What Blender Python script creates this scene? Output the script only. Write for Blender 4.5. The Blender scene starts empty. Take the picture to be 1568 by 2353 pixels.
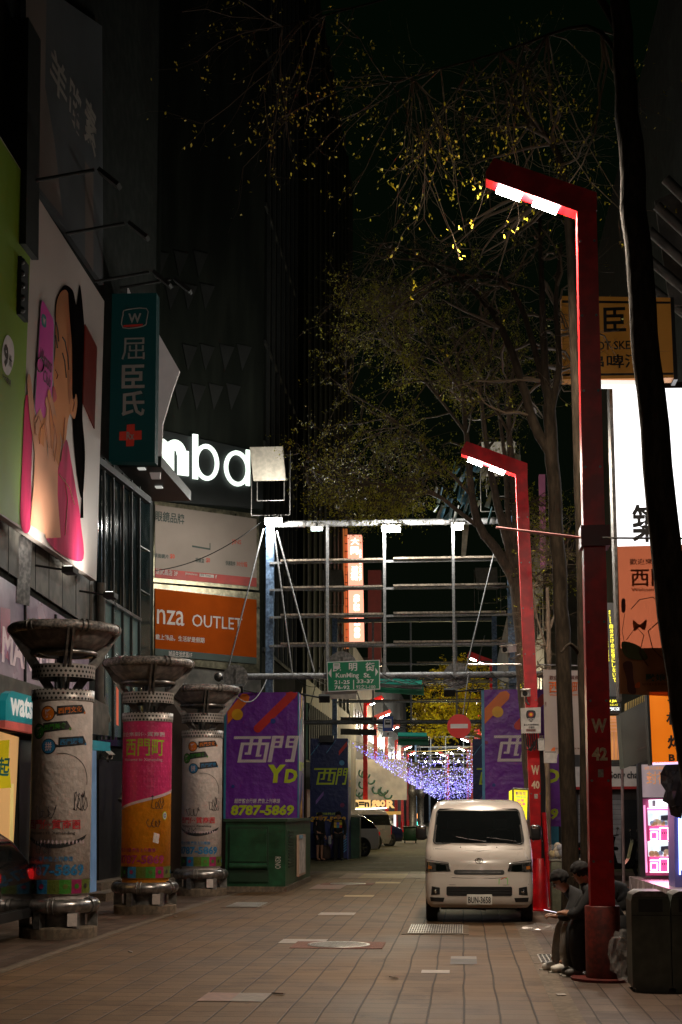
import bpy, bmesh, math, random
from mathutils import Vector as V, Matrix, noise
R_ = math.radians
sc = bpy.context.scene
COL = sc.collection
random.seed(7)

# ------------------------------------------------------------------ camera, world, exposure
HFOC, PITCH, YAW, CX, CY = 3268.0, R_(6.0), R_(4.85), 784.0, 1522.5     # in 1568 x 2353 pixels
CAM = V((0, 0, 1.7))
FW = V((-math.sin(YAW)*math.cos(PITCH), math.cos(YAW)*math.cos(PITCH), math.sin(PITCH)))
RT = V((math.cos(YAW), math.sin(YAW), 0))
UP = RT.cross(FW)
cd = bpy.data.cameras.new('camera'); cam = bpy.data.objects.new('camera', cd); COL.objects.link(cam)
cam.matrix_world = Matrix.Translation(CAM) @ Matrix((RT, UP, -FW)).transposed().to_4x4()
cd.sensor_fit = 'VERTICAL'; cd.sensor_height = 36.0; cd.lens = 36.0*HFOC/2353.0
cd.shift_y = (CY-1176.5)/2353.0
cd.clip_end = 2000; cd.clip_start = 0.1
sc.camera = cam
w = bpy.data.worlds.new("World"); sc.world = w; w.use_nodes = True
wn = w.node_tree; bg = wn.nodes['Background']
wg = wn.nodes.new('ShaderNodeTexGradient'); wt = wn.nodes.new('ShaderNodeTexCoord'); wr = wn.nodes.new('ShaderNodeValToRGB')
ws = wn.nodes.new('ShaderNodeSeparateXYZ')
wn.links.new(wt.outputs['Generated'], ws.inputs[0]); wn.links.new(ws.outputs[2], wr.inputs[0])
wr.color_ramp.elements[0].color = (0.0016, 0.0024, 0.0013, 1); wr.color_ramp.elements[1].color = (0.0003, 0.0013, 0.0004, 1)
wr.color_ramp.elements[1].position = 0.55
wn.links.new(wr.outputs[0], bg.inputs[0]); bg.inputs[1].default_value = 1.0
sc.view_settings.view_transform = 'Standard'; sc.view_settings.look = 'None'
sc.view_settings.exposure = 0.42; sc.view_settings.gamma = 1.0
sc.render.engine = 'CYCLES'
sc.cycles.use_denoising = True; sc.cycles.max_bounces = 6; sc.cycles.transparent_max_bounces = 12
sc.cycles.caustics_reflective = False; sc.cycles.caustics_refractive = False
sc.cycles.sample_clamp_indirect = 4.0

# ------------------------------------------------------------------ pixel -> world helpers
def ray(x, y): return FW + RT*((x-CX)/HFOC) - UP*((y-CY)/HFOC)
def P(x, y, Y):
    d = ray(x, y); return CAM + d*(Y/d.y)
def G(x, y, z=0.0):
    d = ray(x, y); return CAM + d*((z-CAM.z)/d.z)

class Fr:
    """a plane with origin O, right R, up U"""
    def __init__(s, O, R, U=(0, 0, 1)):
        s.O = V(O); s.R = V(R).normalized(); s.U = V(U).normalized(); s.N = s.R.cross(s.U).normalized()
    def uv(s, x, y, off=0.0):
        d = ray(x, y); t = (s.O+s.N*off-CAM).dot(s.N)/d.dot(s.N); p = CAM+d*t-s.O
        return p.dot(s.R), p.dot(s.U)
    def pt(s, u, v, off=0.0): return s.O+s.R*u+s.U*v+s.N*off
    def px(s, x, y, off=0.0):
        u, v = s.uv(x, y, off); return s.pt(u, v, off)
def Front(Y): return Fr((0, Y, 0), (1, 0, 0))

# ------------------------------------------------------------------ materials
def lin(h):
    h = h.lstrip('#'); o = []
    for i in (0, 2, 4):
        c = int(h[i:i+2], 16)/255.0
        o.append(c/12.92 if c <= .04045 else ((c+.055)/1.055)**2.4)
    return o
MATS = {}
def M(name, col, rough=.55, metal=0.0, var=.2, scale=2.5, bump=0.0, emit=0.0, ecol=None, alpha=1.0, trans=0.0, detail=5, stretch=None, coat=0.0, sss=0.0, dirt=0.0, spec=None):
    if name in MATS: return MATS[name]
    m = bpy.data.materials.new(name); m.use_nodes = True; nt = m.node_tree; n = nt.nodes; L = nt.links
    b = n['Principled BSDF']
    if isinstance(col, str): col = lin(col)
    c0 = [max(0, x*(1-var)) for x in col]+[1]; c1 = [min(1, x*(1+var)) for x in col]+[1]
    tc = n.new('ShaderNodeTexCoord'); src = tc.outputs['Object']
    if stretch:
        mp = n.new('ShaderNodeMapping'); mp.inputs['Scale'].default_value = stretch; L.new(src, mp.inputs[0]); src = mp.outputs[0]
    nz = n.new('ShaderNodeTexNoise'); nz.inputs['Scale'].default_value = scale; nz.inputs['Detail'].default_value = detail
    L.new(src, nz.inputs[0])
    rp = n.new('ShaderNodeValToRGB'); rp.color_ramp.elements[0].position = .32; rp.color_ramp.elements[1].position = .68
    rp.color_ramp.elements[0].color = c0; rp.color_ramp.elements[1].color = c1
    L.new(nz.outputs[0], rp.inputs[0]); co = rp.outputs[0]
    if dirt:
        n2 = n.new('ShaderNodeTexNoise'); n2.inputs['Scale'].default_value = scale*4; n2.inputs['Detail'].default_value = 8
        L.new(src, n2.inputs[0])
        r2 = n.new('ShaderNodeValToRGB'); r2.color_ramp.elements[0].position = .42; r2.color_ramp.elements[1].position = .62
        r2.color_ramp.elements[0].color = (1-dirt, 1-dirt*.95, 1-dirt*.9, 1); r2.color_ramp.elements[1].color = (1, 1, 1, 1)
        L.new(n2.outputs[0], r2.inputs[0]); mx = n.new('ShaderNodeMix'); mx.data_type = 'RGBA'; mx.blend_type = 'MULTIPLY'; mx.inputs[0].default_value = 1
        L.new(co, mx.inputs[6]); L.new(r2.outputs[0], mx.inputs[7]); co = mx.outputs[2]
    L.new(co, b.inputs['Base Color'])
    mr = n.new('ShaderNodeMapRange'); mr.inputs[3].default_value = max(.02, rough-.08); mr.inputs[4].default_value = min(1, rough+.1)
    L.new(nz.outputs[0], mr.inputs[0]); L.new(mr.outputs[0], b.inputs['Roughness'])
    b.inputs['Metallic'].default_value = metal
    if spec is not None: b.inputs['Specular IOR Level'].default_value = spec
    if coat: b.inputs['Coat Weight'].default_value = coat; b.inputs['Coat Roughness'].default_value = .04
    if trans: b.inputs['Transmission Weight'].default_value = trans
    if alpha < 1: b.inputs['Alpha'].default_value = alpha
    if bump:
        bp = n.new('ShaderNodeBump'); bp.inputs['Strength'].default_value = 1.0; bp.inputs['Distance'].default_value = bump
        nb = n.new('ShaderNodeTexNoise'); nb.inputs['Scale'].default_value = scale*3; nb.inputs['Detail'].default_value = 6
        L.new(src, nb.inputs[0]); L.new(nb.outputs[0], bp.inputs['Height']); L.new(bp.outputs[0], b.inputs['Normal'])
    if emit:
        e = ecol if ecol is not None else col
        if isinstance(e, str): e = lin(e)
        em = n.new('ShaderNodeMix'); em.data_type = 'RGBA'; em.inputs[6].default_value = [x*.88 for x in e]+[1]; em.inputs[7].default_value = list(e)+[1]
        L.new(nz.outputs[0], em.inputs[0]); L.new(em.outputs[2], b.inputs['Emission Color']); b.inputs['Emission Strength'].default_value = emit
    MATS[name] = m
    return m

# ------------------------------------------------------------------ text outlines -> 2D meshes (Blender's own built-in font)
TXT = {}
def text2d(s, bold=0.0, space=1.0):
    if any(ord(c) > 0x2e80 for c in s): bold = 0.0 if s == '屈' else min(bold, .022 if len(s) < 2 else .014)
    k = (s, bold, space)
    if k in TXT: return TXT[k]
    cu = bpy.data.curves.new('t', 'FONT'); cu.body = s; cu.resolution_u = 2; cu.offset = bold; cu.space_character = space
    ob = bpy.data.objects.new('t', cu); me = ob.to_mesh()
    vs = [(v.co.x, v.co.y) for v in me.vertices]; fs = [tuple(p.vertices) for p in me.polygons]
    ob.to_mesh_clear(); bpy.data.objects.remove(ob); bpy.data.curves.remove(cu)
    if not vs: vs = [(0, 0), (1, 0), (1, 1)]; fs = [(0, 1, 2)]
    x0 = min(v[0] for v in vs); x1 = max(v[0] for v in vs); y0 = min(v[1] for v in vs); y1 = max(v[1] for v in vs)
    vs = [((v[0]-x0)/(x1-x0 or 1), (v[1]-y0)/(y1-y0 or 1)) for v in vs]
    TXT[k] = (vs, fs, (x1-x0)/(y1-y0 or 1)); return TXT[k]

# ------------------------------------------------------------------ mesh builder
ORG = {}
class MB:
    def __init__(s): s.v = []; s.f = []; s.mi = []; s.sm = []; s.mats = []
    def add(s, vs, fs, mat, smooth=False):
        if mat not in s.mats: s.mats.append(mat)
        k = len(s.v); i = s.mats.index(mat); s.v += [V(v) for v in vs]
        for f in fs: s.f.append(tuple(a+k for a in f)); s.mi.append(i); s.sm.append(smooth)
        return s
    def box(s, c, d, mat, rot=None):
        c = V(c); h = V(d)*.5; vs = []
        for i in range(8):
            p = V((h.x*(1 if i & 1 else -1), h.y*(1 if i & 2 else -1), h.z*(1 if i & 4 else -1)))
            vs.append(c+(rot @ p if rot else p))
        return s.add(vs, [(0, 2, 3, 1), (4, 5, 7, 6), (0, 1, 5, 4), (2, 6, 7, 3), (0, 4, 6, 2), (1, 3, 7, 5)], mat)
    def bx(s, x0, x1, y0, y1, z0, z1, mat): return s.box(((x0+x1)/2, (y0+y1)/2, (z0+z1)/2), (abs(x1-x0), abs(y1-y0), abs(z1-z0)), mat)
    def bbox(s, c, d, r, mat, seg=2):
        """bevelled box"""
        bm = bmesh.new(); bmesh.ops.create_cube(bm, size=1.0)
        for v in bm.verts: v.co = V((v.co.x*d[0], v.co.y*d[1], v.co.z*d[2]))
        bmesh.ops.bevel(bm, geom=bm.edges[:], offset=r, segments=seg, affect='EDGES', profile=.5)
        bm.verts.index_update(); s.add([V(c)+v.co for v in bm.verts], [tuple(v.index for v in f.verts) for f in bm.faces], mat, True); bm.free(); return s
    def prism(s, pts, ext, mat, smooth=False):
        """closed polygon pts (world) extruded by vector ext"""
        n = len(pts); ext = V(ext); vs = [V(p) for p in pts]+[V(p)+ext for p in pts]
        fs = [tuple(range(n)), tuple(range(2*n-1, n-1, -1))]+[(i, i+n, (i+1) % n+n, (i+1) % n) for i in range(n)]
        return s.add(vs, fs, mat, smooth)
    def face(s, pts, mat): return s.add(pts, [tuple(range(len(pts)))], mat)
    def tube(s, pts, r, mat, n=8, cap=True, smooth=True):
        pts = [V(p) for p in pts]; m = len(pts)
        if m < 2: return s
        rs = r if isinstance(r, (list, tuple)) else [r]*m
        t = (pts[1]-pts[0]).normalized() if (pts[1]-pts[0]).length else V((0, 0, 1))
        a = t.orthogonal().normalized(); vs = []; fs = []
        for i in range(m):
            t2 = (pts[min(i+1, m-1)]-pts[max(i-1, 0)])
            t2 = t2.normalized() if t2.length > 1e-9 else t
            a = (a-t2*a.dot(t2)); a = a.normalized() if a.length > 1e-6 else t2.orthogonal().normalized(); b = t2.cross(a); t = t2
            for k in range(n):
                q = 2*math.pi*k/n; vs.append(pts[i]+(a*math.cos(q)+b*math.sin(q))*rs[i])
        for i in range(m-1):
            for k in range(n): fs.append((i*n+k, i*n+(k+1) % n, (i+1)*n+(k+1) % n, (i+1)*n+k))
        s.add(vs, fs, mat, smooth)
        if cap and n > 3:
            s.add(vs[:n], [tuple(range(n-1, -1, -1))], mat); s.add(vs[-n:], [tuple(range(n))], mat)
        return s
    def lathe(s, prof, c, mat, n=32, smooth=True, a0=0, a1=360):
        c = V(c); vs = []; fs = []; full = (a1-a0) >= 360; k = n if full else n+1
        for r, z in prof:
            for i in range(k):
                q = R_(a0+(a1-a0)*i/n); vs.append(c+V((r*math.cos(q), r*math.sin(q), z)))
        for j in range(len(prof)-1):
            for i in range(n):
                i2 = (i+1) % k if full else i+1
                fs.append((j*k+i, j*k+i2, (j+1)*k+i2, (j+1)*k+i))
        return s.add(vs, fs, mat, smooth)
    def torus(s, c, R, r, mat, n=40, m=12):
        c = V(c); vs = []; fs = []
        for i in range(n):
            a = 2*math.pi*i/n
            for j in range(m):
                b = 2*math.pi*j/m; q = R+r*math.cos(b); vs.append(c+V((q*math.cos(a), q*math.sin(a), r*math.sin(b))))
        for i in range(n):
            for j in range(m): fs.append((i*m+j, ((i+1) % n)*m+j, ((i+1) % n)*m+(j+1) % m, i*m+(j+1) % m))
        return s.add(vs, fs, mat, True)
    def ball(s, c, r, mat, nu=14, nv=9):
        c = V(c); rr = r if isinstance(r, (tuple, list, V)) else (r, r, r); vs = []; fs = []
        for j in range(nv+1):
            t = math.pi*j/nv
            for i in range(nu):
                a = 2*math.pi*i/nu; vs.append(c+V((rr[0]*math.sin(t)*math.cos(a), rr[1]*math.sin(t)*math.sin(a), rr[2]*math.cos(t))))
        for j in range(nv):
            for i in range(nu): fs.append((j*nu+i, (j+1)*nu+i, (j+1)*nu+(i+1) % nu, j*nu+(i+1) % nu))
        return s.add(vs, fs, mat, True)
    # ---- things laid out on a plane (pixel outline put on the plane at its true place)
    def sheet(s, fr, pxs, mat, off=.006): return s.add([fr.px(x, y, off) for x, y in pxs], [tuple(range(len(pxs)))], mat)
    def slab(s, fr, pxs, t, mat, off=0.0):
        p = [fr.px(x, y, off) for x, y in pxs]; return s.prism(p, fr.N*(-t), mat)
    def rect(s, fr, u0, v0, u1, v1, mat, off=.006): return s.face([fr.pt(u0, v0, off), fr.pt(u1, v0, off), fr.pt(u1, v1, off), fr.pt(u0, v1, off)], mat)
    def txt(s, fr, t, box, mat, off=.008, bold=.01, shear=0.0, space=1.0, rot=0):
        x0, y0, x1, y1 = box; xm = (x0+x1)/2; ym = (y0+y1)/2
        u0 = fr.uv(x0, ym, off)[0]; u1 = fr.uv(x1, ym, off)[0]; v0 = fr.uv(xm, y1, off)[1]; v1 = fr.uv(xm, y0, off)[1]
        return s.txtuv(fr, t, (u0, v0, u1, v1), mat, off, bold, shear, space, rot)
    def txtuv(s, fr, t, box, mat, off=.008, bold=.01, shear=0.0, space=1.0, rot=0):
        vs, fs, asp = text2d(t, bold, space); u0, v0, u1, v1 = box; out = []
        for a, b in vs:
            if rot: a, b = b, 1-a
            out.append(fr.pt(u0+(u1-u0)*(a+(b-.5)*shear*(v1-v0)/abs(u1-u0)), v0+(v1-v0)*b, off))
        return s.add(out, fs, mat)
    def build(s, name, parent=None, origin=None, **kw):
        me = bpy.data.meshes.new(name); o = bpy.data.objects.new(name, me); COL.objects.link(o)
        og = ORG.get(parent.name, V((0, 0, 0))) if parent else V(origin or (0, 0, 0))
        me.from_pydata([tuple(v-og) for v in s.v], [], s.f)
        for m in s.mats: me.materials.append(m)
        me.polygons.foreach_set('material_index', s.mi); me.polygons.foreach_set('use_smooth', s.sm)
        me.validate(); me.update()
        if parent: o.parent = parent
        else: o.location = og
        ORG[o.name] = og
        for k, v in kw.items(): o[k] = v
        return o
def tag(o, label=None, category=None, group=None, kind=None):
    if label: o['label'] = label
    if category: o['category'] = category
    if group: o['group'] = group
    if kind: o['kind'] = kind
    return o
def thing(name, label, category, loc=(0, 0, 0), group=None, rz=0, kind=None):
    o = bpy.data.objects.new(name, None); COL.objects.link(o); o.location = loc; o.rotation_euler = (0, 0, rz); o.empty_display_size = .2
    ORG[o.name] = V(loc); return tag(o, label, category, group, kind)
def kids(o): return [c for c in list(bpy.data.objects) if c.parent == o]
def copy_tree(o, parent=None):
    c = o.copy(); COL.objects.link(c); c.parent = parent
    for k in kids(o): copy_tree(k, c)
    return c
def struct(mb, name): return tag(mb.build(name), kind='structure')
def catenary(a, b, sag, n=10):
    a = V(a); b = V(b); return [a.lerp(b, i/n)-V((0, 0, sag*4*(i/n)*(1-i/n))) for i in range(n+1)]
def area(name, loc, size, power, col, aim, parent=None, size_y=None, spread=180):
    l = bpy.data.lights.new(name, 'AREA'); l.energy = power; l.color = col; l.shape = 'RECTANGLE'; l.size = size; l.size_y = size_y or size; l.spread = R_(spread)
    o = bpy.data.objects.new(name, l); COL.objects.link(o)
    og = ORG.get(parent.name, V((0, 0, 0))) if parent else V((0, 0, 0))
    o.location = V(loc)-og; o.rotation_euler = V(aim).to_track_quat('-Z', 'Y').to_euler()
    if parent: o.parent = parent
    return o
def point(name, loc, power, col, r=.1, parent=None):
    l = bpy.data.lights.new(name, 'POINT'); l.energy = power; l.color = col; l.shadow_soft_size = r
    o = bpy.data.objects.new(name, l); COL.objects.link(o)
    og = ORG.get(parent.name, V((0, 0, 0))) if parent else V((0, 0, 0))
    o.location = V(loc)-og
    if parent: o.parent = parent
    return o

# ------------------------------------------------------------------ common materials
def node_mat(name):
    m = bpy.data.materials.new(name); m.use_nodes = True; return m, m.node_tree.nodes, m.node_tree.links, m.node_tree.nodes['Principled BSDF']
def math_n(n, L, op, a, b=None, c=None):
    q = n.new('ShaderNodeMath'); q.operation = op
    for i, x in enumerate((a, b, c)):
        if x is None: continue
        if isinstance(x, (int, float)): q.inputs[i].default_value = x
        else: L.new(x, q.inputs[i])
    return q.outputs[0]
def paving_mat(name, tx, ty, c_lo, c_hi, wx=.035, wy=.014, rough=.5):
    m, n, L, b = node_mat(name)
    tc = n.new('ShaderNodeTexCoord'); sp = n.new('ShaderNodeSeparateXYZ'); L.new(tc.outputs['Object'], sp.inputs[0])
    wob = n.new('ShaderNodeTexNoise'); wob.inputs['Scale'].default_value = .55; wob.inputs['Detail'].default_value = 2; L.new(tc.outputs['Object'], wob.inputs[0])
    wx_ = math_n(n, L, 'MULTIPLY_ADD', wob.outputs[0], .05, -.025)
    u = math_n(n, L, 'DIVIDE', math_n(n, L, 'ADD', sp.outputs[0], wx_), tx)
    fu = math_n(n, L, 'FLOOR', u)
    wc = n.new('ShaderNodeTexWhiteNoise'); wc.noise_dimensions = '1D'; L.new(fu, wc.inputs['W'])
    v = math_n(n, L, 'ADD', math_n(n, L, 'DIVIDE', sp.outputs[1], ty), math_n(n, L, 'MULTIPLY', wc.outputs[0], .16))
    fv = math_n(n, L, 'FLOOR', v)
    du = math_n(n, L, 'ABSOLUTE', math_n(n, L, 'SUBTRACT', math_n(n, L, 'FRACT', u), .5)); dv = math_n(n, L, 'ABSOLUTE', math_n(n, L, 'SUBTRACT', math_n(n, L, 'FRACT', v), .5))
    ju = math_n(n, L, 'SMOOTH_MIN', 1, 1, 0)
    mu = n.new('ShaderNodeMapRange'); mu.inputs[1].default_value = .5-wx*1.7; mu.inputs[2].default_value = .5-wx*.5; L.new(du, mu.inputs[0])
    mv = n.new('ShaderNodeMapRange'); mv.inputs[1].default_value = .5-wy*1.9; mv.inputs[2].default_value = .5-wy*.6; L.new(dv, mv.inputs[0]); 
    jv = math_n(n, L, 'MULTIPLY', mv.outputs[0], .55)
    j = math_n(n, L, 'MAXIMUM', mu.outputs[0], jv)
    cv = n.new('ShaderNodeCombineXYZ'); L.new(fu, cv.inputs[0]); L.new(fv, cv.inputs[1])
    wnn = n.new('ShaderNodeTexWhiteNoise'); wnn.noise_dimensions = '2D'; L.new(cv.outputs[0], wnn.inputs[0])
    cr = n.new('ShaderNodeValToRGB'); e = cr.color_ramp.elements; e[0].color = (*c_lo, 1); e[1].color = (*c_hi, 1); L.new(wnn.outputs[0], cr.inputs[0])
    big = n.new('ShaderNodeTexNoise'); big.inputs['Scale'].default_value = .45; big.inputs['Detail'].default_value = 7; L.new(tc.outputs['Object'], big.inputs[0])
    br = n.new('ShaderNodeValToRGB'); br.color_ramp.elements[0].position = .3; br.color_ramp.elements[1].position = .7; br.color_ramp.elements[0].color = (.66, .64, .62, 1); br.color_ramp.elements[1].color = (1.08, 1.06, 1.04, 1)
    L.new(big.outputs[0], br.inputs[0])
    gr = n.new('ShaderNodeTexNoise'); gr.inputs['Scale'].default_value = 60; gr.inputs['Detail'].default_value = 4; L.new(tc.outputs['Object'], gr.inputs[0])
    gm = n.new('ShaderNodeMapRange'); gm.inputs[3].default_value = .72; gm.inputs[4].default_value = 1.22; L.new(gr.outputs[0], gm.inputs[0])
    def mul(a, bb):
        q = n.new('ShaderNodeMix'); q.data_type = 'RGBA'; q.blend_type = 'MULTIPLY'; q.inputs[0].default_value = 1; L.new(a, q.inputs[6]); L.new(bb, q.inputs[7]); return q.outputs[2]
    c = mul(mul(cr.outputs[0], br.outputs[0]), gm.outputs[0])
    vo = n.new('ShaderNodeTexVoronoi'); vo.inputs['Scale'].default_value = 2.6; L.new(tc.outputs['Object'], vo.inputs[0])
    gs = n.new('ShaderNodeValToRGB'); gs.color_ramp.elements[0].position = .05; gs.color_ramp.elements[1].position = .075; gs.color_ramp.elements[0].color = (.38, .36, .34, 1); gs.color_ramp.elements[1].color = (1, 1, 1, 1); L.new(vo.outputs['Distance'], gs.inputs[0])
    st = n.new('ShaderNodeTexNoise'); st.inputs['Scale'].default_value = 1.3; st.inputs['Detail'].default_value = 9; st.inputs['Roughness'].default_value = .7; L.new(tc.outputs['Object'], st.inputs[0])
    sr = n.new('ShaderNodeValToRGB'); sr.color_ramp.elements[0].position = .38; sr.color_ramp.elements[1].position = .50; sr.color_ramp.elements[0].color = (.66, .63, .60, 1); sr.color_ramp.elements[1].color = (1, 1, 1, 1); L.new(st.outputs[0], sr.inputs[0])
    c = mul(mul(c, gs.outputs[0]), sr.outputs[0])
    jm = n.new('ShaderNodeMix'); jm.data_type = 'RGBA'; jm.inputs[7].default_value = (.012, .010, .008, 1); L.new(math_n(n, L, 'MULTIPLY', j, .85), jm.inputs[0]); L.new(c, jm.inputs[6])
    L.new(jm.outputs[2], b.inputs['Base Color'])
    rr = n.new('ShaderNodeMapRange'); rr.inputs[3].default_value = rough-.02; rr.inputs[4].default_value = rough+.32; b.inputs['Specular IOR Level'].default_value = .22; L.new(big.outputs[0], rr.inputs[0]); L.new(rr.outputs[0], b.inputs['Roughness'])
    h = math_n(n, L, 'ADD', math_n(n, L, 'MULTIPLY', j, -1.0), math_n(n, L, 'ADD', math_n(n, L, 'MULTIPLY', gr.outputs[0], .35), math_n(n, L, 'MULTIPLY', wnn.outputs[0], .25)))
    bp = n.new('ShaderNodeBump'); bp.inputs['Distance'].default_value = .006; bp.inputs['Strength'].default_value = .8; L.new(h, bp.inputs['Height']); L.new(bp.outputs[0], b.inputs['Normal'])
    return m
PAVE = paving_mat('street_paving_tiles', .30, .30, (.118, .070, .034), (.158, .096, .050), .024, .028)
SIDE = paving_mat('sidewalk_paving', .22, .42, (.085, .055, .04), (.14, .098, .075), .02, .02)
ASPH = M('asphalt', (.12, .105, .060), .85, spec=.2, var=.35, scale=1.2, bump=.01, dirt=.35)
CONC = M('kerb_concrete', (.17, .13, .095), .8, spec=.2, var=.2, scale=4, bump=.005, dirt=.3)
STEEL = M('brushed_steel', (.36, .34, .33), .30, metal=.85, var=.25, scale=3, dirt=.45, bump=.002)
DSTEEL = M('dull_grey_steel', (.22, .21, .20), .45, metal=.6, var=.3, scale=3, dirt=.4)
BLACK = M('black_plastic', (.012, .012, .013), .45)
DARKM = M('dark_metal', (.02, .022, .022), .75, metal=.3, var=.3)
WHITEP = M('white_paint', (.50, .47, .43), .5, var=.08, dirt=.15)
RED = M('red_pole_paint', (.60, .005, .010), .38, var=.14, scale=1.5, dirt=.30)
BLUEG = M('blue_grey_post_paint', (.17, .27, .44), .5, var=.25, scale=4, dirt=.5)
GALV = M('galvanised_bar', (.30, .30, .31), .55, metal=.25, var=.2, scale=6, dirt=.35)
RUST = M('weathered_plank', (.34, .27, .21), .8, var=.35, scale=5, dirt=.5)
GLASSD = M('dark_window_glass', (.012, .022, .024), .06, var=.2, coat=.3)
WALLD = M('dark_panel_wall', (.022, .025, .022), .9, spec=.1, var=.2, scale=.8, dirt=.3)
WALLG = M('grey_metal_panel', (.13, .12, .105), .65, spec=.2, var=.2, scale=.8, dirt=.35)
CREAM = (1.0, .88, .74)
WARM = (1.0, .80, .58); COOL = (.92, .97, 1.0)
def LED(name, col, s): return M(name, (.9, .9, .9), .4, emit=s, ecol=col, var=.02)
LEDW = LED('white_led_tube', (1, .97, .95), 60)
FLOODW = LED('floodlight_glass', (.95, 1, 1), 140)

# ------------------------------------------------------------------ ground
g = MB(); g.face([(-120, -30, 0), (120, -30, 0), (120, 900, 0), (-120, 900, 0)], ASPH); struct(g, 'road')
g = MB()
def kx(y):    # left kerb line
    return -4.86 if y < 20 else (-4.86+.12*(y-20)/8 if y < 28 else (-4.74+.95*((y-28)/13.3)**1.3))
ys = [-20, 6, 12, 20, 24, 28, 30, 32, 34, 36, 38, 40, 41.3]
for a, b in zip(ys, ys[1:]): g.face([(kx(a), a, .004), (.78, a, .004), (.78, b, .004), (kx(b), b, .004)], PAVE)
struct(g, 'pavement')
g = MB()
for a, b in zip(ys, ys[1:]):
    g.face([(kx(a)-.13, a, .008), (kx(a), a, .008), (kx(b), b, .008), (kx(b)-.13, b, .008)], CONC)
    g.face([(.78, a, .008), (.98, a, .008), (.98, b, .008), (.78, b, .008)], CONC)
struct(g, 'kerb_strip')
g = MB()
for a, b in zip(ys, ys[1:]): g.face([(-20, a, .004), (kx(a)-.13, a, .004), (kx(b)-.13, b, .004), (-20, b, .004)], SIDE)
g.face([(.98, -20, .004), (20, -20, .004), (20, 41.3, .004), (.98, 41.3, .004)], SIDE)
struct(g, 'sidewalk')
# pale, pink and yellow replacement tiles let into the paving, and painted reflections
PT = {k: M('inlaid_tile_'+k, c, .6, var=.12, scale=3, dirt=.25) for k, c in dict(pale=(.32, .27, .23), pink=(.22, .12, .09), grey=(.19, .15, .12), ochre=(.36, .24, .10), dark=(.06, .045, .035)).items()}
g = MB()
for x0, x1, y0, y1, k in ((-2.40, -1.80, 18.6, 19.2, 'pale'), (-2.40, -2.1, 12.9, 13.5, 'pink'), (-2.1, -1.8, 12.9, 13.5, 'grey'), (-2.4, -1.8, 23.7, 24.3, 'pale'), (-2.4, -1.8, 28.8, 29.4, 'ochre'), (-.45, -.15, 15.3, 15.6, 'pale'), (-.15, .15, 16.8, 17.1, 'grey'), (-.15, .15, 16.2, 16.8, 'dark'),
                       (-3.2, -2.7, 36.8, 39.6, 'pink'), (-2.7, -1.5, 36.8, 39.6, 'ochre'), (-1.5, -.4, 37, 39.6, 'pink'), (-2.1, -1.5, 34.2, 35.0, 'ochre'), (-3.4, -2.7, 31.6, 33.6, 'pink')):  # wide pink and ochre bands near the crossing paint coloured reflections
    g.face([(x0, y0, .010), (x1, y0, .010), (x1, y1, .010), (x0, y1, .010)], PT[k])
YL = M('worn_road_paint', (.42, .40, .33), .7, dirt=.6)
for k, (x0, x1, y0, y1) in enumerate(((-3.0, -1.2, 48, 48.15), (-2.2, .2, 55, 55.15), (-3.1, -1.8, 44.3, 44.42))): g.face([(x0, y0, .008), (x1, y0, .008), (x1, y1, .008), (x0, y1, .008)], YL)
struct(g, 'paving_tiles_and_reflections')
IRON = M('cast_iron', (.13, .125, .115), .5, metal=.5, var=.3, scale=14, dirt=.3)
IRONL = M('worn_iron_rim', (.42, .40, .37), .4, metal=.6, var=.2)
REDB = M('red_gravel_surround', (.16, .07, .05), .85, var=.35, scale=40, bump=.004)
def manhole(x, y, r, label):
    t = thing('manhole_cover', label, 'manhole', (x, y, .0))
    s = MB(); s.box((x, y, .009), (r*2.9, r*2.3, .006), REDB); s.build('surround', t)
    c = MB(); c.lathe([(r*.90, .020), (r, .020), (r, .008)], (x, y, 0), IRONL, 40); c.lathe([(0, .015), (r*.9, .015)], (x, y, 0), IRON, 40)
    n = 9
    for i in range(-n, n+1):
        for j in range(-n, n+1):
            if (i+j) % 2 == 0 and (i*i+j*j) < (n*.86)**2: c.box((x+i*r/n, y+j*r/n, .018), (r/n*.8, r/n*.8, .006), IRONL)
    c.build('lid', t)
manhole(*G(779, 2173).xy, .40, 'round iron manhole cover with a pale rim in a red gravel patch nearest the camera')
manhole(*G(800, 2032).xy, .42, 'round manhole cover half covered in yellow paint far down the paving')
def grate(x0, x1, y0, y1, label, nx):
    t = thing('drain_grate', label, 'drain grate', ((x0+x1)/2, (y0+y1)/2, 0))
    s = MB(); s.bx(x0-.09, x1+.09, y0-.08, y1+.08, .004, .012, CONC); s.bx(x0, x1, y0, y1, .006, .0135, BLACK); s.build('frame', t)
    c = MB()
    for i in range(nx+1): c.bx(x0+(x1-x0)*i/nx-.007, x0+(x1-x0)*i/nx+.007, y0, y1, .0135, .022, IRONL)
    for i in range(6): yy = y0+(y1-y0)*i/5; c.bx(x0, x1, yy-.009, yy+.009, .014, .0235, IRONL)
    c.build('bars', t)
a = G(938, 2147); b_ = G(1060, 2132)
grate(a.x, b_.x+.02, a.y, b_.y+.35, 'rectangular iron drain grate in the paving in front of the white van', 22)
a = G(520, 2086); b_ = G(614, 2076)
grate(a.x, b_.x, a.y, b_.y, 'dark drain grate in the paving near the striped poster columns', 18)
a = G(1225, 2215); grate(a.x+.1, a.x+.5, a.y+.0, a.y+.9, 'small dark drain grate beside the white sneakers of the sitting man', 8)

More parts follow.
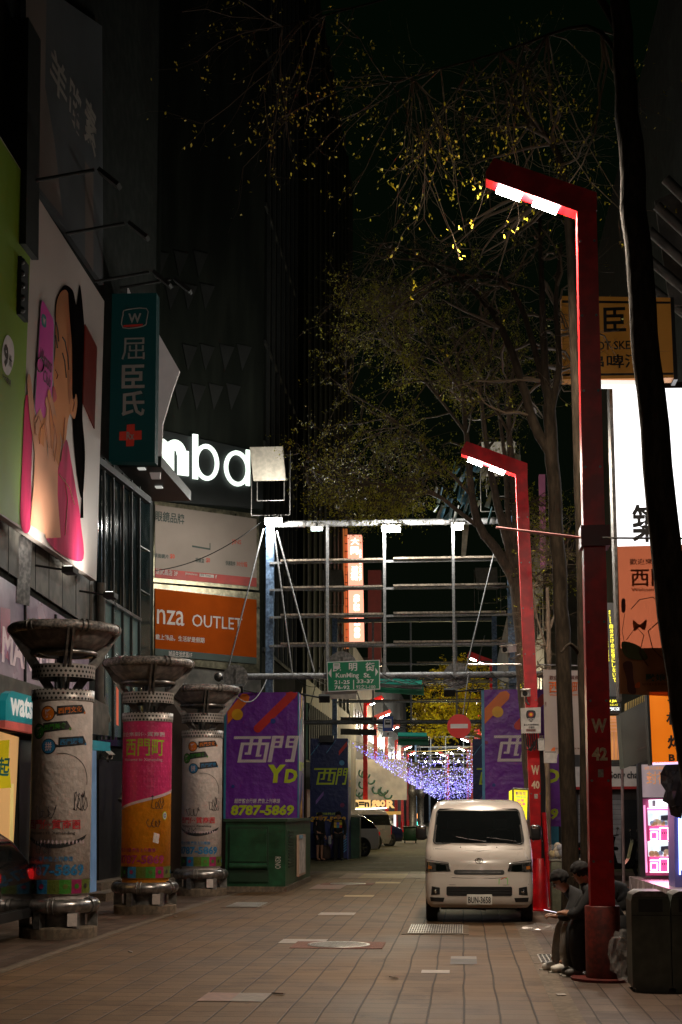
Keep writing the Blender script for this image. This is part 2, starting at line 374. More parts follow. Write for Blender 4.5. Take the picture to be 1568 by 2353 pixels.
# ------------------------------------------------------------------ left shop building (facade plane X = -7.5)
XL = -7.5
FL = Fr((XL, 0, 0), (0, 1, 0))
FLb = Fr((XL+.25, 0, 0), (0, 1, 0))
Ya = FL.uv(345, 1600)[0]; Y0 = 21.0
bA = thing('shop_building', 'tall dark shop building on the left with a big poster wall and glazed front', 'building', (XL, 28, 0))
m = MB(); m.bx(-22, XL, Y0, Ya, 0, 32, WALLD); m.build('wall', bA)
m = MB()  # pale metal cladding band under the woman poster
m.slab(FL, [(-40, 1150), (215, 1330), (215, 1445), (-40, 1275)], .02, WALLG, .06)
for k in range(7):
    x = 20+k*31; m.slab(FL, [(x, 1190+.63*x), (x+1.2, 1190+.63*x), (x+1.2, 1310+.6*x), (x, 1310+.6*x)], .005, DARKM, .065)
m.slab(FL, [(-60, 1530), (205, 1612), (205, 1690), (-60, 1662)], .03, WALLG, .10)
m.slab(FL, [(205, 1600), (250, 1622), (250, 1690), (205, 1686)], .5, WALLG, .55)
m.slab(FL, [(-60, 1662), (205, 1690), (205, 1700), (-60, 1674)], .25, DARKM, .30)
m.build('cladding', bA)
MKW = M('makeup_window_film', (.30, .22, .27), .25, var=.5, scale=.9, emit=.035, ecol=(.9, .8, 1.0))
MKT = M('makeup_lettering', (.75, .6, .66), .6, emit=.05)
MKB = M('bright_window_glass', (.10, .2, .24), .15, emit=.035, ecol=(.55, .75, .8), var=.6, scale=.8)
m = MB(); m.slab(FL, [(-60, 1285), (150, 1420), (205, 1450), (205, 1605), (-60, 1540)], .03, MKW, .03)
m.txt(FL, 'MAKEUP', (5, 1462, 128, 1542), MKT, .045, .03); m.slab(FL, [(2, 1395), (2, 1500), (24, 1520), (24, 1400)], .002, M('pink_film', (.4, .12, .2), .5), .04)
for x in (60, 130): m.slab(FL, [(x, 1340+x*.55), (x+2, 1341+x*.55), (x+2, 1585), (x, 1582)], .04, DARKM, .07)
m.build('window', bA)
# tall dark curtain glazing with mullions
CW = thing('glass_shopfront', 'tall dark glazed corner of the left building with slim metal mullions', 'shop front', (XL, 31, 0))
m = MB(); m.slab(FL, [(226, 1055), (345, 1150), (345, 1720), (226, 1712)], .03, GLASSD, .05); m.build('glazing', CW)
LG = M('greenish_lower_glass', (.10, .15, .145), .12, var=.5, scale=.6, emit=.018, ecol=(.6, .85, .8))
m = MB(); m.slab(FL, [(240, 1372), (322, 1424), (322, 1700), (240, 1690)], .01, LG, .062)
m.slab(FL, [(268, 1560), (273, 1562), (273, 1668), (268, 1665)], .004, M('red_reflection_strip_sign', (.5, .1, .06), .4, emit=.25, ecol=(1, .2, .1)), .07)
m.build('lower_glazing', CW)
MUL = M('mullion_grey', (.04, .044, .042), .7, spec=.15, var=.2)
m = MB()
for x in (241, 262, 284, 304, 322):
    ytop = 1040+(x-226)*.8
    m.slab(FL, [(x, ytop), (x+1.8, ytop+2), (x+1.8, 1700), (x, 1700)], .05, MUL, .12)
m.slab(FL, [(236, 1366), (326, 1421), (326, 1428), (236, 1373)], .12, STEEL, .18)
m.slab(FL, [(226, 1046), (348, 1143), (348, 1158), (226, 1062)], .12, DARKM, .19)
for yy in (1200, 1300, 1470, 1580): m.slab(FL, [(322, yy+52), (345, yy+66), (345, yy+68), (322, yy+54)], .04, DSTEEL, .11)
m.build('mullions', CW)
# canopy with downlights
m = MB()
o = [(XL, 30.3), (XL, Ya), (XL+.95, Ya), (XL+.95, 30.3)]
zc = FL.px(345, 1150).z
m.prism([(x, y, zc+.04) for x, y in o], (0, 0, .24), M('canopy_dark', (.035, .037, .035), .5, metal=.3)); 
cn = m.build('canopy', bA)
for yy in (Ya-3.4, Ya-1.6):
    m = MB(); m.box((XL+.5, yy, zc+.02), (.16, .16, .03), M('canopy_downlight', (.5, .5, .5), .3, emit=.35, ecol=(1, 1, .9))); m.build('downlight', cn)
# entrance: yellow column, dark doorway, blue edge, grey plinth
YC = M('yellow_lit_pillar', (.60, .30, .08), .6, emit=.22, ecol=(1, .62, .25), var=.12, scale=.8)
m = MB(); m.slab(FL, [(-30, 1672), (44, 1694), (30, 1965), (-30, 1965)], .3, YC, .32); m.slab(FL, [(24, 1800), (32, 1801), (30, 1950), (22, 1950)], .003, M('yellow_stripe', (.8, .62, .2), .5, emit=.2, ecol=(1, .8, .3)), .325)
m.build('entrance_pillar', bA)
m = MB(); m.slab(FL, [(45, 1700), (205, 1712), (205, 2070), (45, 2120)], .05, M('dark_entrance', (.02, .022, .02), .3), .02)
m.slab(FL, [(228, 1745), (280, 1750), (280, 2018), (228, 2040)], .05, BLACK, .04)
m.slab(FL, [(300, 1790), (345, 1795), (345, 1985), (300, 2000)], .05, M('brown_door', (.04, .02, .015), .4), .04); m.build('door', bA)
m = MB(); m.slab(FL, [(205, 1704), (222, 1706), (222, 2085), (205, 2098)], .2, M('pale_blue_pillar', (.16, .30, .52), .5, emit=.05, ecol=(.4, .6, 1)), .3); m.build('blue_pillar', bA)
m = MB(); m.slab(FL, [(207, 1700), (254, 1706), (254, 1726), (207, 1722)], .15, M('teal_band', (.02, .25, .34), .4, emit=.04, ecol=(.1, .8, .9)), .75); m.build('teal_awning_edge', bA)
m = MB()
m.bx(XL, XL+.7, Y0+6, Ya, .0, .15, CONC); m.bx(XL, XL+.35, Y0+7, Ya, .15, .30, CONC); m.build('step', bA)
# drain pipe
m = MB(); q = FL.px(211, 1340); q2 = FL.px(211, 1600)
m.tube([(XL+.2, q.y, q.z), (XL+.2, q.y, q2.z), (XL+.28, q.y+.35, q2.z-.5)], .09, WALLG, 12)
q3 = FL.px(231, 1730); m.tube([(XL+.6, q3.y, q3.z), (XL+.6, q3.y, q3.z-.7), (XL+.5, q3.y-.2, q3.z-1.0)], .07, WALLG, 10)
tag(m.build('drain_pipe', bA))
def cctv(x, y, Y, label, dirv=(-.5, -1, -.25), L_=.34, mount=None):
    p = P(x, y, Y); d = V(dirv).normalized(); t = thing('security_camera', label, 'security camera', p)
    rot = d.to_track_quat('Y', 'Z').to_matrix()
    m = MB(); m.box(p, (.13, L_, .11), WHITEP, rot); m.box(p+rot @ V((0, .02, .068)), (.15, L_+.08, .015), WHITEP, rot); m.build('housing', t)
    m = MB(); m.tube([p+d*(L_/2), p+d*(L_/2+.012)], .045, BLACK, 14); m.build('lens', t)
    m = MB(); m.tube([p, p-V((0, 0, .14)), p-V((-.03, 0, .17)), V(mount) if mount else p+V((.3, 0, -.17))], .018, DSTEEL, 8); m.build('bracket', t)
cctv(247, 1733, FL.uv(247, 1733)[0]-.6, 'small white security camera under the grey awning between the poster columns', (.6, -.7, -.4), .28, (XL+.1, FL.uv(247, 1733)[0]-.6, P(247, 1733, 30).z+.1))

# woman poster (flat printed sheet on the facade)
BF = Fr((XL+.32, 0, 0), (0, 1, 0))
bl = thing('billboard', 'large lit poster of a woman in pink kissing a pink phone on the left wall', 'billboard', BF.px(222, 1335))
PW = M('poster_white', (.42, .36, .33), .6, var=.06, scale=.6); PG = M('poster_green', (.15, .25, .008), .6, var=.12, scale=.5)
m = MB(); m.slab(BF, [(-60, 1140), (222, 1335), (240, 692), (62, 412), (-60, 215)], .12, PW, 0)
m.sheet(BF, [(-60, 1142), (46, 1207), (76, 436), (-60, 220)], PG, .004); m.build('printed_sheet', bl)
def curve(pts, n=6):  # closed Catmull-Rom
    out = []; k = len(pts)
    for i in range(k):
        p0, p1, p2, p3 = [V((*pts[(i+j) % k], 0)) for j in (-1, 0, 1, 2)]
        for s in range(n):
            t = s/n; out.append(tuple((.5*((2*p1)+(p2-p0)*t+(2*p0-5*p1+4*p2-p3)*t*t+(3*p1-p0-3*p2+p3)*t*t*t))[:2]))
    return out
SK = M('printed_skin', (.42, .170, .070), .8, spec=.1, var=.38, scale=.55, detail=1); SKL = M('printed_skin_light', (.48, .24, .15), .8, spec=.1, var=.3, scale=.9, detail=1); HAIR = M('printed_black_hair', (.006, .005, .005), .95, spec=0, var=.3)
PK = M('printed_pink_cloth', (.42, .025, .09), .8, spec=.1, var=.45, scale=.9, detail=3, stretch=(1, 2.5, .5)); MAG = M('printed_magenta_phone', (.52, .045, .30), .5, var=.06); LIP = M('printed_lips', (.45, .03, .04), .5); BRW = M('printed_brow', (.03, .015, .01), .6)
SHD = M('printed_skin_fold_line', (.30, .11, .06), .6)
m = MB()
m.sheet(BF, curve([(136, 672), (150, 655), (168, 668), (176, 700), (184, 655), (192, 720), (196, 800), (192, 900), (190, 960), (196, 1040), (192, 1130), (184, 1135), (172, 1040), (166, 950), (160, 860), (130, 760), (128, 700)]), HAIR, .012)
m.sheet(BF, curve([(128, 760), (130, 700), (140, 672), (154, 668), (163, 700), (168, 760), (168, 850), (172, 930), (158, 960), (150, 1020), (140, 1000), (134, 975), (128, 955), (122, 930), (127, 905), (124, 880), (121, 850), (127, 815)]), SK, .020)
m.sheet(BF, curve([(164, 925), (175, 905), (178, 930), (172, 962), (163, 950)]), SK, .024)
m.sheet(BF, curve([(58, 925), (66, 915), (74, 1000), (72, 1100), (70, 1214), (48, 1204), (52, 1050)]), PK, .014)
m.sheet(BF, curve([(134, 1080), (152, 1010), (164, 1060), (176, 1130), (186, 1200), (188, 1290), (108, 1240), (118, 1130)]), PK, .022)
def finger(pts, wd, mat, off):
    """tapering finger or forearm laid on the poster"""
    c = [V((*BF.uv(x, y), 0)) for x, y in pts]; n = len(c); Lp, Rp = [], []
    for i in range(n):
        d = (c[min(i+1, n-1)]-c[max(i-1, 0)]).normalized(); q = V((-d.y, d.x, 0))*wd[i]*.5; Lp.append(c[i]+q); Rp.append(c[i]-q)
    d = (c[-1]-c[-2]).normalized(); tip = [c[-1]+d*wd[-1]*.5*math.sin(a)+(Lp[-1]-c[-1])*math.cos(a) for a in (.6, 1.2, 1.9, 2.5)]
    m.face([BF.pt(q.x, q.y, off) for q in Rp[:1]+Rp[1:]+tip[::-1]+Lp[::-1]], mat)
finger([(92, 1222), (94, 1120), (92, 1040), (86, 985)], [1.25, .95, .75, .8], SKL, .024)
finger([(120, 1236), (116, 1130), (120, 1050), (116, 1000)], [.95, .75, .6, .6], SKL, .0232)
finger([(84, 1010), (72, 960), (66, 900), (64, 872)], [.5, .34, .26, .2], SKL, .026)
m.sheet(BF, [(94, 700), (97, 689), (102, 692), (124, 730), (126, 745), (121, 940), (118, 962), (112, 984), (82, 955), (79, 940)], M('phone_edge', (.3, .3, .32), .4), .030)
m.sheet(BF, [(95, 700), (98, 691), (102, 695), (122, 732), (124, 745), (119, 938), (116, 960), (111, 980), (84, 952), (81, 938)], MAG, .034)
m.sheet(BF, curve([(97, 722), (106, 728), (106, 752), (97, 746)]), M('teal_badge', (.01, .18, .17), .5), .037); m.txt(BF, 'w', (98.5, 730, 105, 745), PW, .041, .03)
m.txt(BF, 'Watsons', (92, 810, 120, 845), BRW, .038, .01, .2); m.txt(BF, 'Club', (100, 855, 118, 885), BRW, .038, .01, .2)
m.tube([BF.px(93+8*math.cos(a*.5), 838+17*math.sin(a*.5), .04) for a in range(13)], .012, BRW, 5); 
m.sheet(BF, curve([(121, 888), (127, 893), (131, 915), (124, 925), (121, 912)]), LIP, .030)
for pp in ([(144, 775), (150, 785), (156, 820), (158, 850)], [(144, 812), (149, 830), (153, 868)], [(129, 740), (133, 760), (135, 785)], [(128, 770), (131, 790), (132, 800)]):
    m.tube([BF.px(x, y, .026) for x, y in pp], .015, BRW, 5)
for k, pp in enumerate(([(82, 1000), (80, 975), (88, 955), (97, 985)], [(90, 1020), (92, 985), (100, 972), (104, 1000)], [(112, 1030), (104, 975), (106, 940), (103, 925)], [(118, 1030), (114, 975), (112, 935), (108, 908)], [(122, 1040), (124, 990), (118, 950), (113, 925)], [(124, 1060), (130, 1015), (126, 985), (120, 965)])):
    finger(pp, [.34, .30, .25, .20], SK if k % 2 else SKL, .038+.002*k)
    m.tube([BF.px(x+1.5, y, .041+.002*k) for x, y in pp], .006, SHD, 4)
for pp in ([(128, 850), (134, 862), (131, 870)], [(150, 960), (146, 1010), (140, 1060)], [(166, 912), (172, 925), (168, 945)], [(150, 1100), (156, 1150), (150, 1230)], [(136, 1090), (160, 1120), (172, 1160)]):
    m.tube([BF.px(x, y, .030) for x, y in pp], .008, SHD, 4)
m.sheet(BF, curve([(150, 700), (158, 720), (164, 790), (166, 880), (160, 930), (156, 880), (156, 800)]), M('printed_skin_deep', (.34, .12, .045), .7, spec=.1), .0245)
m.sheet(BF, curve([(158, 668), (170, 700), (176, 800), (174, 905), (167, 905), (166, 800), (160, 720)]), HAIR, .026)
for k in range(7): m.tube([BF.px(190+k*.8, 1000+k*9, .02), BF.px(194-k*.7, 1080+k*5, .02), BF.px(186+k*.9, 1190, .02)], .009, HAIR, 4)
m.build('woman_picture', bl)
m = MB(); WD = M('poster_disc_white', (.6, .55, .55), .6)
m.sheet(BF, curve([(17, 770), (31, 790), (32, 830), (20, 862), (7, 845), (6, 800)]), WD, .012); m.txt(BF, '9', (9, 790, 20, 846), BRW, .016, .05); m.txt(BF, '卅', (21, 815, 28, 845), BRW, .016, .03)
m.txt(BF, '9大禮遇', (6, 865, 26, 880), BRW, .014, .02); m.build('offer_print', bl)
# dark glass box windows cut in the poster and lamp arms above
m = MB(); m.slab(BF, [(197, 745), (224, 798), (218, 985), (192, 925)], .02, M('dark_red_window', (.05, .006, .005), .3, emit=.012, ecol=(1, .1, .05)), .03); m.build('window', bl)
for x, y in ((70, 425), (152, 545), (218, 655), (272, 740)):
    p = BF.px(x if x < 240 else 240, y-8 if x < 240 else 690); a = thing('lamp_arm', 'unlit flood lamp on a long arm above the woman poster, %s' % {70: 'nearest the camera', 152: 'second from the camera', 218: 'third from the camera', 272: 'farthest from the camera'}[x], 'flood lamp', p, 'lamp arms above the poster')
    if x == 272: p = p+V((0, 1.3, .75))
    m = MB(); m.tube([p, p+V((1.1, .0, .16))], .03, DARKM, 6); m.build('arm', a)
    m = MB(); m.box(p+V((1.35, .05, .02)), (.45, .22, .07), DARKM, Matrix.Rotation(.7, 3, 'Y')); m.build('lamp_head', a)
# uplights under the poster
for k, yy in enumerate((23.2, 26.0)):
    p = V((XL+.95, yy, BF.px(120, 1265).z-.55)); a = thing('poster_uplight', ('left' if 0 else '')+'small lit floodlight below the woman poster, %s the camera' % ('nearer' if k == 0 else 'farther from'), 'flood lamp', p, 'uplights below the poster')
    m = MB(); m.box(p, (.2, .35, .1), DARKM); m.tube([p, p+V((-.6, 0, .1))], .02, DARKM); m.box(p+V((0, 0, .056)), (.14, .28, .01), LED('uplight_glass', (1, 1, .9), 3)); m.build('lamp_head', a)
    area('uplight', p+V((0, 0, .09)), .25, 17, (1.0, .93, .82), (-.60, 0, 1), a, None, 100)
# upper dim billboard with white characters
UF = Fr((XL+.12, 0, 0), (0, 1, 0))
ub = thing('billboard', 'dim unlit grey advertising board with three large characters above the woman poster', 'billboard', UF.px(240, 640))
m = MB(); m.slab(UF, [(60, -60), (235, 60), (238, 655), (60, 395)], .1, M('dim_board', (.065, .07, .075), .6, var=.35, scale=.4), .0)
DB = M('dim_board_beige', (.13, .10, .085), .6, var=.3, scale=.5)
m.sheet(UF, [(60, -60), (108, -40), (104, 200), (125, 320), (145, 500), (60, 392)], DB, .004)
m.sheet(UF, [(196, 370), (215, 400), (215, 625), (196, 590)], DB, .004)
DT = M('dim_board_letters', (.24, .21, .18), .6)
m.txt(UF, '羊', (115, 130, 155, 225), DT, .006, .03); m.txt(UF, '路', (158, 195, 190, 300), DT, .006, .03); m.txt(UF, '素', (194, 235, 222, 345), DT, .006, .03)
m.build('board', ub)
# big dark hanging box top left
hb = thing('hanging_sign', 'large unlit black box sign at the top left edge', 'sign', P(30, 300, 22.5))
m = MB(); F1 = Front(22.0); m.slab(F1, [(-80, 45), (66, 40), (60, 560), (-80, 560)], .7, M('black_sign_box', (.008, .009, .009), .6), 0); m.build('box', hb)
m = MB(); m.slab(F1, [(-80, 585), (50, 588), (48, 722), (-80, 722)], .4, M('black_sign_box2', (.008, .009, .009), .6), .05)
for k in range(5): m.ball(F1.px(50, 600+k*28), .06, BLACK, 8, 6)
m.build('lower_box', hb)
# dark brown box sign
sg = thing('box_sign', 'dark brown square box sign with a polished metal edge below the woman poster', 'sign', P(20, 1300, 23.4)); F1 = Front(23.2)
m = MB(); m.slab(F1, [(-80, 1205), (42, 1230), (36, 1385), (-80, 1370)], .35, M('brown_box', (.03, .022, .012), .4, var=.3), 0); m.build('box', sg)
m = MB(); p = [F1.px(42, 1230, .01), F1.px(36, 1385, .01)]; p += [p[1]+V((.10, .4, 0)), p[0]+V((.10, .4, 0))]; m.prism(p, (.02, -.004, 0), STEEL); m.build('metal_edge', sg)
# rounded shop sign 'wats'
WF = Fr((XL+.42, 0, 0), (0, 1, 0)); TEAL = M('teal_sign', (.01, .24, .27), .4, emit=.10, ecol=(.02, .5, .55), var=.1); WLT = M('sign_white_letters', (.75, .75, .72), .5, emit=.22, ecol=(1, 1, .95))
ws_ = thing('shop_sign', 'teal rounded sign with white lettering and a red base strip left of the nearest column', 'sign', WF.px(40, 1660))
m = MB(); m.slab(WF, [(13, 1655), (14, 1610), (20, 1593), (30, 1588), (84, 1603), (84, 1665), (13, 1655)], .12, TEAL, 0)
m.slab(WF, [(12, 1655), (84, 1668), (84, 1686), (12, 1672)], .12, M('coral_strip', (.62, .10, .08), .5, emit=.1, ecol=(1, .2, .15)), .0)
m.txt(WF, 'watsons', (24, 1603, 112, 1652), WLT, .01, .035); m.build('panel', ws_)
# yellow cloth banner at the entrance
F1 = Front(21.4); yb = thing('cloth_banner', 'bright yellow cloth banner with red and teal lettering by the shop entrance', 'banner', P(0, 1750, 21.4))
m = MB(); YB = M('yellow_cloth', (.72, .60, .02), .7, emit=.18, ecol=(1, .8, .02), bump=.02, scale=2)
m.slab(F1, [(-40, 1705), (22, 1700), (20, 1740), (25, 1800), (26, 1810), (-40, 1815)], .01, YB, 0); m.txt(F1, '起', (-6, 1740, 23, 1785), M('banner_teal_ink', (.02, .22, .25), .6, emit=.05), .006, .05, .1); m.txt(F1, '了', (-22, 1728, -2, 1765), M('banner_red_ink', (.6, .08, .03), .6, emit=.1), .006, .05)
m.build('cloth', yb)

# pharmacy projecting sign, white arrow board behind it
F1 = Front(29.4); ps = thing('projecting_sign', 'tall dark teal projecting pharmacy sign with pale characters and a red cross', 'sign', P(305, 870, 29.4))
TD = M('dark_teal_face', (.003, .026, .028), .6, emit=.006, ecol=(.0, .5, .45), var=.15, scale=.5); GC = M('pale_pink_letters', (.30, .25, .22), .6, emit=.02)
m = MB(); m.slab(F1, [(258, 675), (360, 673), (356, 1062), (250, 1060)], .32, TD, 0); m.build('box', ps)
m = MB()
lf = [(283, 722), (290, 712), (337, 709), (337, 735), (330, 749), (283, 753)]
m.tube([F1.px(x, y, .01) for x, y in curve(lf, 3)+[curve(lf, 3)[0]]], .014, GC, 5); m.txt(F1, 'W', (295, 720, 325, 742), GC, .01, .03)
m.sheet(F1, [(284, 752), (284, 747), (330, 744), (326, 750)], M('sign_red', (.5, .03, .02), .5, emit=.04), .006)
for c, y0, y1 in (('屈', 776, 826), ('臣', 838, 892), ('氏', 898, 956)): m.txt(F1, c, (280, y0, 333, y1), GC, .01, .045)
RC = M('cross_red', (.50, .035, .02), .5, emit=.06)
m.sheet(F1, [(292, 976), (310, 974), (310, 990), (326, 989), (326, 1010), (309, 1011), (308, 1025), (290, 1026), (290, 1012), (274, 1012), (275, 992), (291, 991)], RC, .01); m.txt(F1, 'Rx', (291, 992, 309, 1010), GC, .016, .03); m.build('lettering', ps)
m = MB()
for y in (722, 872, 1015): q = F1.px(258, y, -.15); m.prism([q+V((0, 0, .12)), q-V((0, 0, .12)), q+V((-.5, 0, -.3)), q+V((-.5, 0, .3))], (0, .06, 0), DARKM)
m.build('bracket', ps)
F2 = Front(30.8); wb = thing('arrow_board', 'plain white arrow shaped board behind the teal pharmacy sign', 'sign', P(370, 870, 30.8))
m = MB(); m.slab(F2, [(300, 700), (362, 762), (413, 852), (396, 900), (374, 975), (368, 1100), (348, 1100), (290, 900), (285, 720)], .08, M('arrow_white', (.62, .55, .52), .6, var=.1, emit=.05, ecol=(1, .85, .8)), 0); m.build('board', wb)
m = MB(); m.slab(F2, [(279, 680), (291, 652), (302, 678)], .06, MATS['arrow_white'], -.02); m.build('top_peak', wb)

# ------------------------------------------------------------------ corner building with posters (chamfered corner)
A_ = P(357, 1866, 39.0); B_ = P(600, 1866, 41.15)
FC = Fr((A_.x, A_.y, 0), (B_.x-A_.x, B_.y-A_.y, 0))
bB = thing('corner_building', 'very tall dark corner building with large poster frames and a lit rooftop name', 'building', (A_.x, A_.y, 0))
WB = M('dark_tower_wall', (.022, .026, .021), .9, spec=.05, var=.25, scale=.25, stretch=(2.2, 2.2, .25), dirt=.35)
LBm = FC.uv(600, 1500)[0]
m = MB(); C_ = V((B_.x, 49.5, 0))
m.prism([(A_.x-12, A_.y-3, 0), (A_.x-.05, A_.y-3, 0), (A_.x-.05, A_.y, 0), (B_.x, B_.y, 0), C_, (A_.x-12, 49.5, 0)], (0, 0, 62), WB)
m.build('wall', bB)
TR = M('tower_triangle_panel', (.012, .014, .013), .7, var=.3)
for row, (yy, xs) in enumerate(((575, (355, 400, 445)), (650, (380, 420, 460)), (790, (420, 460, 505, 545)), (880, (400, 440, 480, 520)))):
    for x in xs: m = MB(); m.slab(FC, [(x, yy), (x+34, yy+8), (x+12, yy+62)], .01, TR, .014); m.build('triangle_panel', bB)
FS = Fr((B_.x, 0, 0), (0, 1, 0))
m = MB()
for k in range(7):
    yy = B_.y+.6+k*1.2; m.bx(B_.x, B_.x+.10, yy, yy+.12, 6.5, 60, TR)
for z in (6.4, 9.5, 12.6, 15.7, 20, 25): m.bx(B_.x, B_.x+.06, B_.y, 49.4, z, z+.12, TR)
m.build('side_fins', bB)
m = MB(); m.slab(FC, [(357, 985), (605, 1040), (605, 1170), (357, 1150)], .1, M('sign_band_dark', (.02, .024, .024), .5), .06); m.build('sign_band', bB)
mb_ = thing('lit_name_sign', 'large glowing white letters high on the dark corner building', 'lit sign', FC.px(470, 1100))
MW = M('lit_white_letters', (.8, .85, .8), .4, emit=1.15, ecol=(.86, 1, .88), var=.02)
m = MB()
def stroke(pts, wdt, mat, off=.16, t=.05):
    pp = [FC.px(x, y, off) for x, y in pts]
    for i in range(len(pp)-1):
        d = (pp[i+1]-pp[i]).normalized(); nn = FC.N.cross(d)*(wdt/2); e = d*(wdt*.18)
        m.prism([pp[i]-e+nn, pp[i]-e-nn, pp[i+1]+e-nn, pp[i+1]+e+nn], FC.N*(-t), mat)
def ring(cx, cy, rx, ry, wdt, mat, a0=0, a1=360, n=40):
    pp = []
    for i in range(n+1):
        a = R_(a0+(a1-a0)*i/n); pp.append((cx+rx*math.cos(a), cy+ry*math.sin(a)))
    vs = []; fs = []; u0, v0 = FC.uv(cx, cy, .16); ru = FC.uv(cx+rx, cy, .16)[0]-u0; rv = v0-FC.uv(cx, cy+ry, .16)[1]
    for i in range(n+1):
        a = R_(a0+(a1-a0)*i/n); c, s_ = math.cos(a), -math.sin(a)
        for q in (-.5, .5):
            for o_ in (.16, .11): vs.append(FC.pt(u0+(ru+q*wdt)*c, v0+(rv+q*wdt)*s_, o_))
    for i in range(n):
        k = i*4; fs += [(k, k+2, k+6, k+4), (k+1, k+5, k+7, k+3), (k, k+4, k+5, k+1), (k+2, k+3, k+7, k+6)]
    m.add(vs, fs, mat)
stroke([(450, 1000), (450, 1098)], .17, MW); ring(476, 1062, 24, 37, .125, MW); m.build('letter', mb_)
m = MB(); stroke([(571, 1035), (571, 1114)], .13, MW); ring(546, 1076, 25, 36, .125, MW); m.build('letter', mb_)
m = MB(); stroke([(422, 1040), (422, 1087)], .35, MW); ring(404, 1044, 15, 22, .30, MW, 180, 360); stroke([(388, 1042), (388, 1084)], .35, MW); ring(369, 1040, 16, 22, .30, MW, 180, 360); m.build('letter', mb_)
# posters
PP = M('poster_pale_pink', (.30, .25, .215), .8, spec=.1, var=.06, scale=1.5); PR = M('poster_red_strip', (.36, .03, .02), .55); PO = M('poster_orange', (.27, .046, .004), .85, spec=.05, var=.08, emit=.02); PD = M('poster_dark_print', (.03, .05, .04), .6); PTx = M('poster_white_print', (.46, .40, .36), .6); PRt = M('poster_red_print', (.45, .06, .03), .6)
FRM = M('poster_frame_brass', (.20, .18, .12), .3, metal=.8, var=.4, dirt=.3)
FP = Fr(FC.O+FC.N*.3, FC.R)
p1 = thing('advertising_poster', 'pale pink eyewear poster with a red bottom strip above the orange poster', 'poster', FP.px(470, 1340))
m = MB(); m.slab(FP, [(352, 1150), (596, 1182), (596, 1356), (352, 1337)], .2, FRM, -.02); m.build('frame', p1)
m = MB(); m.slab(FP, [(357, 1160), (590, 1192), (590, 1332), (357, 1308)], .03, PP, .01); m.slab(FP, [(357, 1306), (590, 1328), (590, 1348), (357, 1327)], .03, PR, .012)
m.txt(FP, '一眼鏡品牌', (340, 1176, 424, 1200), PD, .02, .03); m.txt(FP, 'JINS', (533, 1240, 555, 1253), PRt, .02, .015)
m.txt(FP, '非球面鏡片', (345, 1272, 388, 1282), PD, .02, .02); m.txt(FP, '$0', (391, 1273, 402, 1285), PRt, .02, .03)
m.txt(FP, '眼鏡盒', (450, 1282, 470, 1293), PD, .02, .02); m.txt(FP, '$0', (474, 1282, 483, 1294), PRt, .02, .03)
m.txt(FP, '快速取件', (519, 1289, 541, 1300), PD, .02, .02); m.txt(FP, '30分鐘', (544, 1290, 569, 1302), PRt, .02, .03)
m.txt(FP, '活武昌店 3F', (358, 1309, 409, 1322), PTx, .024, .02); m.txt(FP, 'jinstaiwan', (426, 1316, 454, 1323), PTx, .024, .01); m.sheet(FP, [(459, 1318), (492, 1321), (492, 1328), (459, 1325)], PTx, .022); m.txt(FP, 'JINS Taiwan', (461, 1319, 485, 1326), PD, .026, .01); m.txt(FP, 'f', (495, 1321, 499, 1329), PTx, .026, .03)
m.sheet(FP, [(442, 1253), (482, 1260), (482, 1248), (484, 1248), (484, 1264), (442, 1257)], PD, .02); m.build('printed_sheet', p1)
p2 = thing('advertising_poster', 'orange outlet poster with white lettering below the pale pink one', 'poster', FP.px(470, 1540))
m = MB(); m.slab(FP, [(352, 1341), (597, 1362), (597, 1548), (352, 1520)], .2, FRM, -.03); m.build('frame', p2)
m = MB(); m.slab(FP, [(357, 1352), (590, 1378), (590, 1513), (357, 1492)], .03, PO, .01); m.slab(FP, [(357, 1490), (590, 1511), (590, 1526), (357, 1506)], .03, PD, .012)
m.txt(FP, 'nza', (361, 1402, 424, 1436), PTx, .02, .005); m.txt(FP, 'OUTLET', (442, 1416, 557, 1444), PTx, .02, .004); m.txt(FP, '戴上飾品，生活就是假期', (358, 1461, 470, 1474), PTx, .02, .015); m.txt(FP, '誠品生活武昌1F', (388, 1497, 442, 1510), PTx, .024, .02); m.build('printed_sheet', p2)
m = MB(); m.slab(FC, [(356, 1520), (600, 1552), (600, 1600), (356, 1600)], .2, WALLG, .18); m.slab(FC, [(357, 1600), (606, 1600), (606, 2000), (357, 2003)], .2, M('brown_ground_front', (.035, .02, .012), .4), .05)
m.build('ground_floor_front', bB)

# ------------------------------------------------------------------ building beyond the crossing on the left
XC = -6.25
bC = thing('concrete_building', 'bare concrete building with vertical slats beyond the crossing on the left', 'building', (XC, 60, 0))
m = MB(); WCo = M('stained_concrete', (.15, .14, .10), .8, var=.25, scale=.5, stretch=(1, 1, .3), dirt=.4)
F3 = Fr((XC, 0, 0), (0, 1, 0))
m.bx(-30, XC, 57, 84, 0, 7.1, WCo); m.build('wall', bC); m = MB(); m.bx(-30, XC-.15, 57.1, 84, 7.1, 40, WB)
for k in range(10): m.bx(XC-.15, XC-.05, 58+k*2.4, 58.15+k*2.4, 7.1, 40, TR)
m.build('upper_wall', bC)
m = MB()
for k in range(14): m.bx(XC, XC+.12, 57.2+k*.85, 57.4+k*.85, 3.8, 6.1, DARKM)
m.bx(XC, XC+.05, 57, 70, 3.8, 6.1, M('green_glass', (.02, .05, .035), .2, emit=.02, ecol=(.5, .8, .5)))
m.bx(XC, XC+.4, 57, 70, 2.6, 3.7, M('pale_band', (.5, .46, .40), .6)); m.bx(XC, XC+.05, 57, 70, 0, 2.6, M('lit_doorway', (.05, .03, .02), .5, emit=.02, ecol=(1, .5, .3))); m.build('window', bC)
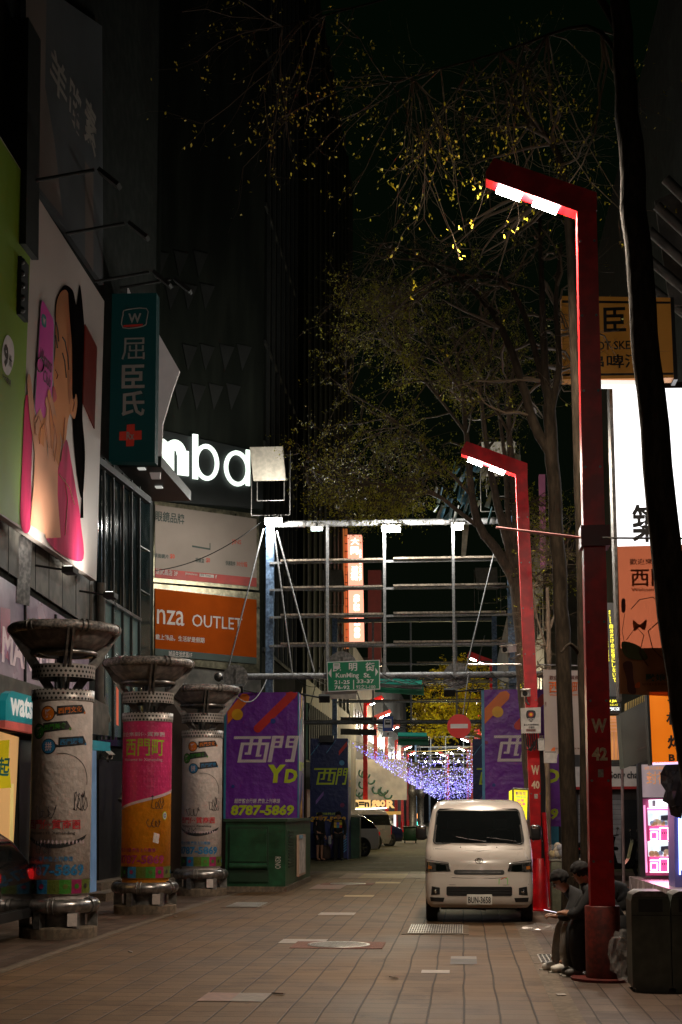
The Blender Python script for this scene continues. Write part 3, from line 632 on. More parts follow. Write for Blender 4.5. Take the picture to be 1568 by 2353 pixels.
def far_building(name, label, x0, x1, y0, y1, h, col, wins=(), cat='building', em=.0):
    t = thing(name, label, cat, ((x0+x1)/2, y0, 0))
    m = MB(); m.bx(x0, x1, y0, y1, 0, h, M(name+'_wall%d' % int(x0*7+y0), col, .7, var=.3, scale=.4, dirt=.3)); m.build('wall', t)
    face = x1 if x1 < 0 else x0; s = 1 if x1 < 0 else -1
    k = 0
    for z in [3.6+3.1*i for i in range(int((h-4)/3.1))]:
        y = y0+1
        while y < y1-1.5:
            k += 1; rnd = random.Random(k*31+int(y0))
            lit = rnd.random() < em
            m = MB(); m.bx(face, face+.06*s, y, y+1.3, z, z+1.4, M('far_window_lit' if lit else 'far_window_dark', (.3, .22, .12) if lit else (.012, .014, .016), .3, emit=.25 if lit else 0, ecol=(1, .7, .35))); m.build('window', t)
            y += 2.3
    return t
far_building('far_shop_building', 'dim building with small windows farther down the left side', -30, -6.6, 85, 120, 12, (.07, .058, .045), em=.06)
far_building('far_shop_building', 'low dark building at the far left end of the street', -30, -6.8, 122, 175, 15, (.05, .045, .04), em=.08)
far_building('far_shop_building', 'dark building behind the right street trees', 3.6, 30, 62, 100, 14, (.08, .07, .06), em=.04)
far_building('far_shop_building', 'dark building at the far right end of the street', 3.4, 30, 104, 175, 16, (.09, .08, .07), em=.08)
t = thing('street_end_building', 'dark building closing the far end of the street', 'building', (-3, 230, 0))
m = MB(); m.bx(-60, 60, 230, 250, 0, 16, M('street_end_wall', (.03, .03, .03), .8)); m.build('wall', t)

# ------------------------------------------------------------------ round poster columns
m_, n_, L_, b_p = node_mat('perforated_band')
tc = n_.new('ShaderNodeTexCoord'); sp = n_.new('ShaderNodeSeparateXYZ'); L_.new(tc.outputs['Object'], sp.inputs[0])
an = math_n(n_, L_, 'MULTIPLY', math_n(n_, L_, 'ARCTAN2', sp.outputs[1], sp.outputs[0]), .43/.062)
zz = math_n(n_, L_, 'DIVIDE', sp.outputs[2], .062)
row = math_n(n_, L_, 'MULTIPLY', math_n(n_, L_, 'FLOOR', zz), .5)
fa = math_n(n_, L_, 'SUBTRACT', math_n(n_, L_, 'FRACT', math_n(n_, L_, 'ADD', an, row)), .5); fz = math_n(n_, L_, 'SUBTRACT', math_n(n_, L_, 'FRACT', zz), .5)
dd = math_n(n_, L_, 'ADD', math_n(n_, L_, 'MULTIPLY', fa, fa), math_n(n_, L_, 'MULTIPLY', fz, fz))
mk = math_n(n_, L_, 'LESS_THAN', dd, .085)
mxx = n_.new('ShaderNodeMix'); mxx.data_type = 'RGBA'; mxx.inputs[6].default_value = (.38, .35, .33, 1); mxx.inputs[7].default_value = (.015, .014, .013, 1); L_.new(mk, mxx.inputs[0]); L_.new(mxx.outputs[2], b_p.inputs['Base Color'])
b_p.inputs['Metallic'].default_value = .4; b_p.inputs['Roughness'].default_value = .42
PERF = m_
def vinyl(name, col, **k): return M(name, col, k.pop('rough', .42), var=.10, scale=4, bump=.012, dirt=.10, **k)
VW = vinyl('vinyl_white', (.66, .58, .55)); VM = vinyl('vinyl_magenta', (.55, .02, .13)); VO = vinyl('vinyl_orange', (.74, .27, .012)); VB = vinyl('ink_blue', (.02, .16, .34)); VG = vinyl('ink_lime', (.34, .42, .02))
VP_ = vinyl('ink_purple', (.28, .015, .09)); VRd = vinyl('ink_red', (.50, .03, .04)); VK = vinyl('ink_black', (.02, .02, .022)); VGn = vinyl('ink_green', (.04, .20, .02)); VOr = vinyl('ink_orange', (.62, .16, .01)); VT = vinyl('ink_pale', (.55, .42, .46)); VDot = vinyl('ink_magenta_light', (.62, .05, .2))
GRAF = M('marker_graffiti', (.02, .02, .03), .5)
CR = .415
def cyl(mb, fr3, verts, faces, mat, R):
    """flat outline (s, z) cut into narrow slices and wrapped round the column"""
    bm = bmesh.new(); vv = [bm.verts.new((a, b, 0)) for a, b in verts]
    for f in faces:
        try: bm.faces.new([vv[i] for i in f])
        except ValueError: pass
    s0 = min(a for a, b in verts); s1 = max(a for a, b in verts); x = math.floor(s0/.06)*.06
    while x < s1:
        bmesh.ops.bisect_plane(bm, geom=bm.verts[:]+bm.edges[:]+bm.faces[:], plane_co=(x, 0, 0), plane_no=(1, 0, 0)); x += .06
    bm.verts.index_update(); c, Fd, Rt = fr3
    out = [c+(Rt*math.sin(v.co.x/CR)+Fd*math.cos(v.co.x/CR))*R+V((0, 0, v.co.y)) for v in bm.verts]
    mb.add(out, [tuple(v.index for v in f.verts) for f in bm.faces], mat); bm.free()
def ctxt(mb, fr3, s, s0, s1, z0, z1, mat, R=CR+.006, bold=.02, tilt=0.0):
    vs, fs, a = text2d(s, bold); cyl(mb, fr3, [(s0+(s1-s0)*p, z0+(z1-z0)*q+tilt*p) for p, q in vs], fs, mat, R)
def cpoly(mb, fr3, pts, mat, R=CR+.003): cyl(mb, fr3, pts, [tuple(range(len(pts)))], mat, R)
def disc(cx, cz, r, rz=None, n=20): return [(cx+r*math.cos(2*math.pi*i/n), cz+(rz or r)*math.sin(2*math.pi*i/n)) for i in range(n)]
def scribble(mb, fr3, s0, z0, w_, h_, seed, n=26):
    r = random.Random(seed); x, y = s0, z0; pts = []
    for i in range(n):
        a = i*.9+r.random()*1.6; pts.append((s0+w_*i/n+.05*math.cos(a)*r.uniform(.4, 1.2), z0+h_*(.5+.5*math.sin(a))*r.uniform(.5, 1)))
    c, Fd, Rt = fr3; q = []
    for i in range(len(pts)-1):
        for t in (0, .33, .66):
            a = pts[i][0]*(1-t)+pts[i+1][0]*t; b = pts[i][1]*(1-t)+pts[i+1][1]*t; q.append(c+(Rt*math.sin(a/CR)+Fd*math.cos(a/CR))*(CR+.007)+V((0, 0, b)))
    mb.tube(q, .0045, GRAF, 4)
def column(cx, cy, style, label):
    t = thing('poster_column', label, 'poster column', (cx, cy, 0), 'round poster columns along the left kerb')
    c = V((cx, cy, 0)); Fd = V((-cx, -cy, 0)).normalized(); Rt = V((-Fd.y, Fd.x, 0)); fr3 = (c, Fd, Rt)
    m = MB(); m.lathe([(0, .16), (.40, .16), (.52, .15), (.53, .13), (.53, 0)], c, CONC, 40, False); m.lathe([(.36, .16), (.36, .60)], c, DSTEEL, 32)
    for k in range(6):
        a = R_(60*k+12); d = V((math.cos(a), math.sin(a), 0)); m.box(c+d*.46+V((0, 0, .26)), (.14, .10, .24), DSTEEL, Matrix.Rotation(a, 3, 'Z'))
    m.build('base', t)
    m = MB(); m.box(c+Fd*.50+Rt*.18+V((0, 0, .26)), (.13, .02, .17), VW, Matrix.Rotation(math.atan2(Fd.y, Fd.x)+math.pi/2, 3, 'Z')); m.build('notice', t)
    m = MB(); m.torus(c+V((0, 0, .435)), .47, .095, STEEL, 56, 16)
    for a in (-.28, -.16, .95, 2.2, 3.6, 4.6):
        d = Rt*math.sin(a)+Fd*math.cos(a); tt = Rt*math.cos(a)-Fd*math.sin(a); q = [c+d*(.47+.103*math.cos(x))+V((0, 0, .435+.103*math.sin(x))) for x in [2*math.pi*i/16 for i in range(17)]]
        m.tube(q, .012, DSTEEL, 5)
    m.build('ring_rail', t)
    m = MB(); m.lathe([(CR-.02, .52), (CR-.02, .585), (CR, .59), (CR, 3.23)], c, VW if style != 'pink' else VO, 64)
    if style == 'pink':
        cpoly(m, fr3, [(-.75, 1.72), (.75, 2.12), (.75, 3.23), (-.75, 3.23)], VM); cpoly(m, fr3, [(-.75, 1.69), (.75, 2.08), (.75, 2.13), (-.75, 1.735)], VT, CR+.004)
        for i in range(17):
            for j in range(13):
                z = 3.15-j*.085; s = -.68+i*.085+(j % 2)*.04
                if z > 1.98+.26*s and not (2.62 < z < 2.96): cpoly(m, fr3, disc(s, z, .016, n=6), VDot, CR+.005)
        ctxt(m, fr3, '歡迎來到優質商圈', -.56, .31, 2.97, 3.045, VT); ctxt(m, fr3, '西門町', -.42, .30, 2.64, 2.93, VG, bold=.035); ctxt(m, fr3, 'Welcome to Ximending', -.46, .27, 2.54, 2.605, VT, bold=.005)
        ctxt(m, fr3, '超勝整合行銷 廣告上刊專線', -.65, .16, 1.03, 1.10, VP_); ctxt(m, fr3, '8787-5869', -.57, .33, .835, .985, VP_, bold=.035)
        cpoly(m, fr3, disc(.34, 1.64, .055, .075), VG, CR+.004); cpoly(m, fr3, disc(.34, 1.64, .042, .058), VW, CR+.006); cpoly(m, fr3, disc(.34, 1.64, .03, .04), VB, CR+.008); cpoly(m, fr3, disc(.34, 1.64, .014, .02), VW, CR+.010)
        scribble(m, fr3, .10, 1.75, .22, .25, 5); scribble(m, fr3, .02, 1.45, .25, .16, 6)
        cpoly(m, fr3, [(.11, 1.20), (.21, 1.17), (.23, 1.33), (.13, 1.36)], VW, CR+.008)
    else:
        for (bx, bz, bt, x0, x1, zt, mt, g1) in ((-.21, 3.04, '西門文化', -.06, .27, 3.03, VOr, '覓'), (-.36, 2.80, '西門美食', -.26, .05, 2.80, VGn, '覓'), (-.19, 2.59, '西門購物', -.03, .30, 2.60, VB, '拼')):
            cpoly(m, fr3, disc(bx, bz, .108), VK, CR+.003); cpoly(m, fr3, disc(bx, bz, .094), mt, CR+.005); cpoly(m, fr3, [(bx+.07, bz-.03), (bx+.17, bz), (bx+.07, bz+.05)], VK, CR+.004)
            ctxt(m, fr3, g1, bx-.05, bx+.05, bz-.06, bz+.06, VT, CR+.008, .05)
            cpoly(m, fr3, [(x0-.02, zt-.025), (x1+.07, zt+.025), (x1+.07, zt+.045), (x1+.01, zt+.14), (x0-.02, zt+.11)], VK, CR+.003)
            ctxt(m, fr3, bt, x0, x1, zt+.005, zt+.085, mt, CR+.007, .05, .035); cpoly(m, fr3, disc(x1+.055, zt+.03, .018), mt, CR+.006)
        ctxt(m, fr3, '西門優質商圈', -.52, .28, 1.47, 1.60, VRd, CR+.009, .05); ctxt(m, fr3, 'Welcome to Ximending', -.50, .20, 1.385, 1.44, VK, CR+.009, .006)
        cpoly(m, fr3, [(-.60+1.02*i/24, 1.40-.13*math.sin(math.pi*i/24)) for i in range(25)]+[(.42-1.02*i/24, 1.36-.15*math.sin(math.pi*i/24)-.0) for i in range(1, 24)], VK, CR+.004)
        for i in range(16): cpoly(m, fr3, [(-.5+i*.055, 1.30), (-.485+i*.055, 1.33), (-.47+i*.055, 1.30), (-.485+i*.055, 1.26)], VT, CR+.007)
        c_, q = fr3[0], []
        for i in range(30):
            a = R_(95-i*8.5); s, z = -.02+.42*math.cos(a), 2.12+.42*math.sin(a)*.9
            q.append(c+(Rt*math.sin(s/CR)+Fd*math.cos(s/CR))*(CR+.007)+V((0, 0, z)))
        m.tube(q[:13], .0035, VK, 4)
        scribble(m, fr3, .18, 1.72, .22, .3, cx*7+cy, 30); scribble(m, fr3, -.35, 1.62, .3, .2, cy, 24); scribble(m, fr3, -.35, 1.12 if cy < 22 else 1.25, .25, .2, cy+3, 26)
        ctxt(m, fr3, '超勝整合行銷 廣告上刊專線', -.65, .18, 1.035, 1.105, VB); ctxt(m, fr3, '8787-5869', -.57, .36, .84, 1.0, VB, bold=.04)
    VDk = vinyl('ink_dark_olive', (.10, .13, .02)); cols = (VGn, VK, VB, VDk, VGn, VP_, VDk, VDk)
    for i in range(8):
        s = -.66+i*.165; cpoly(m, fr3, [(s, .60), (s+.165, .60), (s+.165, .79), (s, .79)], cols[i], CR+.003); cpoly(m, fr3, disc(s+.08, .70, .035), cols[(i+3) % 8], CR+.006)
    m.build('printed_wrap', t)
    m = MB(); m.lathe([(CR+.015, 3.23), (CR+.02, 3.38), (CR-.01, 3.38)], c, PERF, 64)
    m.build('perforated_band', t)
    m = MB(); m.lathe([(CR+.02, 3.545), (CR+.022, 3.73)], c, PERF, 64); m.lathe([(CR+.012, 3.73), (CR+.012, 3.545)], c, DSTEEL, 48); m.build('perforated_band', t)
    m = MB(); m.lathe([(.0, 3.37), (CR-.02, 3.37)], c, DSTEEL, 32); m.lathe([(.07, 3.37), (.07, 3.95)], c, DSTEEL, 16)
    for k in range(4):
        a = math.atan2(Fd.y, Fd.x)+math.pi/2*k+.12; d = V((math.cos(a), math.sin(a), 0)); e = V((-math.sin(a), math.cos(a), 0))
        for eo in ((-.05, .02) if k % 2 == 0 else (-.02,)): m.prism([c+d*.10+e*eo+V((0, 0, 3.38)), c+d*.24+e*eo+V((0, 0, 3.38)), c+d*.78+e*eo+V((0, 0, 4.20)), c+d*.71+e*eo+V((0, 0, 4.26)), c+d*.58+e*eo+V((0, 0, 4.16))], e*.03, DSTEEL)
    m.torus(c+V((0, 0, 3.90)), .445, .03, STEEL, 44, 8); m.build('struts', t)
    m = MB(); m.lathe([(0, 3.86), (.25, 3.87), (.42, 3.93), (.58, 4.05), (.70, 4.20), (.72, 4.27), (.70, 4.29), (.5, 4.16), (.0, 4.05)], c, M('bowl_fibreglass', (.25, .22, .205), .5, var=.35, scale=2, dirt=.5), 48)
    m.torus(c+V((0, 0, 4.235)), .705, .07, M('bowl_rim_tube', (.33, .30, .28), .45, metal=.3, var=.5, scale=6, dirt=.6), 56, 12)
    for k in range(6):
        a = R_(60*k+8)
        for da in (-.05, .05): d = V((math.cos(a+da), math.sin(a+da), 0)); q = [c+d*(.705+.078*math.cos(x))+V((0, 0, 4.235+.078*math.sin(x))) for x in [2*math.pi*i/14 for i in range(15)]]; m.tube(q, .012, DSTEEL, 5)
    m.build('bowl', t)
    return t
for px_, py_, st, lb in ((140, 2160, 'white', 'white poster column nearest the camera with blue phone number and dim badges'), (337, 2103, 'pink', 'magenta and orange poster column, the middle one of three'), (464, 2060, 'white2', 'white poster column beside the green cabinet, farthest of three')):
    q = G(px_, py_); q.y += .5; q = P(px_, 1866, q.y); column(q.x, q.y, st, lb)

# ------------------------------------------------------------------ green cabinet
Yk = 30.4; F1 = Front(Yk); GP = M('dark_green_paint', (.010, .062, .026), .38, var=.35, scale=1.5, dirt=.3); GPd = M('dark_green_recess', (.006, .03, .013), .5)
a = F1.px(519, 1888); b = F1.px(656, 2048)
kb = thing('utility_cabinet', 'large dark green metal cabinet under the left purple banner box', 'cabinet', (a.x, Yk, 0))
m = MB(); m.bx(a.x, b.x, Yk, 35.4, .12, a.z, GP); m.bx(a.x-.03, b.x+.03, Yk-.04, 35.4, 0, .12, CONC); m.bx(a.x-.04, b.x+.05, Yk-.06, 35.45, a.z, a.z+.06, GPd)
m.build('body', kb)
m = MB(); m.bx(a.x+.08, b.x-.36, Yk-.03, Yk, .22, a.z-.1, GPd); m.tube([(a.x+.1, Yk-.04, .55), (b.x-.38, Yk-.04, .55)], .07, GP, 12); m.bx(a.x+.1, b.x-.40, Yk-.05, Yk-.03, .65, a.z-.16, GP); m.build('door', kb)
m = MB(); m.txtuv(Fr((b.x, Yk-.008, 0), (1, 0, 0)), 'RSNO', (-.22, .5, -.1, .75), WHITEP, 0, .0, rot=1); m.build('graffiti', kb)
m = MB()
for k in range(12): m.bx(b.x, b.x+.025, Yk+.5, Yk+1.4, .5+k*.07, .53+k*.07, GPd)
m.build('vent', kb)
m = MB(); m.bx(b.x+.02, b.x+.07, Yk+1.9, Yk+3.3, .25, 1.18, M('notice_frame', (.45, .3, .22), .5)); m.bx(b.x+.07, b.x+.075, Yk+2.0, Yk+3.2, .3, 1.12, M('notice_paper', (.5, .45, .42), .6, var=.3, scale=6)); m.bx(b.x+.08, b.x+.1, Yk+1.9, Yk+2.5, 1.10, 1.18, M('notice_blue', (.15, .3, .45), .5)); m.build('notice_board', kb)

# ------------------------------------------------------------------ banner boxes
CP = M('banner_purple', (.17, .022, .38), .42, var=.14, scale=1.2, bump=.05, stretch=(1, 1, 1)); CPS = M('banner_side_violet', (.24, .13, .46), .42, var=.25, scale=1.2, bump=.05); CB = M('banner_navy', (.012, .022, .12), .45, var=.1, bump=.02); CBS = M('banner_side_blue', (.10, .12, .38), .5, var=.3)
BRd = M('banner_red', (.62, .025, .02), .45, var=.1); BO = M('banner_orange', (.80, .17, .01), .45, var=.12); BY = M('banner_yellow', (.85, .44, .01), .45); BLm = M('banner_lime', (.58, .70, .02), .45, var=.06); BWt = M('banner_hatched_white', (.82, .74, .76), .45, var=.1); BCy = M('banner_cyan_edge', (.03, .25, .42), .5); BPk = M('banner_plum_dot', (.25, .03, .12), .5); BLb = M('banner_blue_dot', (.02, .05, .35), .5); BSk = M('banner_sky', (.08, .3, .55), .5)
def capsule(mb, fr, a, b, r, mat, off=.012):
    au, bu = V((*fr.uv(*a), 0)), V((*fr.uv(*b), 0)); r = abs(fr.uv(a[0]+r, a[1])[0]-au.x); d = (bu-au).normalized(); ang = math.atan2(d.y, d.x); pts = []
    for i in range(13): q = ang+math.pi/2+math.pi*i/12; pts.append(fr.pt(au.x+r*math.cos(q), au.y+r*math.sin(q), off))
    for i in range(13): q = ang-math.pi/2+math.pi*i/12; pts.append(fr.pt(bu.x+r*math.cos(q), bu.y+r*math.sin(q), off))
    mb.face(pts, mat)
def dot(mb, fr, c, r, mat, off=.016):
    u, v = fr.uv(*c); r = abs(fr.uv(c[0]+r, c[1])[0]-u); mb.face([fr.pt(u+r*math.cos(2*math.pi*i/24), v+r*math.sin(2*math.pi*i/24), off) for i in range(24)], mat)
def big_name(mb, fr, b1, b2, mat, off=.014, hatch=True):
    """slanted block characters"""
    G1 = [(-.28, .90, 1.02, 1.0), (.30, .30, .42, .92), (.60, .22, .72, .92), (.0, 0, .12, .76), (.88, 0, 1.0, .76), (.0, .66, 1.0, .76), (.0, 0, 1.0, .11), (.20, .30, .42, .38), (.60, .22, .80, .30)]
    G2 = [(0, 0, .15, 1), (0, .90, .44, 1), (.32, .55, .44, 1), (0, .73, .44, .80), (0, .54, .44, .62), (.85, 0, 1, 1), (.56, .90, 1, 1), (.56, .55, .68, 1), (.56, .73, 1, .80), (.56, .54, 1, .62), (.66, 0, 1, .10)]
    for gl_, (x0, y0, x1, y1) in ((G1, b1), (G2, b2)):
        xm, ym = (x0+x1)/2, (y0+y1)/2; u0, u1, v0, v1 = fr.uv(x0, ym)[0], fr.uv(x1, ym)[0], fr.uv(xm, y1)[1], fr.uv(xm, y0)[1]; w_, h_ = u1-u0, v1-v0
        if gl_ is G1: u0 += w_*.22; w_ *= .78
        sh = lambda q: (q-.5)*h_*.18
        for k, (a, b, c, d) in enumerate(gl_): o_ = off+.0006*k; mb.face([fr.pt(u0+w_*a+sh(b), v0+h_*b, o_), fr.pt(u0+w_*c+sh(b), v0+h_*b, o_), fr.pt(u0+w_*c+sh(d), v0+h_*d, o_), fr.pt(u0+w_*a+sh(d), v0+h_*d, o_)], mat)
    if hatch:
        x0, y0 = b1[0], b1[1]; x1, y1 = b2[2], b2[3]; u0, v0 = fr.uv(x0, y1); u1, v1 = fr.uv(x1, y0); h = v1-v0; n = int((u1-u0+h)/.055)
        for i in range(n):
            u = u0-h+i*.055; a, b_ = max(0, (u0-u)/h), min(1, (u1-u)/h)
            if b_ > a: mb.face([fr.pt(u+h*a, v0+h*a, off+.008), fr.pt(u+h*a+.008, v0+h*a, off+.008), fr.pt(u+h*b_+.008, v0+h*b_, off+.008), fr.pt(u+h*b_, v0+h*b_, off+.008)], CP)
# left purple box
Yb = 36.2; F1 = Front(Yb); x0 = F1.px(520, 1700).x; x1 = F1.px(686, 1700).x; zt = F1.px(600, 1591).z; zb = F1.px(600, 1887).z
t = thing('banner_box', 'tall purple advertising box with white characters and lime phone number above the green cabinet', 'banner', (x0, Yb, 0))
m = MB(); m.bx(x0+.02, x1-.02, Yb+.03, Yb+1.25, 0, zt-.02, DARKM); m.build('frame', t)
m = MB(); m.bx(x0, x1, Yb, Yb+.02, zb, zt, CP)
m.sheet(F1, [(523, 1665), (523, 1636), (557, 1594), (568, 1594), (574, 1601), (572, 1610)], BO, .010); capsule(m, F1, (593, 1674), (669, 1599), 9.5, BRd); m.sheet(F1, [(657, 1591.5), (684, 1591.5), (684, 1594), (677, 1606), (662, 1606)], BRd, .013); dot(m, F1, (546, 1642), 13, BY, .018); dot(m, F1, (622, 1652), 6, BPk, .010); dot(m, F1, (628, 1657), 6, BLb, .016); dot(m, F1, (536, 1807), 4, BLb)
big_name(m, F1, (533, 1692, 617, 1752), (621, 1691, 682, 1751), BWt)
m.txt(F1, 'Y', (614, 1757, 655, 1799), BLm, .014, .06, .1); m.txt(F1, 'D', (655, 1767, 684, 1799), BLm, .014, .05, .15)
m.txt(F1, '超勝整合行銷 廣告上刊專線', (539, 1835, 644, 1846), BWt, .014, .03, .1); m.txt(F1, '8787-5869', (531, 1849, 676, 1874), BLm, .014, .045, .12)
m.build('front_banner', t)
m = MB(); Fs = Fr((x1, 0, 0), (0, 1, 0)); m.bx(x1-.02, x1, Yb, Yb+1.3, .0, zt-.02, CPS)
for s, (u0, v0, u1, v1), mt in (('ung', (Yb+.1, 2.65, Yb+1.2, 3.0), BLm),): m.txtuv(Fs, s, (u0, v0, u1, v1), mt, .01, .03)
for k, (z, mt) in enumerate(((4.3, BY), (3.9, BSk), (1.1, BO), (.6, BO), (.2, VGn), (1.6, BY), (2.1, BLb))): m.face([(x1+.008, Yb+.3, z-.25), (x1+.008, Yb+.7, z-.1), (x1+.008, Yb+.95, z+.7), (x1+.008, Yb+.6, z+.5)], mt)
m.bx(x1-.015, x1+.012, Yb-.015, Yb+.05, 0, zt, BCy); m.bx(x0-.05, x0+.005, Yb-.012, Yb+.05, zb, zt-.3, BCy)
m.build('side_banner', t)
def clamp_lamp(p, d, label):
    t = thing('clip_floodlight', label, 'flood lamp', p, 'small unlit flood lamps on the banner boxes'); m = MB(); m.tube([p, p+V(d)], .022, DARKM, 6); m.build('arm', t)
    m = MB(); m.box(p+V(d)*1.15, (.28, .10, .20), DARKM, Matrix.Rotation(.6, 3, 'X')); m.build('lamp_head', t)
clamp_lamp(F1.px(590, 1592, .1), (-.35, -.5, .05), 'black flood lamp on the top edge of the left purple banner box'); clamp_lamp(V((x1, Yb+.6, zt)), (.55, -.2, -.12), 'small grey flood lamp reaching right from the left purple banner box')
# right purple box
F1 = Front(Yb); x0 = F1.px(1113, 1700).x; x1 = F1.px(1290, 1700).x; zt = F1.px(1200, 1584).z; zb = F1.px(1200, 1899).z
t = thing('banner_box', 'purple advertising box behind the white van and the second red lamp post', 'banner', (x0, Yb, 0))
m = MB(); m.bx(x0+.02, x1-.02, Yb+.03, Yb+1.25, 0, zt-.02, DARKM); m.bx(x0+.1, x1-.6, Yb+.01, Yb+.03, .0, zb, GP); m.bx(x1-.5, x1-.1, Yb+.01, Yb+.03, 0, zb, BCy); m.build('frame', t)
m = MB(); m.bx(x0, x1, Yb, Yb+.02, zb, zt, CP)
m.sheet(F1, [(1114, 1664), (1114, 1628), (1150, 1590), (1164, 1587), (1172, 1595), (1170, 1606)], BO, .010); dot(m, F1, (1144, 1636), 13, BY); capsule(m, F1, (1191, 1668), (1250, 1604), 9.5, BRd); dot(m, F1, (1135, 1804), 4, BLb); dot(m, F1, (1118, 1706), 4, BPk)
big_name(m, F1, (1131, 1690, 1207, 1750), (1213, 1690, 1284, 1750), BWt)
m.txt(F1, 'Y', (1215, 1757, 1250, 1799), BLm, .014, .06, .1); m.txt(F1, 'D', (1256, 1767, 1286, 1799), BLm, .014, .05, .1); m.txt(F1, '8787-5869', (1134, 1857, 1283, 1883), BLm, .014, .045, .12); m.txt(F1, '超勝整合行銷 廣告上刊專線', (1140, 1843, 1250, 1852), BWt, .014, .03, .1)
m.build('front_banner', t)
m = MB(); m.bx(x0-.06, x0+.01, Yb-.03, Yb+.04, 0, zt, BSk); m.bx(x0-.02, x0, Yb+.04, Yb+1.3, 0, zt-.02, CPS); m.build('side_banner', t)
clamp_lamp(F1.px(1112, 1583, .1), (-.75, -.35, -.1), 'white headed flood lamp reaching left from the right purple banner box')
# navy boxes at the far side of the crossing
Yn = 51.5; F1 = Front(Yn)
for (px0, px1, top, lab) in ((713, 799, 1697, 'navy blue advertising box behind the two standing men'), (1087, 1190, 1698, 'dark navy advertising box half hidden behind the right purple one')):
    x0 = F1.px(px0, 1800).x; x1 = F1.px(px1, 1800).x; zt = F1.px(px0, top).z
    t = thing('banner_box', lab, 'banner', (x0, Yn, 0), 'navy banner boxes beyond the crossing')
    m = MB(); m.bx(x0+.02, x1-.02, Yn+.03, Yn+1.2, 0, zt-.02, DARKM); m.bx(x1-.05, x1+.35, Yn+1.25, Yn+1.9, 0, 1.5, GP); m.build('frame', t)
    m = MB(); m.bx(x0, x1, Yn, Yn+.02, .05, zt, CB); d = px0-713
    big_name(m, F1, (719+d, 1765, 771+d, 1803), (774+d, 1765, 798+d, 1803), BLm, hatch=False); dot(m, F1, (786+d, 1753), 6, BSk); dot(m, F1, (787+d, 1850), 5, BPk)
    m.sheet(F1, [(779+d, 1736), (779+d, 1726), (798+d, 1703), (798+d, 1714)], BRd, .01); m.sheet(F1, [(726+d, 1849), (726+d, 1840), (744+d, 1818), (744+d, 1827)], CPS, .01); m.sheet(F1, [(714+d, 1735), (740+d, 1700), (742+d, 1700), (715+d, 1736)], BSk, .01); m.sheet(F1, [(750+d, 1730), (772+d, 1700), (773+d, 1700), (751+d, 1731)], BSk, .01)
    m.txt(F1, '超勝整合行銷 廣告上刊', (728+d, 1867, 770+d, 1873), BLm, .012, .02); m.txt(F1, '8787-5869', (714+d, 1876, 795+d, 1889), BY, .012, .045, .12)
    for k in range(9): m.sheet(F1, [(783+d, 1962-k*6), (797+d, 1950-k*6), (797+d, 1953-k*6), (783+d, 1965-k*6)], BSk, .01)
    m.sheet(F1, [(738+d, 1970), (752+d, 1945), (770+d, 1925), (760+d, 1958)], CPS, .01); m.build('front_banner', t)
    m = MB(); m.bx(x1, x1+.02, Yn, Yn+1.25, 0, zt-.02, CBS); m.txtuv(Fr((x1+.02, 0, 0), (0, 1, 0)), 'Your', (Yn+.1, 2.6, Yn+1.1, 3.0), BY, .01, .03); m.build('side_banner', t)
    m = MB(); m.box(F1.px(px0+38, top+1, .2), (.5, .2, .25), BLACK); m.build('lamp_box', t)

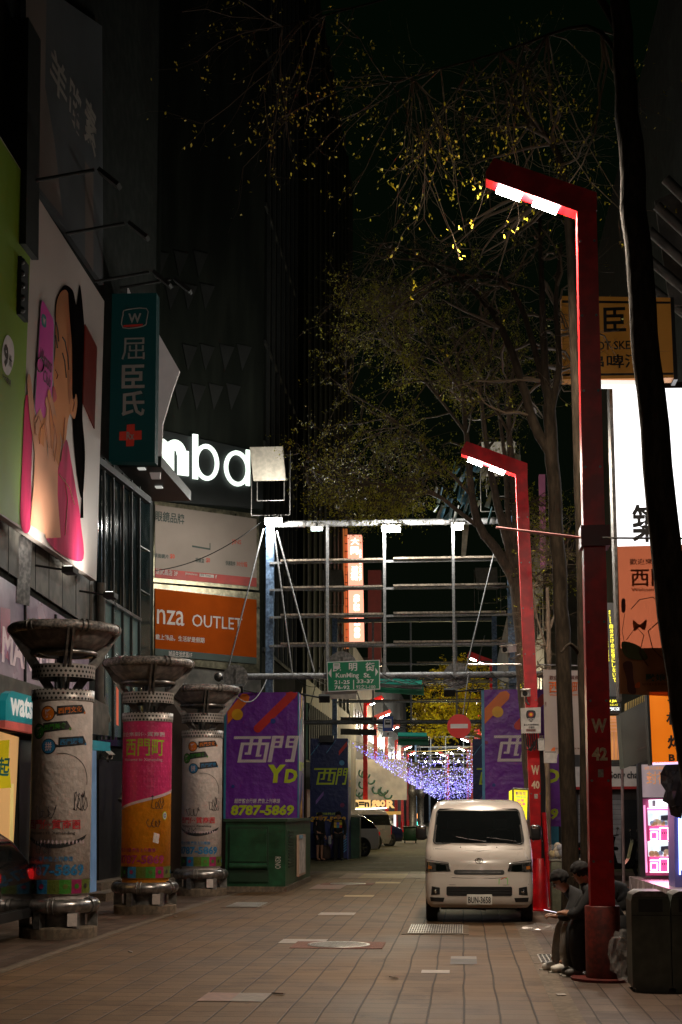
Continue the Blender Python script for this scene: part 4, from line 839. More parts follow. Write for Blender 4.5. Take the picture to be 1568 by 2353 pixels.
# ------------------------------------------------------------------ street gantries
Yg = 37.0; F1 = Front(Yg)
def gpx(x, y): return F1.px(x, y)
def gantry(label, lit=True):
    t = thing('light_gantry', label, 'gantry', (F1.px(900, 1866).x, Yg, 0), 'street gantries spanning the road')
    zt = gpx(621, 1205).z; X0 = gpx(621, 1400).x; X1 = gpx(1176, 1400).x; zp = gpx(800, 1554).z
    for X in (X0, X1):
        m = MB(); m.bx(X-.10, X+.10, Yg-.10, Yg+.10, 0, zt+.1, BLUEG); m.build('post', t)
    m = MB(); m.tube([(X0, Yg, zt), (X1, Yg, zt)], .085, GALV, 12)
    for k in range(5): xx = X0+.9+k*1.25; m.torus((xx, Yg, zt), .0, .0, GALV, 3, 3) if False else m.tube([(xx-.03, Yg, zt), (xx+.03, Yg, zt)], .10, DSTEEL, 12)
    m.build('top_pipe', t)
    for y in (1293, 1355, 1418, 1484):
        z = gpx(800, y).z; m = MB(); m.bx(X0, X1, Yg-.13, Yg-.09, z-.03, z+.03, GALV)
        m.bx(X0+.3, -2.0, Yg-.17, Yg-.06, z+.035, z+.085, RUST); m.bx(-1.75, X1-.15, Yg-.17, Yg-.06, z+.05, z+.10, RUST); m.build('rail', t)
    for x in (754, 885, 1043): X = gpx(x, 1400).x; m = MB(); m.bx(X-.035, X+.035, Yg-.20, Yg-.13, zp-.05, zt-.08, GALV); m.build('upright', t)
    m = MB(); X = gpx(505, 1554).x; m.tube([(X, Yg-.12, zp), (X1+1.6, Yg-.12, zp)], .085, GALV, 12); m.ball((X, Yg-.12, zp), .13, STEEL); m.build('lower_pipe', t)
    for a, b in (((606, 1215), (522, 1548)), ((629, 1212), (672, 1547)), ((637, 1220), (722, 1543)), ((1141, 1250), (1071, 1541))): m = MB(); m.tube([F1.px(*a, .25), F1.px(*b, .25)], .022, GALV, 6); m.build('brace', t)
    for X in (X0+.0, X1-.25):
        m = MB(); z0 = zt+.25; hw = .52; q = DSTEEL
        for a, b in (((-hw, z0), (-hw, z0+1.75)), ((hw, z0), (hw, z0+1.75)), ((-hw, z0), (hw, z0)), ((-hw*.7, z0+.4), (hw*.7, z0+.4)), ((-hw*.7, z0+.4), (-hw*.7, z0+.9)), ((hw*.7, z0+.4), (hw*.7, z0+.9))): m.tube([(X+a[0], Yg, a[1]), (X+b[0], Yg, b[1])], .013, q, 6)
        m.prism([(X-hw*.85, Yg-.15, z0+.9), (X+hw*.8, Yg-.15, z0+.9), (X+hw*.72, Yg-.55, z0+1.72), (X-hw*.95, Yg-.55, z0+1.72)], (0, .12, .04), M('blank_box_grey', (.30, .27, .22), .6, var=.1, dirt=.2)); m.build('blank_sign_box', t)
    m = MB(); 
    for s in (.0, .7, 1.4): r = random.Random(int(s*10)); 
    for k in range(26):
        r = random.Random(k+3); xa = r.uniform(X0, X1); xb = xa+r.uniform(.6, 3.0); m.tube(catenary((xa, Yg-.2-r.random()*.1, zp+r.uniform(-.08, .1)), (min(xb, X1+.6), Yg-.2, zp+r.uniform(-.1, .1)), r.uniform(.05, .45), 9), r.uniform(.006, .013), r.choice([DARKM, DSTEEL, WALLG]), 4)
    m.build('cables', t)
    return t
def flood(root, x, y, bright, power, wide=.20):
    p = F1.px(x, y, .25); m = MB(); m.box(p+V((0, .06, .02)), (wide+.06, .08, .16), DSTEEL); m.tube([p+V((0, .06, .05)), p+V((0, .25, .22))], .02, DSTEEL); h = m.build('floodlight', root)
    m = MB(); m.box(p+V((0, .012, -.02)), (wide, .02, .19), bright, Matrix.Rotation(-.5, 3, 'X')); m.build('glass', h)
    if power: point('flood_lamp', p+V((0, -.25, -.12)), power*.62, (1, .95, .84), .12, root)
gt = gantry('grey steel gantry with four floodlights just before the crossing')
FLM = LED('flood_dim', (.7, 1, 1), 6)
gb = copy_tree(gt); gb.location.y += 19.3; tag(gb, 'second steel gantry with two yellowish lights beyond the crossing')
gc = copy_tree(gt); gc.location.y += 108; gc.location.x += .35; tag(gc, 'small far gantry with white lights above the fairy lights')
gd = copy_tree(gt); gd.location.y += 136; gd.location.x += 1.1; tag(gd, 'farthest small gantry with white lights above the fairy lights')
for x, y, mt, pw, wd in ((628, 1197, FLOODW, 420, .42), (899, 1214, FLOODW, 520, .46), (1053, 1208, FLOODW, 200, .30), (722, 1211, FLM, 15, .14), (735, 1211, FLM, 15, .14)): flood(gt, x, y, mt, pw, wd)
YF = LED('yellow_floodlight', (1, .93, .62), 60)
def farlamps(root, dy, xs, z, mt, pw, col):
    for X in xs:
        m = MB(); m.ball((X, Yg-.35, z), (.14, .08, .10), mt, 10, 6); o = m.build('floodlight', root)
        if pw: point('flood_lamp', (X, Yg-.6, z-.1), pw, col, .12, root)
farlamps(gb, 0, (-4.95, .85), 8.85, YF, 800, (1, .88, .55))
for q in (gc, gd): farlamps(q, 0, (-4.6, -3.3, -1.7, 0.2), 9.1, FLOODW, 0, COOL)
point('far_gantry_glow', (-1.5, 140, 8.5), 900, (.95, 1, .9), .3, None); 
# discs seen edge-lit on the lower pipe, street sign, traffic signs
DS = M('back_of_round_sign', (.36, .35, .34), .5, var=.3, scale=3, dirt=.5)
for x, y, r, lb in ((541, 1556, .33, 'round grey disc at the left end of the gantry pipe'), (786, 1531, .40, 'round pale disc behind the green street name sign'), (1050, 1553, .35, 'round grey disc on the right half of the gantry pipe')):
    p = F1.px(x, y, .35 if x < 700 else -.1); t = thing('round_disc_sign', lb, 'sign', p, 'round discs on the gantry pipe'); m = MB(); m.tube([p, p+V((0, .025, 0))], r, DS, 32, smooth=False); m.build('disc', t); m = MB(); m.box(p+V((0, -.03, 0)), (.06, .05, r*1.2), DSTEEL); m.build('bracket', t)
SF = Front(36.55); SG = M('street_sign_green', (.0, .26, .12), .35, var=.06, emit=.02); SWt = M('street_sign_white', (.90, .84, .84), .45, emit=.03)
t = thing('street_name_sign', 'green street name sign with white Chinese and English lettering on the gantry', 'street sign', SF.px(812, 1553))
m = MB(); m.slab(SF, [(751, 1521), (873, 1516), (874, 1584), (753, 1590)], .04, SWt, 0); m.slab(SF, [(753, 1523), (871, 1518), (872, 1582), (755, 1588)], .004, SG, .006)
for s, b in (('昆', (765, 1524, 784, 1543)), ('明', (802, 1523, 821, 1542)), ('街', (840, 1522, 861, 1542)), ('KunMing', (772, 1546, 825, 1560)), ('St.', (836, 1546, 852, 1557)), ('21-25', (769, 1563, 804, 1572)), ('76-92', (769, 1575, 804, 1584)), ('33-37', (820, 1561, 860, 1570)), ('92之1-100', (819, 1573, 863, 1583))): m.txt(SF, s, b, SWt, .012, .025)
m.sheet(SF, [(812, 1562), (814, 1562), (814, 1583), (812, 1583)], SWt, .012); m.sheet(SF, [(754.5, 1547), (762, 1536), (762, 1558)], SWt, .012); m.sheet(SF, [(863, 1534), (869.5, 1544), (863, 1554)], SWt, .012)
m.build('panel', t)
m = MB(); m.slab(Front(36.8), [(739, 1588), (820, 1588), (819, 1607), (739, 1605)], .05, WHITEP, 0); m.build('lower_plate', t)
BG_ = M('sign_back_green', (.01, .20, .11), .5, var=.2)
for Y, pg, lb in ((37.3, [(860, 1566), (974, 1572), (975, 1598), (862, 1590)], 'green road sign seen with its light bar right of the street name sign'), (56.6, [(915, 1690), (985, 1691), (985, 1713), (915, 1712)], 'far green road sign hanging under the second gantry')):
    Fq = Front(Y); t = thing('road_sign', lb, 'road sign', Fq.px(pg[0][0], pg[0][1])); m = MB(); m.slab(Fq, pg, .05, BG_, 0); m.build('panel', t)
    m = MB(); a, b = Fq.px(pg[0][0], pg[0][1]-3, .3), Fq.px(pg[1][0]-4, pg[1][1]-3, .3); m.tube([a, b], .075, M('light_bar_green', (.05, .5, .36), .4, emit=.15), 10); m.tube([a-V((0, .1, .14)), b-V((0, .1, .14))], .04, GALV); m.build('light_bar', t)
def roundsign():
    Fq = Front(36.2); c = Fq.px(1055.5, 1668.5); t = thing('no_entry_sign', 'round red no entry sign with a white bar above the white van', 'road sign', c)
    m = MB(); m.tube([c, c+V((0, .03, 0))], .305, M('no_entry_red', (.85, .008, .008), .4, var=.04, emit=.03), 48, smooth=False); m.box(c+V((0, -.006, 0)), (.44, .008, .11), SWt); m.build('disc', t)
    m = MB(); m.tube([c+V((.1, .04, .28)), c+V((.25, .3, 1.35))], .014, GALV); m.build('hanger', t)
roundsign()
Fq = Front(56.0); c = Fq.px(891.5, 1660); t = thing('bus_stop_sign', 'blue and white bus sign with an arrow plate under the second gantry', 'road sign', c)
m = MB(); m.slab(Fq, [(880, 1646), (904, 1646), (904, 1680), (880, 1680)], .04, M('bus_sign_blue', (.01, .06, .35), .4, emit=.03), 0); m.slab(Fq, [(883, 1652), (900, 1652), (900, 1672), (883, 1672)], .01, SWt, .012)
m.sheet(Fq, [(886, 1655), (897, 1655), (898, 1665), (885, 1665)], VK, .02); m.sheet(Fq, [(887, 1657), (896, 1657), (896, 1660), (887, 1660)], SWt, .025); m.slab(Fq, [(880, 1681), (904, 1681), (904, 1693), (880, 1693)], .04, SWt, .0)
m.sheet(Fq, [(891, 1690), (891, 1687), (889, 1687), (892, 1683), (895, 1687), (893, 1687), (893, 1690)], VK, .01); m.build('panel', t)
Fq = Front(56.8)
for pg, lb in (([(783, 1648), (866, 1648), (866, 1662), (783, 1662)], 'upper'), ([(783, 1674), (866, 1676), (866, 1690), (783, 1688)], 'lower')):
    t = thing('grey_plate', 'plain grey plate on the second gantry, the %s of two' % lb, 'sign', Fq.px(*pg[0])); m = MB(); m.slab(Fq, pg, .06, WALLG, 0); m.build('panel', t)
# red lit vertical hotel sign
Fq = Front(74); c = Fq.px(817, 1350); t = thing('lit_vertical_sign', 'tall glowing red and white vertical hotel sign behind the gantry', 'lit sign', c)
m = MB(); m.slab(Fq, [(799, 1229), (831, 1229), (836, 1483), (803, 1483)], .6, M('red_lightbox', (.8, .2, .1), .5, emit=1.3, ecol=(1, .36, .24), var=.3, scale=.6), 0)
HW = M('lightbox_white_letters', (.9, .8, .8), .5, emit=2.0, ecol=(1, .86, .78))
m.txt(Fq, '大', (806, 1236, 826, 1252), HW, .05, .06, rot=0); m.txt(Fq, '同', (806, 1256, 824, 1274), HW, .05, .05); m.txt(Fq, '大', (806, 1312, 824, 1328), HW, .05, .05); m.txt(Fq, '飯店', (808, 1300, 824, 1334), HW, .05, .05, rot=1); m.txt(Fq, 'GREEN HOTEL', (826, 1262, 831, 1335), HW, .05, .02, rot=1)
m.txt(Fq, '02-23', (813, 1366, 827, 1404), HW, .05, .05, rot=1); m.txt(Fq, '1-108', (814, 1412, 828, 1466), HW, .05, .05, rot=1); m.build('lightbox', t)
m = MB(); OL = M('orange_lattice', (.35, .07, .02), .5, emit=.22, ecol=(1, .3, .08))
m.slab(Fq, [(788, 1215), (791, 1215), (794, 1490), (791, 1490)], .3, OL, -.1); m.slab(Fq, [(793, 1215), (798.5, 1215), (802, 1490), (796, 1490)], .1, OL, -.4)
for k in range(14): m.slab(Fq, [(790, 1230+k*18), (799, 1230+k*18), (799, 1231+k*18), (790, 1231+k*18)], .1, DARKM, -.25)
m.build('lattice', t)
t = thing('dim_vertical_sign', 'dim unlit dark red vertical sign right of the glowing hotel sign', 'sign', Fq.px(860, 1400)); m = MB(); m.slab(Front(78), [(846, 1310), (876, 1310), (876, 1530), (846, 1530)], .5, M('dim_red_face', (.08, .012, .012), .6, emit=.01, ecol=(1, .2, .2)), 0); m.build('box', t)  # face glows slightly although the sign is unlit

# ------------------------------------------------------------------ red lamp posts
def lamp_post(pos, H, label, num=None, s=1, lean=0.0, rz=0, power=0, lit=True, base=.75, hw=(.152, .108), bmat=None):
    t = thing('street_lamp', label, 'street lamp', pos, 'red street lamps with slanted arms', rz); o = V(pos) if not rz else V((0, 0, 0)); ORG[t.name] = o
    b, T = hw; m = MB(); lo = .0
    def sq(z, h): return [o+V((lean*(z/H)+i*h, j*h, z)) for i, j in ((-1, -1), (1, -1), (1, 1), (-1, 1))]
    zs = [base-.02, 2.5, 4.6, 4.64, 6.4, H-.2]; v = []
    for z in zs: v += sq(z, b+(T-b)*z/H)
    m.add(v, [(k*4+i, k*4+(i+1) % 4, k*4+4+(i+1) % 4, k*4+4+i) for k in range(len(zs)-1) for i in range(4)], RED)
    for z in [1.2+.82*i for i in range(9)]:
        if z < H-.5:
            for q in (-.7, .7): h = b+(T-b)*z/H; c = o+V((lean*z/H+q*h, -h-.004, z)); m.tube([c, c+V((0, -.01, 0))], .014, DSTEEL, 8)
    m.build('pole', t)
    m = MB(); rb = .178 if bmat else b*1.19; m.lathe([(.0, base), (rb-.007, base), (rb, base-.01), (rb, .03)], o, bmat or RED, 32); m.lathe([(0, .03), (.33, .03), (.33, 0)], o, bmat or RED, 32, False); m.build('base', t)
    tx = lean*(H-.2)/H; pg = [(-.98*s, .43), (.108*s, .0), (.108*s, -.2), (-.108*s, -.2), (-1.07*s, .2), (-1.07*s, .275)]
    m = MB(); m.prism([o+V((tx+x, -.108, H+z)) for x, z in pg], (0, .216, 0), RED); m.build('arm', t)
    for x0, x1 in ((-.95, -.70), (-.56, -.31)):
        def up(x, d=0): return o+V((tx+x*s, 0, H-.2+(-x-.108)/(1.07-.108)*.4-d))
        m = MB(); m.tube([up(x0, .035), up(x1, .035)], .036 if lit else .02, LEDW if lit else WHITEP, 10); h = m.build('light_tube', t)
        if power: area('tube_light', up((x0+x1)/2, .085), .3, power/2, (1, .82, .62), (.0, 0, -1), t, .08)
    if power: point('tube_spill', o+V((tx-.62*s, -.0, H-.2+.18-.12)), power*(.08 if bmat else .30), (1, .88, .72), .12, t)
    if num:
        m = MB(); h = b; y_ = -h-.002
        fr = Fr(o+V((lean*.25, -h*.99-.004, 0)), (1, 0, 0))
        k = 'w_mark_paint'; mt = M(k, (.80, .62, .42), .5, var=.2, scale=20, dirt=.25)
        for s_, z0, z1 in num: m = MB(); m.txtuv(fr, s_, (-b*.64, z0, b*.64, z1), mt, .006, .045); m.build('stencil', t)
        m = MB(); m.rect(fr, -.02+lean*.02, num[1][1]-.17, .035, num[1][1]-.09, M('pale_sticker', (.45, .42, .38), .6, var=.3, scale=40), .004); m.build('sticker', t)
    return t
b1 = P(1380, 1866, 14.9); w42 = lamp_post((b1.x, 14.9, 0), P(1367, 452, 14.9).z, 'tall red lamp post marked W 42, nearest the camera, with glaring tubes', (('W', 2.51, 2.655), ('42', 2.225, 2.36)), lean=P(1346, 460, 14.9).x-b1.x, power=560, hw=(.124, .103), bmat=M('darkened_base_red', (.13, .012, .006), .55, var=.25, scale=5, dirt=.45))  # base drum darkened in colour to look dim under the lamp
w44 = lamp_post((1.75, 3.6, 0), 8.25, 'red lamp post beside the viewer, outside the view', None, power=50); w44['label'] = 'red lamp post nearest the viewer, outside the picture'
b2 = P(1239, 1866, 25.3); w40 = lamp_post((b2.x, 25.3, 0), P(1208, 1068, 25.3).z, 'red lamp post marked W 40 behind the white van', (('W', 2.35, 2.515), ('40', 2.105, 2.245)), lean=P(1197, 1070, 25.3).x-b2.x, power=420, base=.9, hw=(.112, .104))
w40b = None
def place_far(label, X, Y, flip):
    c = copy_tree(FARL); c.location = (X, Y, 0); c.rotation_euler = (0, 0, math.pi if flip else 0); c['label'] = label; return c
FARL = lamp_post((0, 0, 0), 8.25, 'red lamp post on the left row beyond the cars, nearest of that row', None, base=.75, rz=0); FARL['category'] = 'street lamp'
LXL = [(-5.75, 85), (-5.86, 97), (-5.9, 112), (-6.05, 131), (-6.1, 146), (-6.1, 160)]; LXR = [(1.35, 62), (1.3, 85), (1.2, 97), (1.1, 112), (.9, 131), (.6, 150), (-1.6, 165), (-2.2, 190)]
FARL.location = (-5.75, 85, 0); FARL.rotation_euler = (0, 0, math.pi)
wn_ = ('nearest', 'second', 'third', 'fourth', 'fifth', 'farthest')
for k, (X, Y) in enumerate(LXL[1:]): place_far('red lamp post on the left row beyond the cars, %s from the crossing' % wn_[k+1], X, Y, True)
for k, (X, Y) in enumerate(LXR): place_far('red lamp post on the right row beyond the crossing, %s from the crossing' % ('first', 'second', 'third', 'fourth', 'fifth', 'sixth', 'seventh', 'last')[k], X, Y, False)
for k, (X, Y, p, cl) in enumerate(((-4.9, 85, 700, (1, .78, .45)), (-5, 104, 700, (1, .8, .5)), (.5, 70, 500, (1, .82, .5)), (.4, 97, 700, (1, .85, .6)), (-5, 131, 700, (1, .9, .7)), (.2, 120, 500, (1, .9, .7)), (-5, 160, 900, (1, .9, .75)))): point('street_lamp_glow', (X, Y, 8.0), p*1.5, cl, .2)
# crossbars and cloth banners on the two marked posts
def banner_mat(name, col, tr, fac):
    m, n, L, b = node_mat(name); tcd = n.new('ShaderNodeTexCoord'); nz = n.new('ShaderNodeTexNoise'); nz.inputs['Scale'].default_value = 3; L.new(tcd.outputs['Object'], nz.inputs[0])
    mx = n.new('ShaderNodeMix'); mx.data_type = 'RGBA'; mx.inputs[6].default_value = [c*.85 for c in col]+[1]; mx.inputs[7].default_value = [min(1, c*1.1) for c in col]+[1]; L.new(nz.outputs[0], mx.inputs[0]); L.new(mx.outputs[2], b.inputs['Base Color']); b.inputs['Roughness'].default_value = .7
    t = n.new('ShaderNodeBsdfTransparent'); t.inputs[0].default_value = (*tr, 1); s = n.new('ShaderNodeMixShader'); s.inputs[0].default_value = fac; L.new(b.outputs[0], s.inputs[2]); L.new(t.outputs[0], s.inputs[1]); L.new(s.outputs[0], n['Material Output'].inputs[0]); return m
def rod(post, a, b, r, label, mat=STEEL):
    m = MB(); m.tube([a, b], r, mat, 8); m.build('crossbar', post)
rod(w42, P(1140, 1212, 14.6), P(1340, 1236, 14.85), .013, '', M('red_lit_rod', (.6, .3, .3), .3, metal=.6)); rod(w42, P(1385, 1236, 14.75), P(1660, 1238, 14.75), .011, '')
m = MB(); q = P(1366, 1236, 14.9); m.box(q, (.30, .30, .22), M('clamp_dark_red', (.12, .004, .006), .4)); m.build('clamp', w42)
q = P(1379, 1735, 14.9)
rod(w40, P(1075, 1527, 25.2), P(1200, 1527, 25.2), .018, ''); rod(w40, P(1238, 1527, 25.2), P(1345, 1530, 25.2), .015, '')
VO2 = banner_mat('sheer_orange_cloth', (.60, .27, .12), (.44, .115, .05), .60); VC2 = banner_mat('sheer_cream_cloth', (.55, .46, .40), (.8, .7, .6), .88)
CK = M('cloth_ink_brown', (.12, .03, .02), .7); CO = M('cloth_ink_orange', (.66, .13, .02), .7, var=.3, scale=8); CTl = M('cloth_ink_teal', (.03, .13, .12), .7)
def cloth(name, fr, pg, mat, label, texts, n=14):
    t = thing(name, label, 'banner', fr.px(*pg[0])); m = MB(); A, B, C, D = [V((*fr.uv(*p), 0)) for p in pg]; vs = []; fs = []
    for i in range(n+1):
        for j in range(n+1):
            p = A.lerp(B, i/n).lerp(D.lerp(C, i/n), j/n); vs.append(fr.pt(p.x, p.y, .012*math.sin(i*1.9+j*.5)*math.sin(j/n*3.1)-.015))
    for i in range(n):
        for j in range(n): fs.append((i*(n+1)+j, i*(n+1)+j+1, (i+1)*(n+1)+j+1, (i+1)*(n+1)+j))
    m.add(vs, fs, mat, True)
    for s, b, mt, bd in texts: m.txt(fr, s, b, mt, .006, bd)
    m.build('cloth', t); return t
F1 = Front(14.72)
t = cloth('cloth_banner', F1, [(1419, 1255), (1618, 1250), (1622, 1604), (1424, 1594)], VO2, 'sheer orange welcome banner on the nearest red post in front of the white lightbox',
      [('歡迎來到優質商圈', (1447, 1283, 1590, 1297), CK, .03), ('西門町', (1450, 1307, 1585, 1347), CO, .05), ('Welcome to Ximending', (1451, 1350, 1608, 1361), CO, .02), ('獸娘好朋友', (1484, 1548, 1600, 1565), CTl, .03), ('社團法人台北市西門徒步區街區發展促進會', (1476, 1569, 1610, 1575), CK, .02)])
m = MB(); m.sheet(F1, curve([(1429, 1378), (1437, 1378), (1437, 1405), (1429, 1405)]), CK, .006); m.build('printed_mark', t); m = MB(); m.sheet(F1, curve([(1461, 1572), (1470, 1567), (1470, 1580), (1460, 1580)]), CO, .006); m.build('printed_mark', t)
m = MB()
for pp, wd, mt in (([(1450, 1400), (1470, 1378), (1500, 1372), (1525, 1392), (1518, 1425), (1490, 1450), (1500, 1490), (1530, 1520)], .010, CK), ([(1440, 1470), (1462, 1440), (1480, 1460), (1470, 1500), (1490, 1530)], .008, CK), ([(1436, 1410), (1430, 1450), (1440, 1500)], .006, CK), ([(1540, 1395), (1552, 1440), (1546, 1500), (1560, 1530)], .012, CK)): m.tube([F1.px(x, y, .006) for x, y in pp], wd*.6, mt, 4)
m.sheet(F1, curve([(1455, 1425), (1470, 1435), (1486, 1424), (1482, 1448), (1470, 1442), (1458, 1450)]), CO, .005); m.sheet(F1, curve([(1430, 1475), (1470, 1485), (1488, 1515), (1440, 1510)]), M('cloth_ink_olive', (.10, .11, .03), .7), .004); m.sheet(F1, curve([(1432, 1525), (1452, 1522), (1456, 1560), (1462, 1592), (1444, 1590), (1440, 1560)]), CK, .004)
m.build('ribbon_print', t)
F1 = Front(25.1)
t = cloth('cloth_banner', F1, [(1248, 1538), (1345, 1541), (1347, 1735), (1253, 1731)], VC2, 'cream welcome banner hanging right of the red post marked W 40',
      [('歡迎來到優質商圈', (1263, 1552, 1340, 1562), CK, .03), ('西門町', (1262, 1566, 1340, 1592), CO, .05), ('Welcome to Ximending', (1263, 1594, 1341, 1600), CO, .02), ('社團法人台北市西門徒步區街區發展促進會', (1276, 1718, 1342, 1722), CK, .02), ('林獸娘', (1252, 1612, 1256, 1624), CK, .03)])
m = MB(); m.sheet(F1, curve([(1268, 1721), (1275, 1717), (1275, 1727), (1267, 1728)]), CO, .006); m.build('printed_mark', t)
# police camera box, cameras, small boxes on W40
Fq = Front(24.9); t = thing('police_box', 'white police camera box with a shield emblem on the second red post', 'utility box', Fq.px(1220, 1655))
m = MB(); WPb = M('police_box_white', (.62, .58, .52), .5, emit=.02, dirt=.15); m.slab(Fq, [(1197, 1627), (1243, 1625), (1243, 1684), (1199, 1685)], .14, WPb, 0); m.build('box', t)
m = MB(); m.sheet(Fq, curve([(1211, 1634), (1220, 1632), (1230, 1634), (1231, 1646), (1221, 1659), (1210, 1648)], 3), VK, .006); dot(m, Fq, (1220.5, 1642), 6, VRd, .010); dot(m, Fq, (1220.5, 1642), 3.5, BY, .013); m.txt(Fq, 'POLICE', (1213, 1650, 1228, 1656), WPb, .012, .04)
m.txt(Fq, '臺北市政府警察局', (1204, 1663, 1238, 1668), VK, .006, .03); m.txt(Fq, '守護您', (1215, 1669, 1229, 1674), VK, .006, .03); m.sheet(Fq, [(1209, 1675), (1232, 1675), (1232, 1681), (1209, 1681)], M('tag_grey_red', (.3, .2, .18), .5), .006); m.txt(Fq, 'DA350', (1211, 1676, 1230, 1680), CK, .01, .03); m.build('emblem', t)
m = MB()
for k in range(7): r = random.Random(k); a = Fq.px(1203+k*5, 1685, -.05); m.tube([a, a-V((-.02, 0, .18+r.random()*.12)), Fq.px(1216+k*2, 1712+r.random()*15, -.05), Fq.px(1232, 1700+k*3, -.05)], .012, BLACK, 5)
m.build('cable', t)
cctv(1209, 1593, 24.8, 'white security camera on top of the police box, aimed at the viewer', (-.15, -1, -.12), .30, tuple(P(1215, 1618, 24.9))); cctv(1170, 1492, 25.0, 'white security camera on a bracket left of the second red post', (-.5, -1, -.15), .34, tuple(P(1196, 1504, 25.2)))
Fq = Front(24.95)
for pg, lb in (([(1237, 1697), (1251, 1697), (1252, 1724), (1238, 1724)], 'small'), ([(1250, 1725), (1280, 1726), (1280, 1753), (1251, 1753)], 'larger')):
    t = thing('junction_box', '%s white junction box right of the second red post' % lb, 'utility box', Fq.px(*pg[0])); m = MB(); m.slab(Fq, pg, .12, WPb, 0); m.build('box', t); m = MB(); m.sheet(Fq, [(pg[0][0]+2, pg[0][1]+2), (pg[1][0]-2, pg[0][1]+2), (pg[1][0]-2, pg[0][1]+4), (pg[0][0]+2, pg[0][1]+4)], WALLG, .004); m.build('lid', t)
m = MB(); t = thing('red_pipe', 'thin red pipe leaning up beside the second red post', 'pipe', P(1262, 2080, 25.0)); m.tube([P(1250, 1867, 25.1), P(1257, 1960, 25.1), P(1268, 2082, 25.0)], .04, RED, 10); m.build('tube', t)
m = MB(); t = thing('wire_bundle', 'loose dark cables running down the trunk beside the second red post', 'cables', P(1250, 1700, 25.2))
for k in range(4): m.tube([P(1240+k*2, 1700, 25.1), P(1244+k*3, 1800, 25.15), P(1246+k*2, 1990, 25.2)], .012, BLACK, 5)
m.build('cable', t)

# ------------------------------------------------------------------ right side buildings and signs
def white_emit(name, s, col=(1, .98, 1)): return M(name, (.8, .8, .8), .4, emit=s, ecol=col, var=.02)
bR = thing('right_building', 'dark building on the right carrying the stacked signs', 'building', (6.2, 30, 0))
m = MB(); m.bx(5.6, 20, 21, 60, 0, 24, WALLD); m.build('wall', bR)
m = MB()
for k in range(5): m.tube([(5.5, 24+k*1.1, 10.5+k*.1), (3.6, 24+k*1.1, 12.6)], .09, WALLG, 6)
for z in (9.5, 11, 12.5): m.bx(4.6, 5.6, 23.8, 24, z, z+.08, DARKM)
m.bx(4.6, 4.68, 23.8, 24, 8, 14, DARKM)
Fq = Front(27.8); m.slab(Fq, [(1505, 460), (1580, 430), (1580, 700), (1540, 700)], .1, WALLG, 0); m.build('balcony_frame', bR)
# lit white sign
Fq = Front(21.4); LW = white_emit('lit_white_sign_face', 1.5); t = thing('lit_sign', 'glaring white lightbox with one black brush character above the orange banner', 'lit sign', Fq.px(1500, 1000))
m = MB(); m.slab(Fq, [(1407, 893), (1700, 889), (1700, 1480), (1424, 1485)], .3, LW, 0)
m.txt(Fq, '築', (1452, 1158, 1521, 1246), BLACK, .02, .035); m.sheet(Fq, [(1508, 1256), (1522, 1248), (1528, 1254), (1526, 1262)], BLACK, .02); m.build('lightbox', t)
m = MB(); m.slab(Fq, [(1400, 884), (1408, 890), (1430, 1610), (1423, 1610)], .35, DSTEEL, .02); m.slab(Fq, [(1400, 880), (1700, 876), (1700, 889), (1408, 893)], .35, DARKM, .02); m.build('frame', t)
area('sign_glow', Fq.px(1500, 1180, .25), 2.0, 42, (1, .97, 1), (0, -1, -.1), t, 3.2)
# orange skewer sign
Fq = Front(20.5); OS = M('dim_orange_sign', (.42, .17, .03), .6, var=.12, scale=1.5, emit=.035, ecol=(1, .4, .05)); t = thing('shop_sign', 'unlit orange sign with black characters and skewer lettering behind the tree trunk', 'sign', Fq.px(1420, 780))  # unlit sign with a weak glow painted into its face
m = MB(); m.slab(Fq, [(1290, 680), (1541, 684), (1549, 868), (1294, 872)], .25, OS, 0)
m.sheet(Fq, [(1292, 690), (1541, 693), (1541, 698), (1292, 696)], VK, .01); m.sheet(Fq, [(1292, 859), (1548, 856), (1548, 861), (1292, 864)], VK, .01)
m.txt(Fq, '老', (1318, 706, 1378, 762), VK, .015, .06); m.txt(Fq, '臣', (1387, 706, 1439, 762), VK, .015, .07); m.txt(Fq, 'HOT SKEWER', (1355, 783, 1500, 803), VK, .015, .02); m.txt(Fq, '串啤酒', (1352, 814, 1478, 846), VK, .015, .035); m.build('panel', t)
m = MB(); m.slab(Fq, [(1541, 683), (1549, 683), (1558, 872), (1549, 872)], .3, BLACK, .02); m.slab(Fq, [(1378, 873), (1470, 874), (1470, 884), (1378, 884)], .2, white_emit('sign_underside_lamp', .75, (1, .95, .85)), .0); m.build('edge', t)
# teppanyaki sign
Fq = Front(22.0); OT = M('lit_orange_sign', (.75, .22, .01), .5, var=.08, emit=.34, ecol=(1, .19, .0)); t = thing('lit_sign', 'orange lit sign reading B1 with black vertical characters above the claw machine', 'lit sign', Fq.px(1540, 1700))
m = MB(); m.slab(Fq, [(1492, 1590), (1640, 1590), (1640, 1750), (1500, 1754)], .3, OT, 0)
m.txt(Fq, '鐵', (1533, 1577, 1576, 1613), VK, .015, .05); m.txt(Fq, '板', (1531, 1636, 1574, 1666), VK, .015, .05); m.txt(Fq, '燒', (1534, 1689, 1578, 1721), VK, .015, .05); m.txt(Fq, 'B1', (1537, 1733, 1560, 1749), VK, .015, .04); m.build('panel', t)
m = MB(); m.slab(Fq, [(1486, 1590), (1492, 1590), (1500, 1758), (1495, 1758)], .3, DARKM, .02); m.slab(Fq, [(1498, 1752), (1640, 1748), (1640, 1752), (1500, 1757)], .25, white_emit('violet_edge_light', 1.0, (.75, .55, 1)), .0); m.build('edge', t)
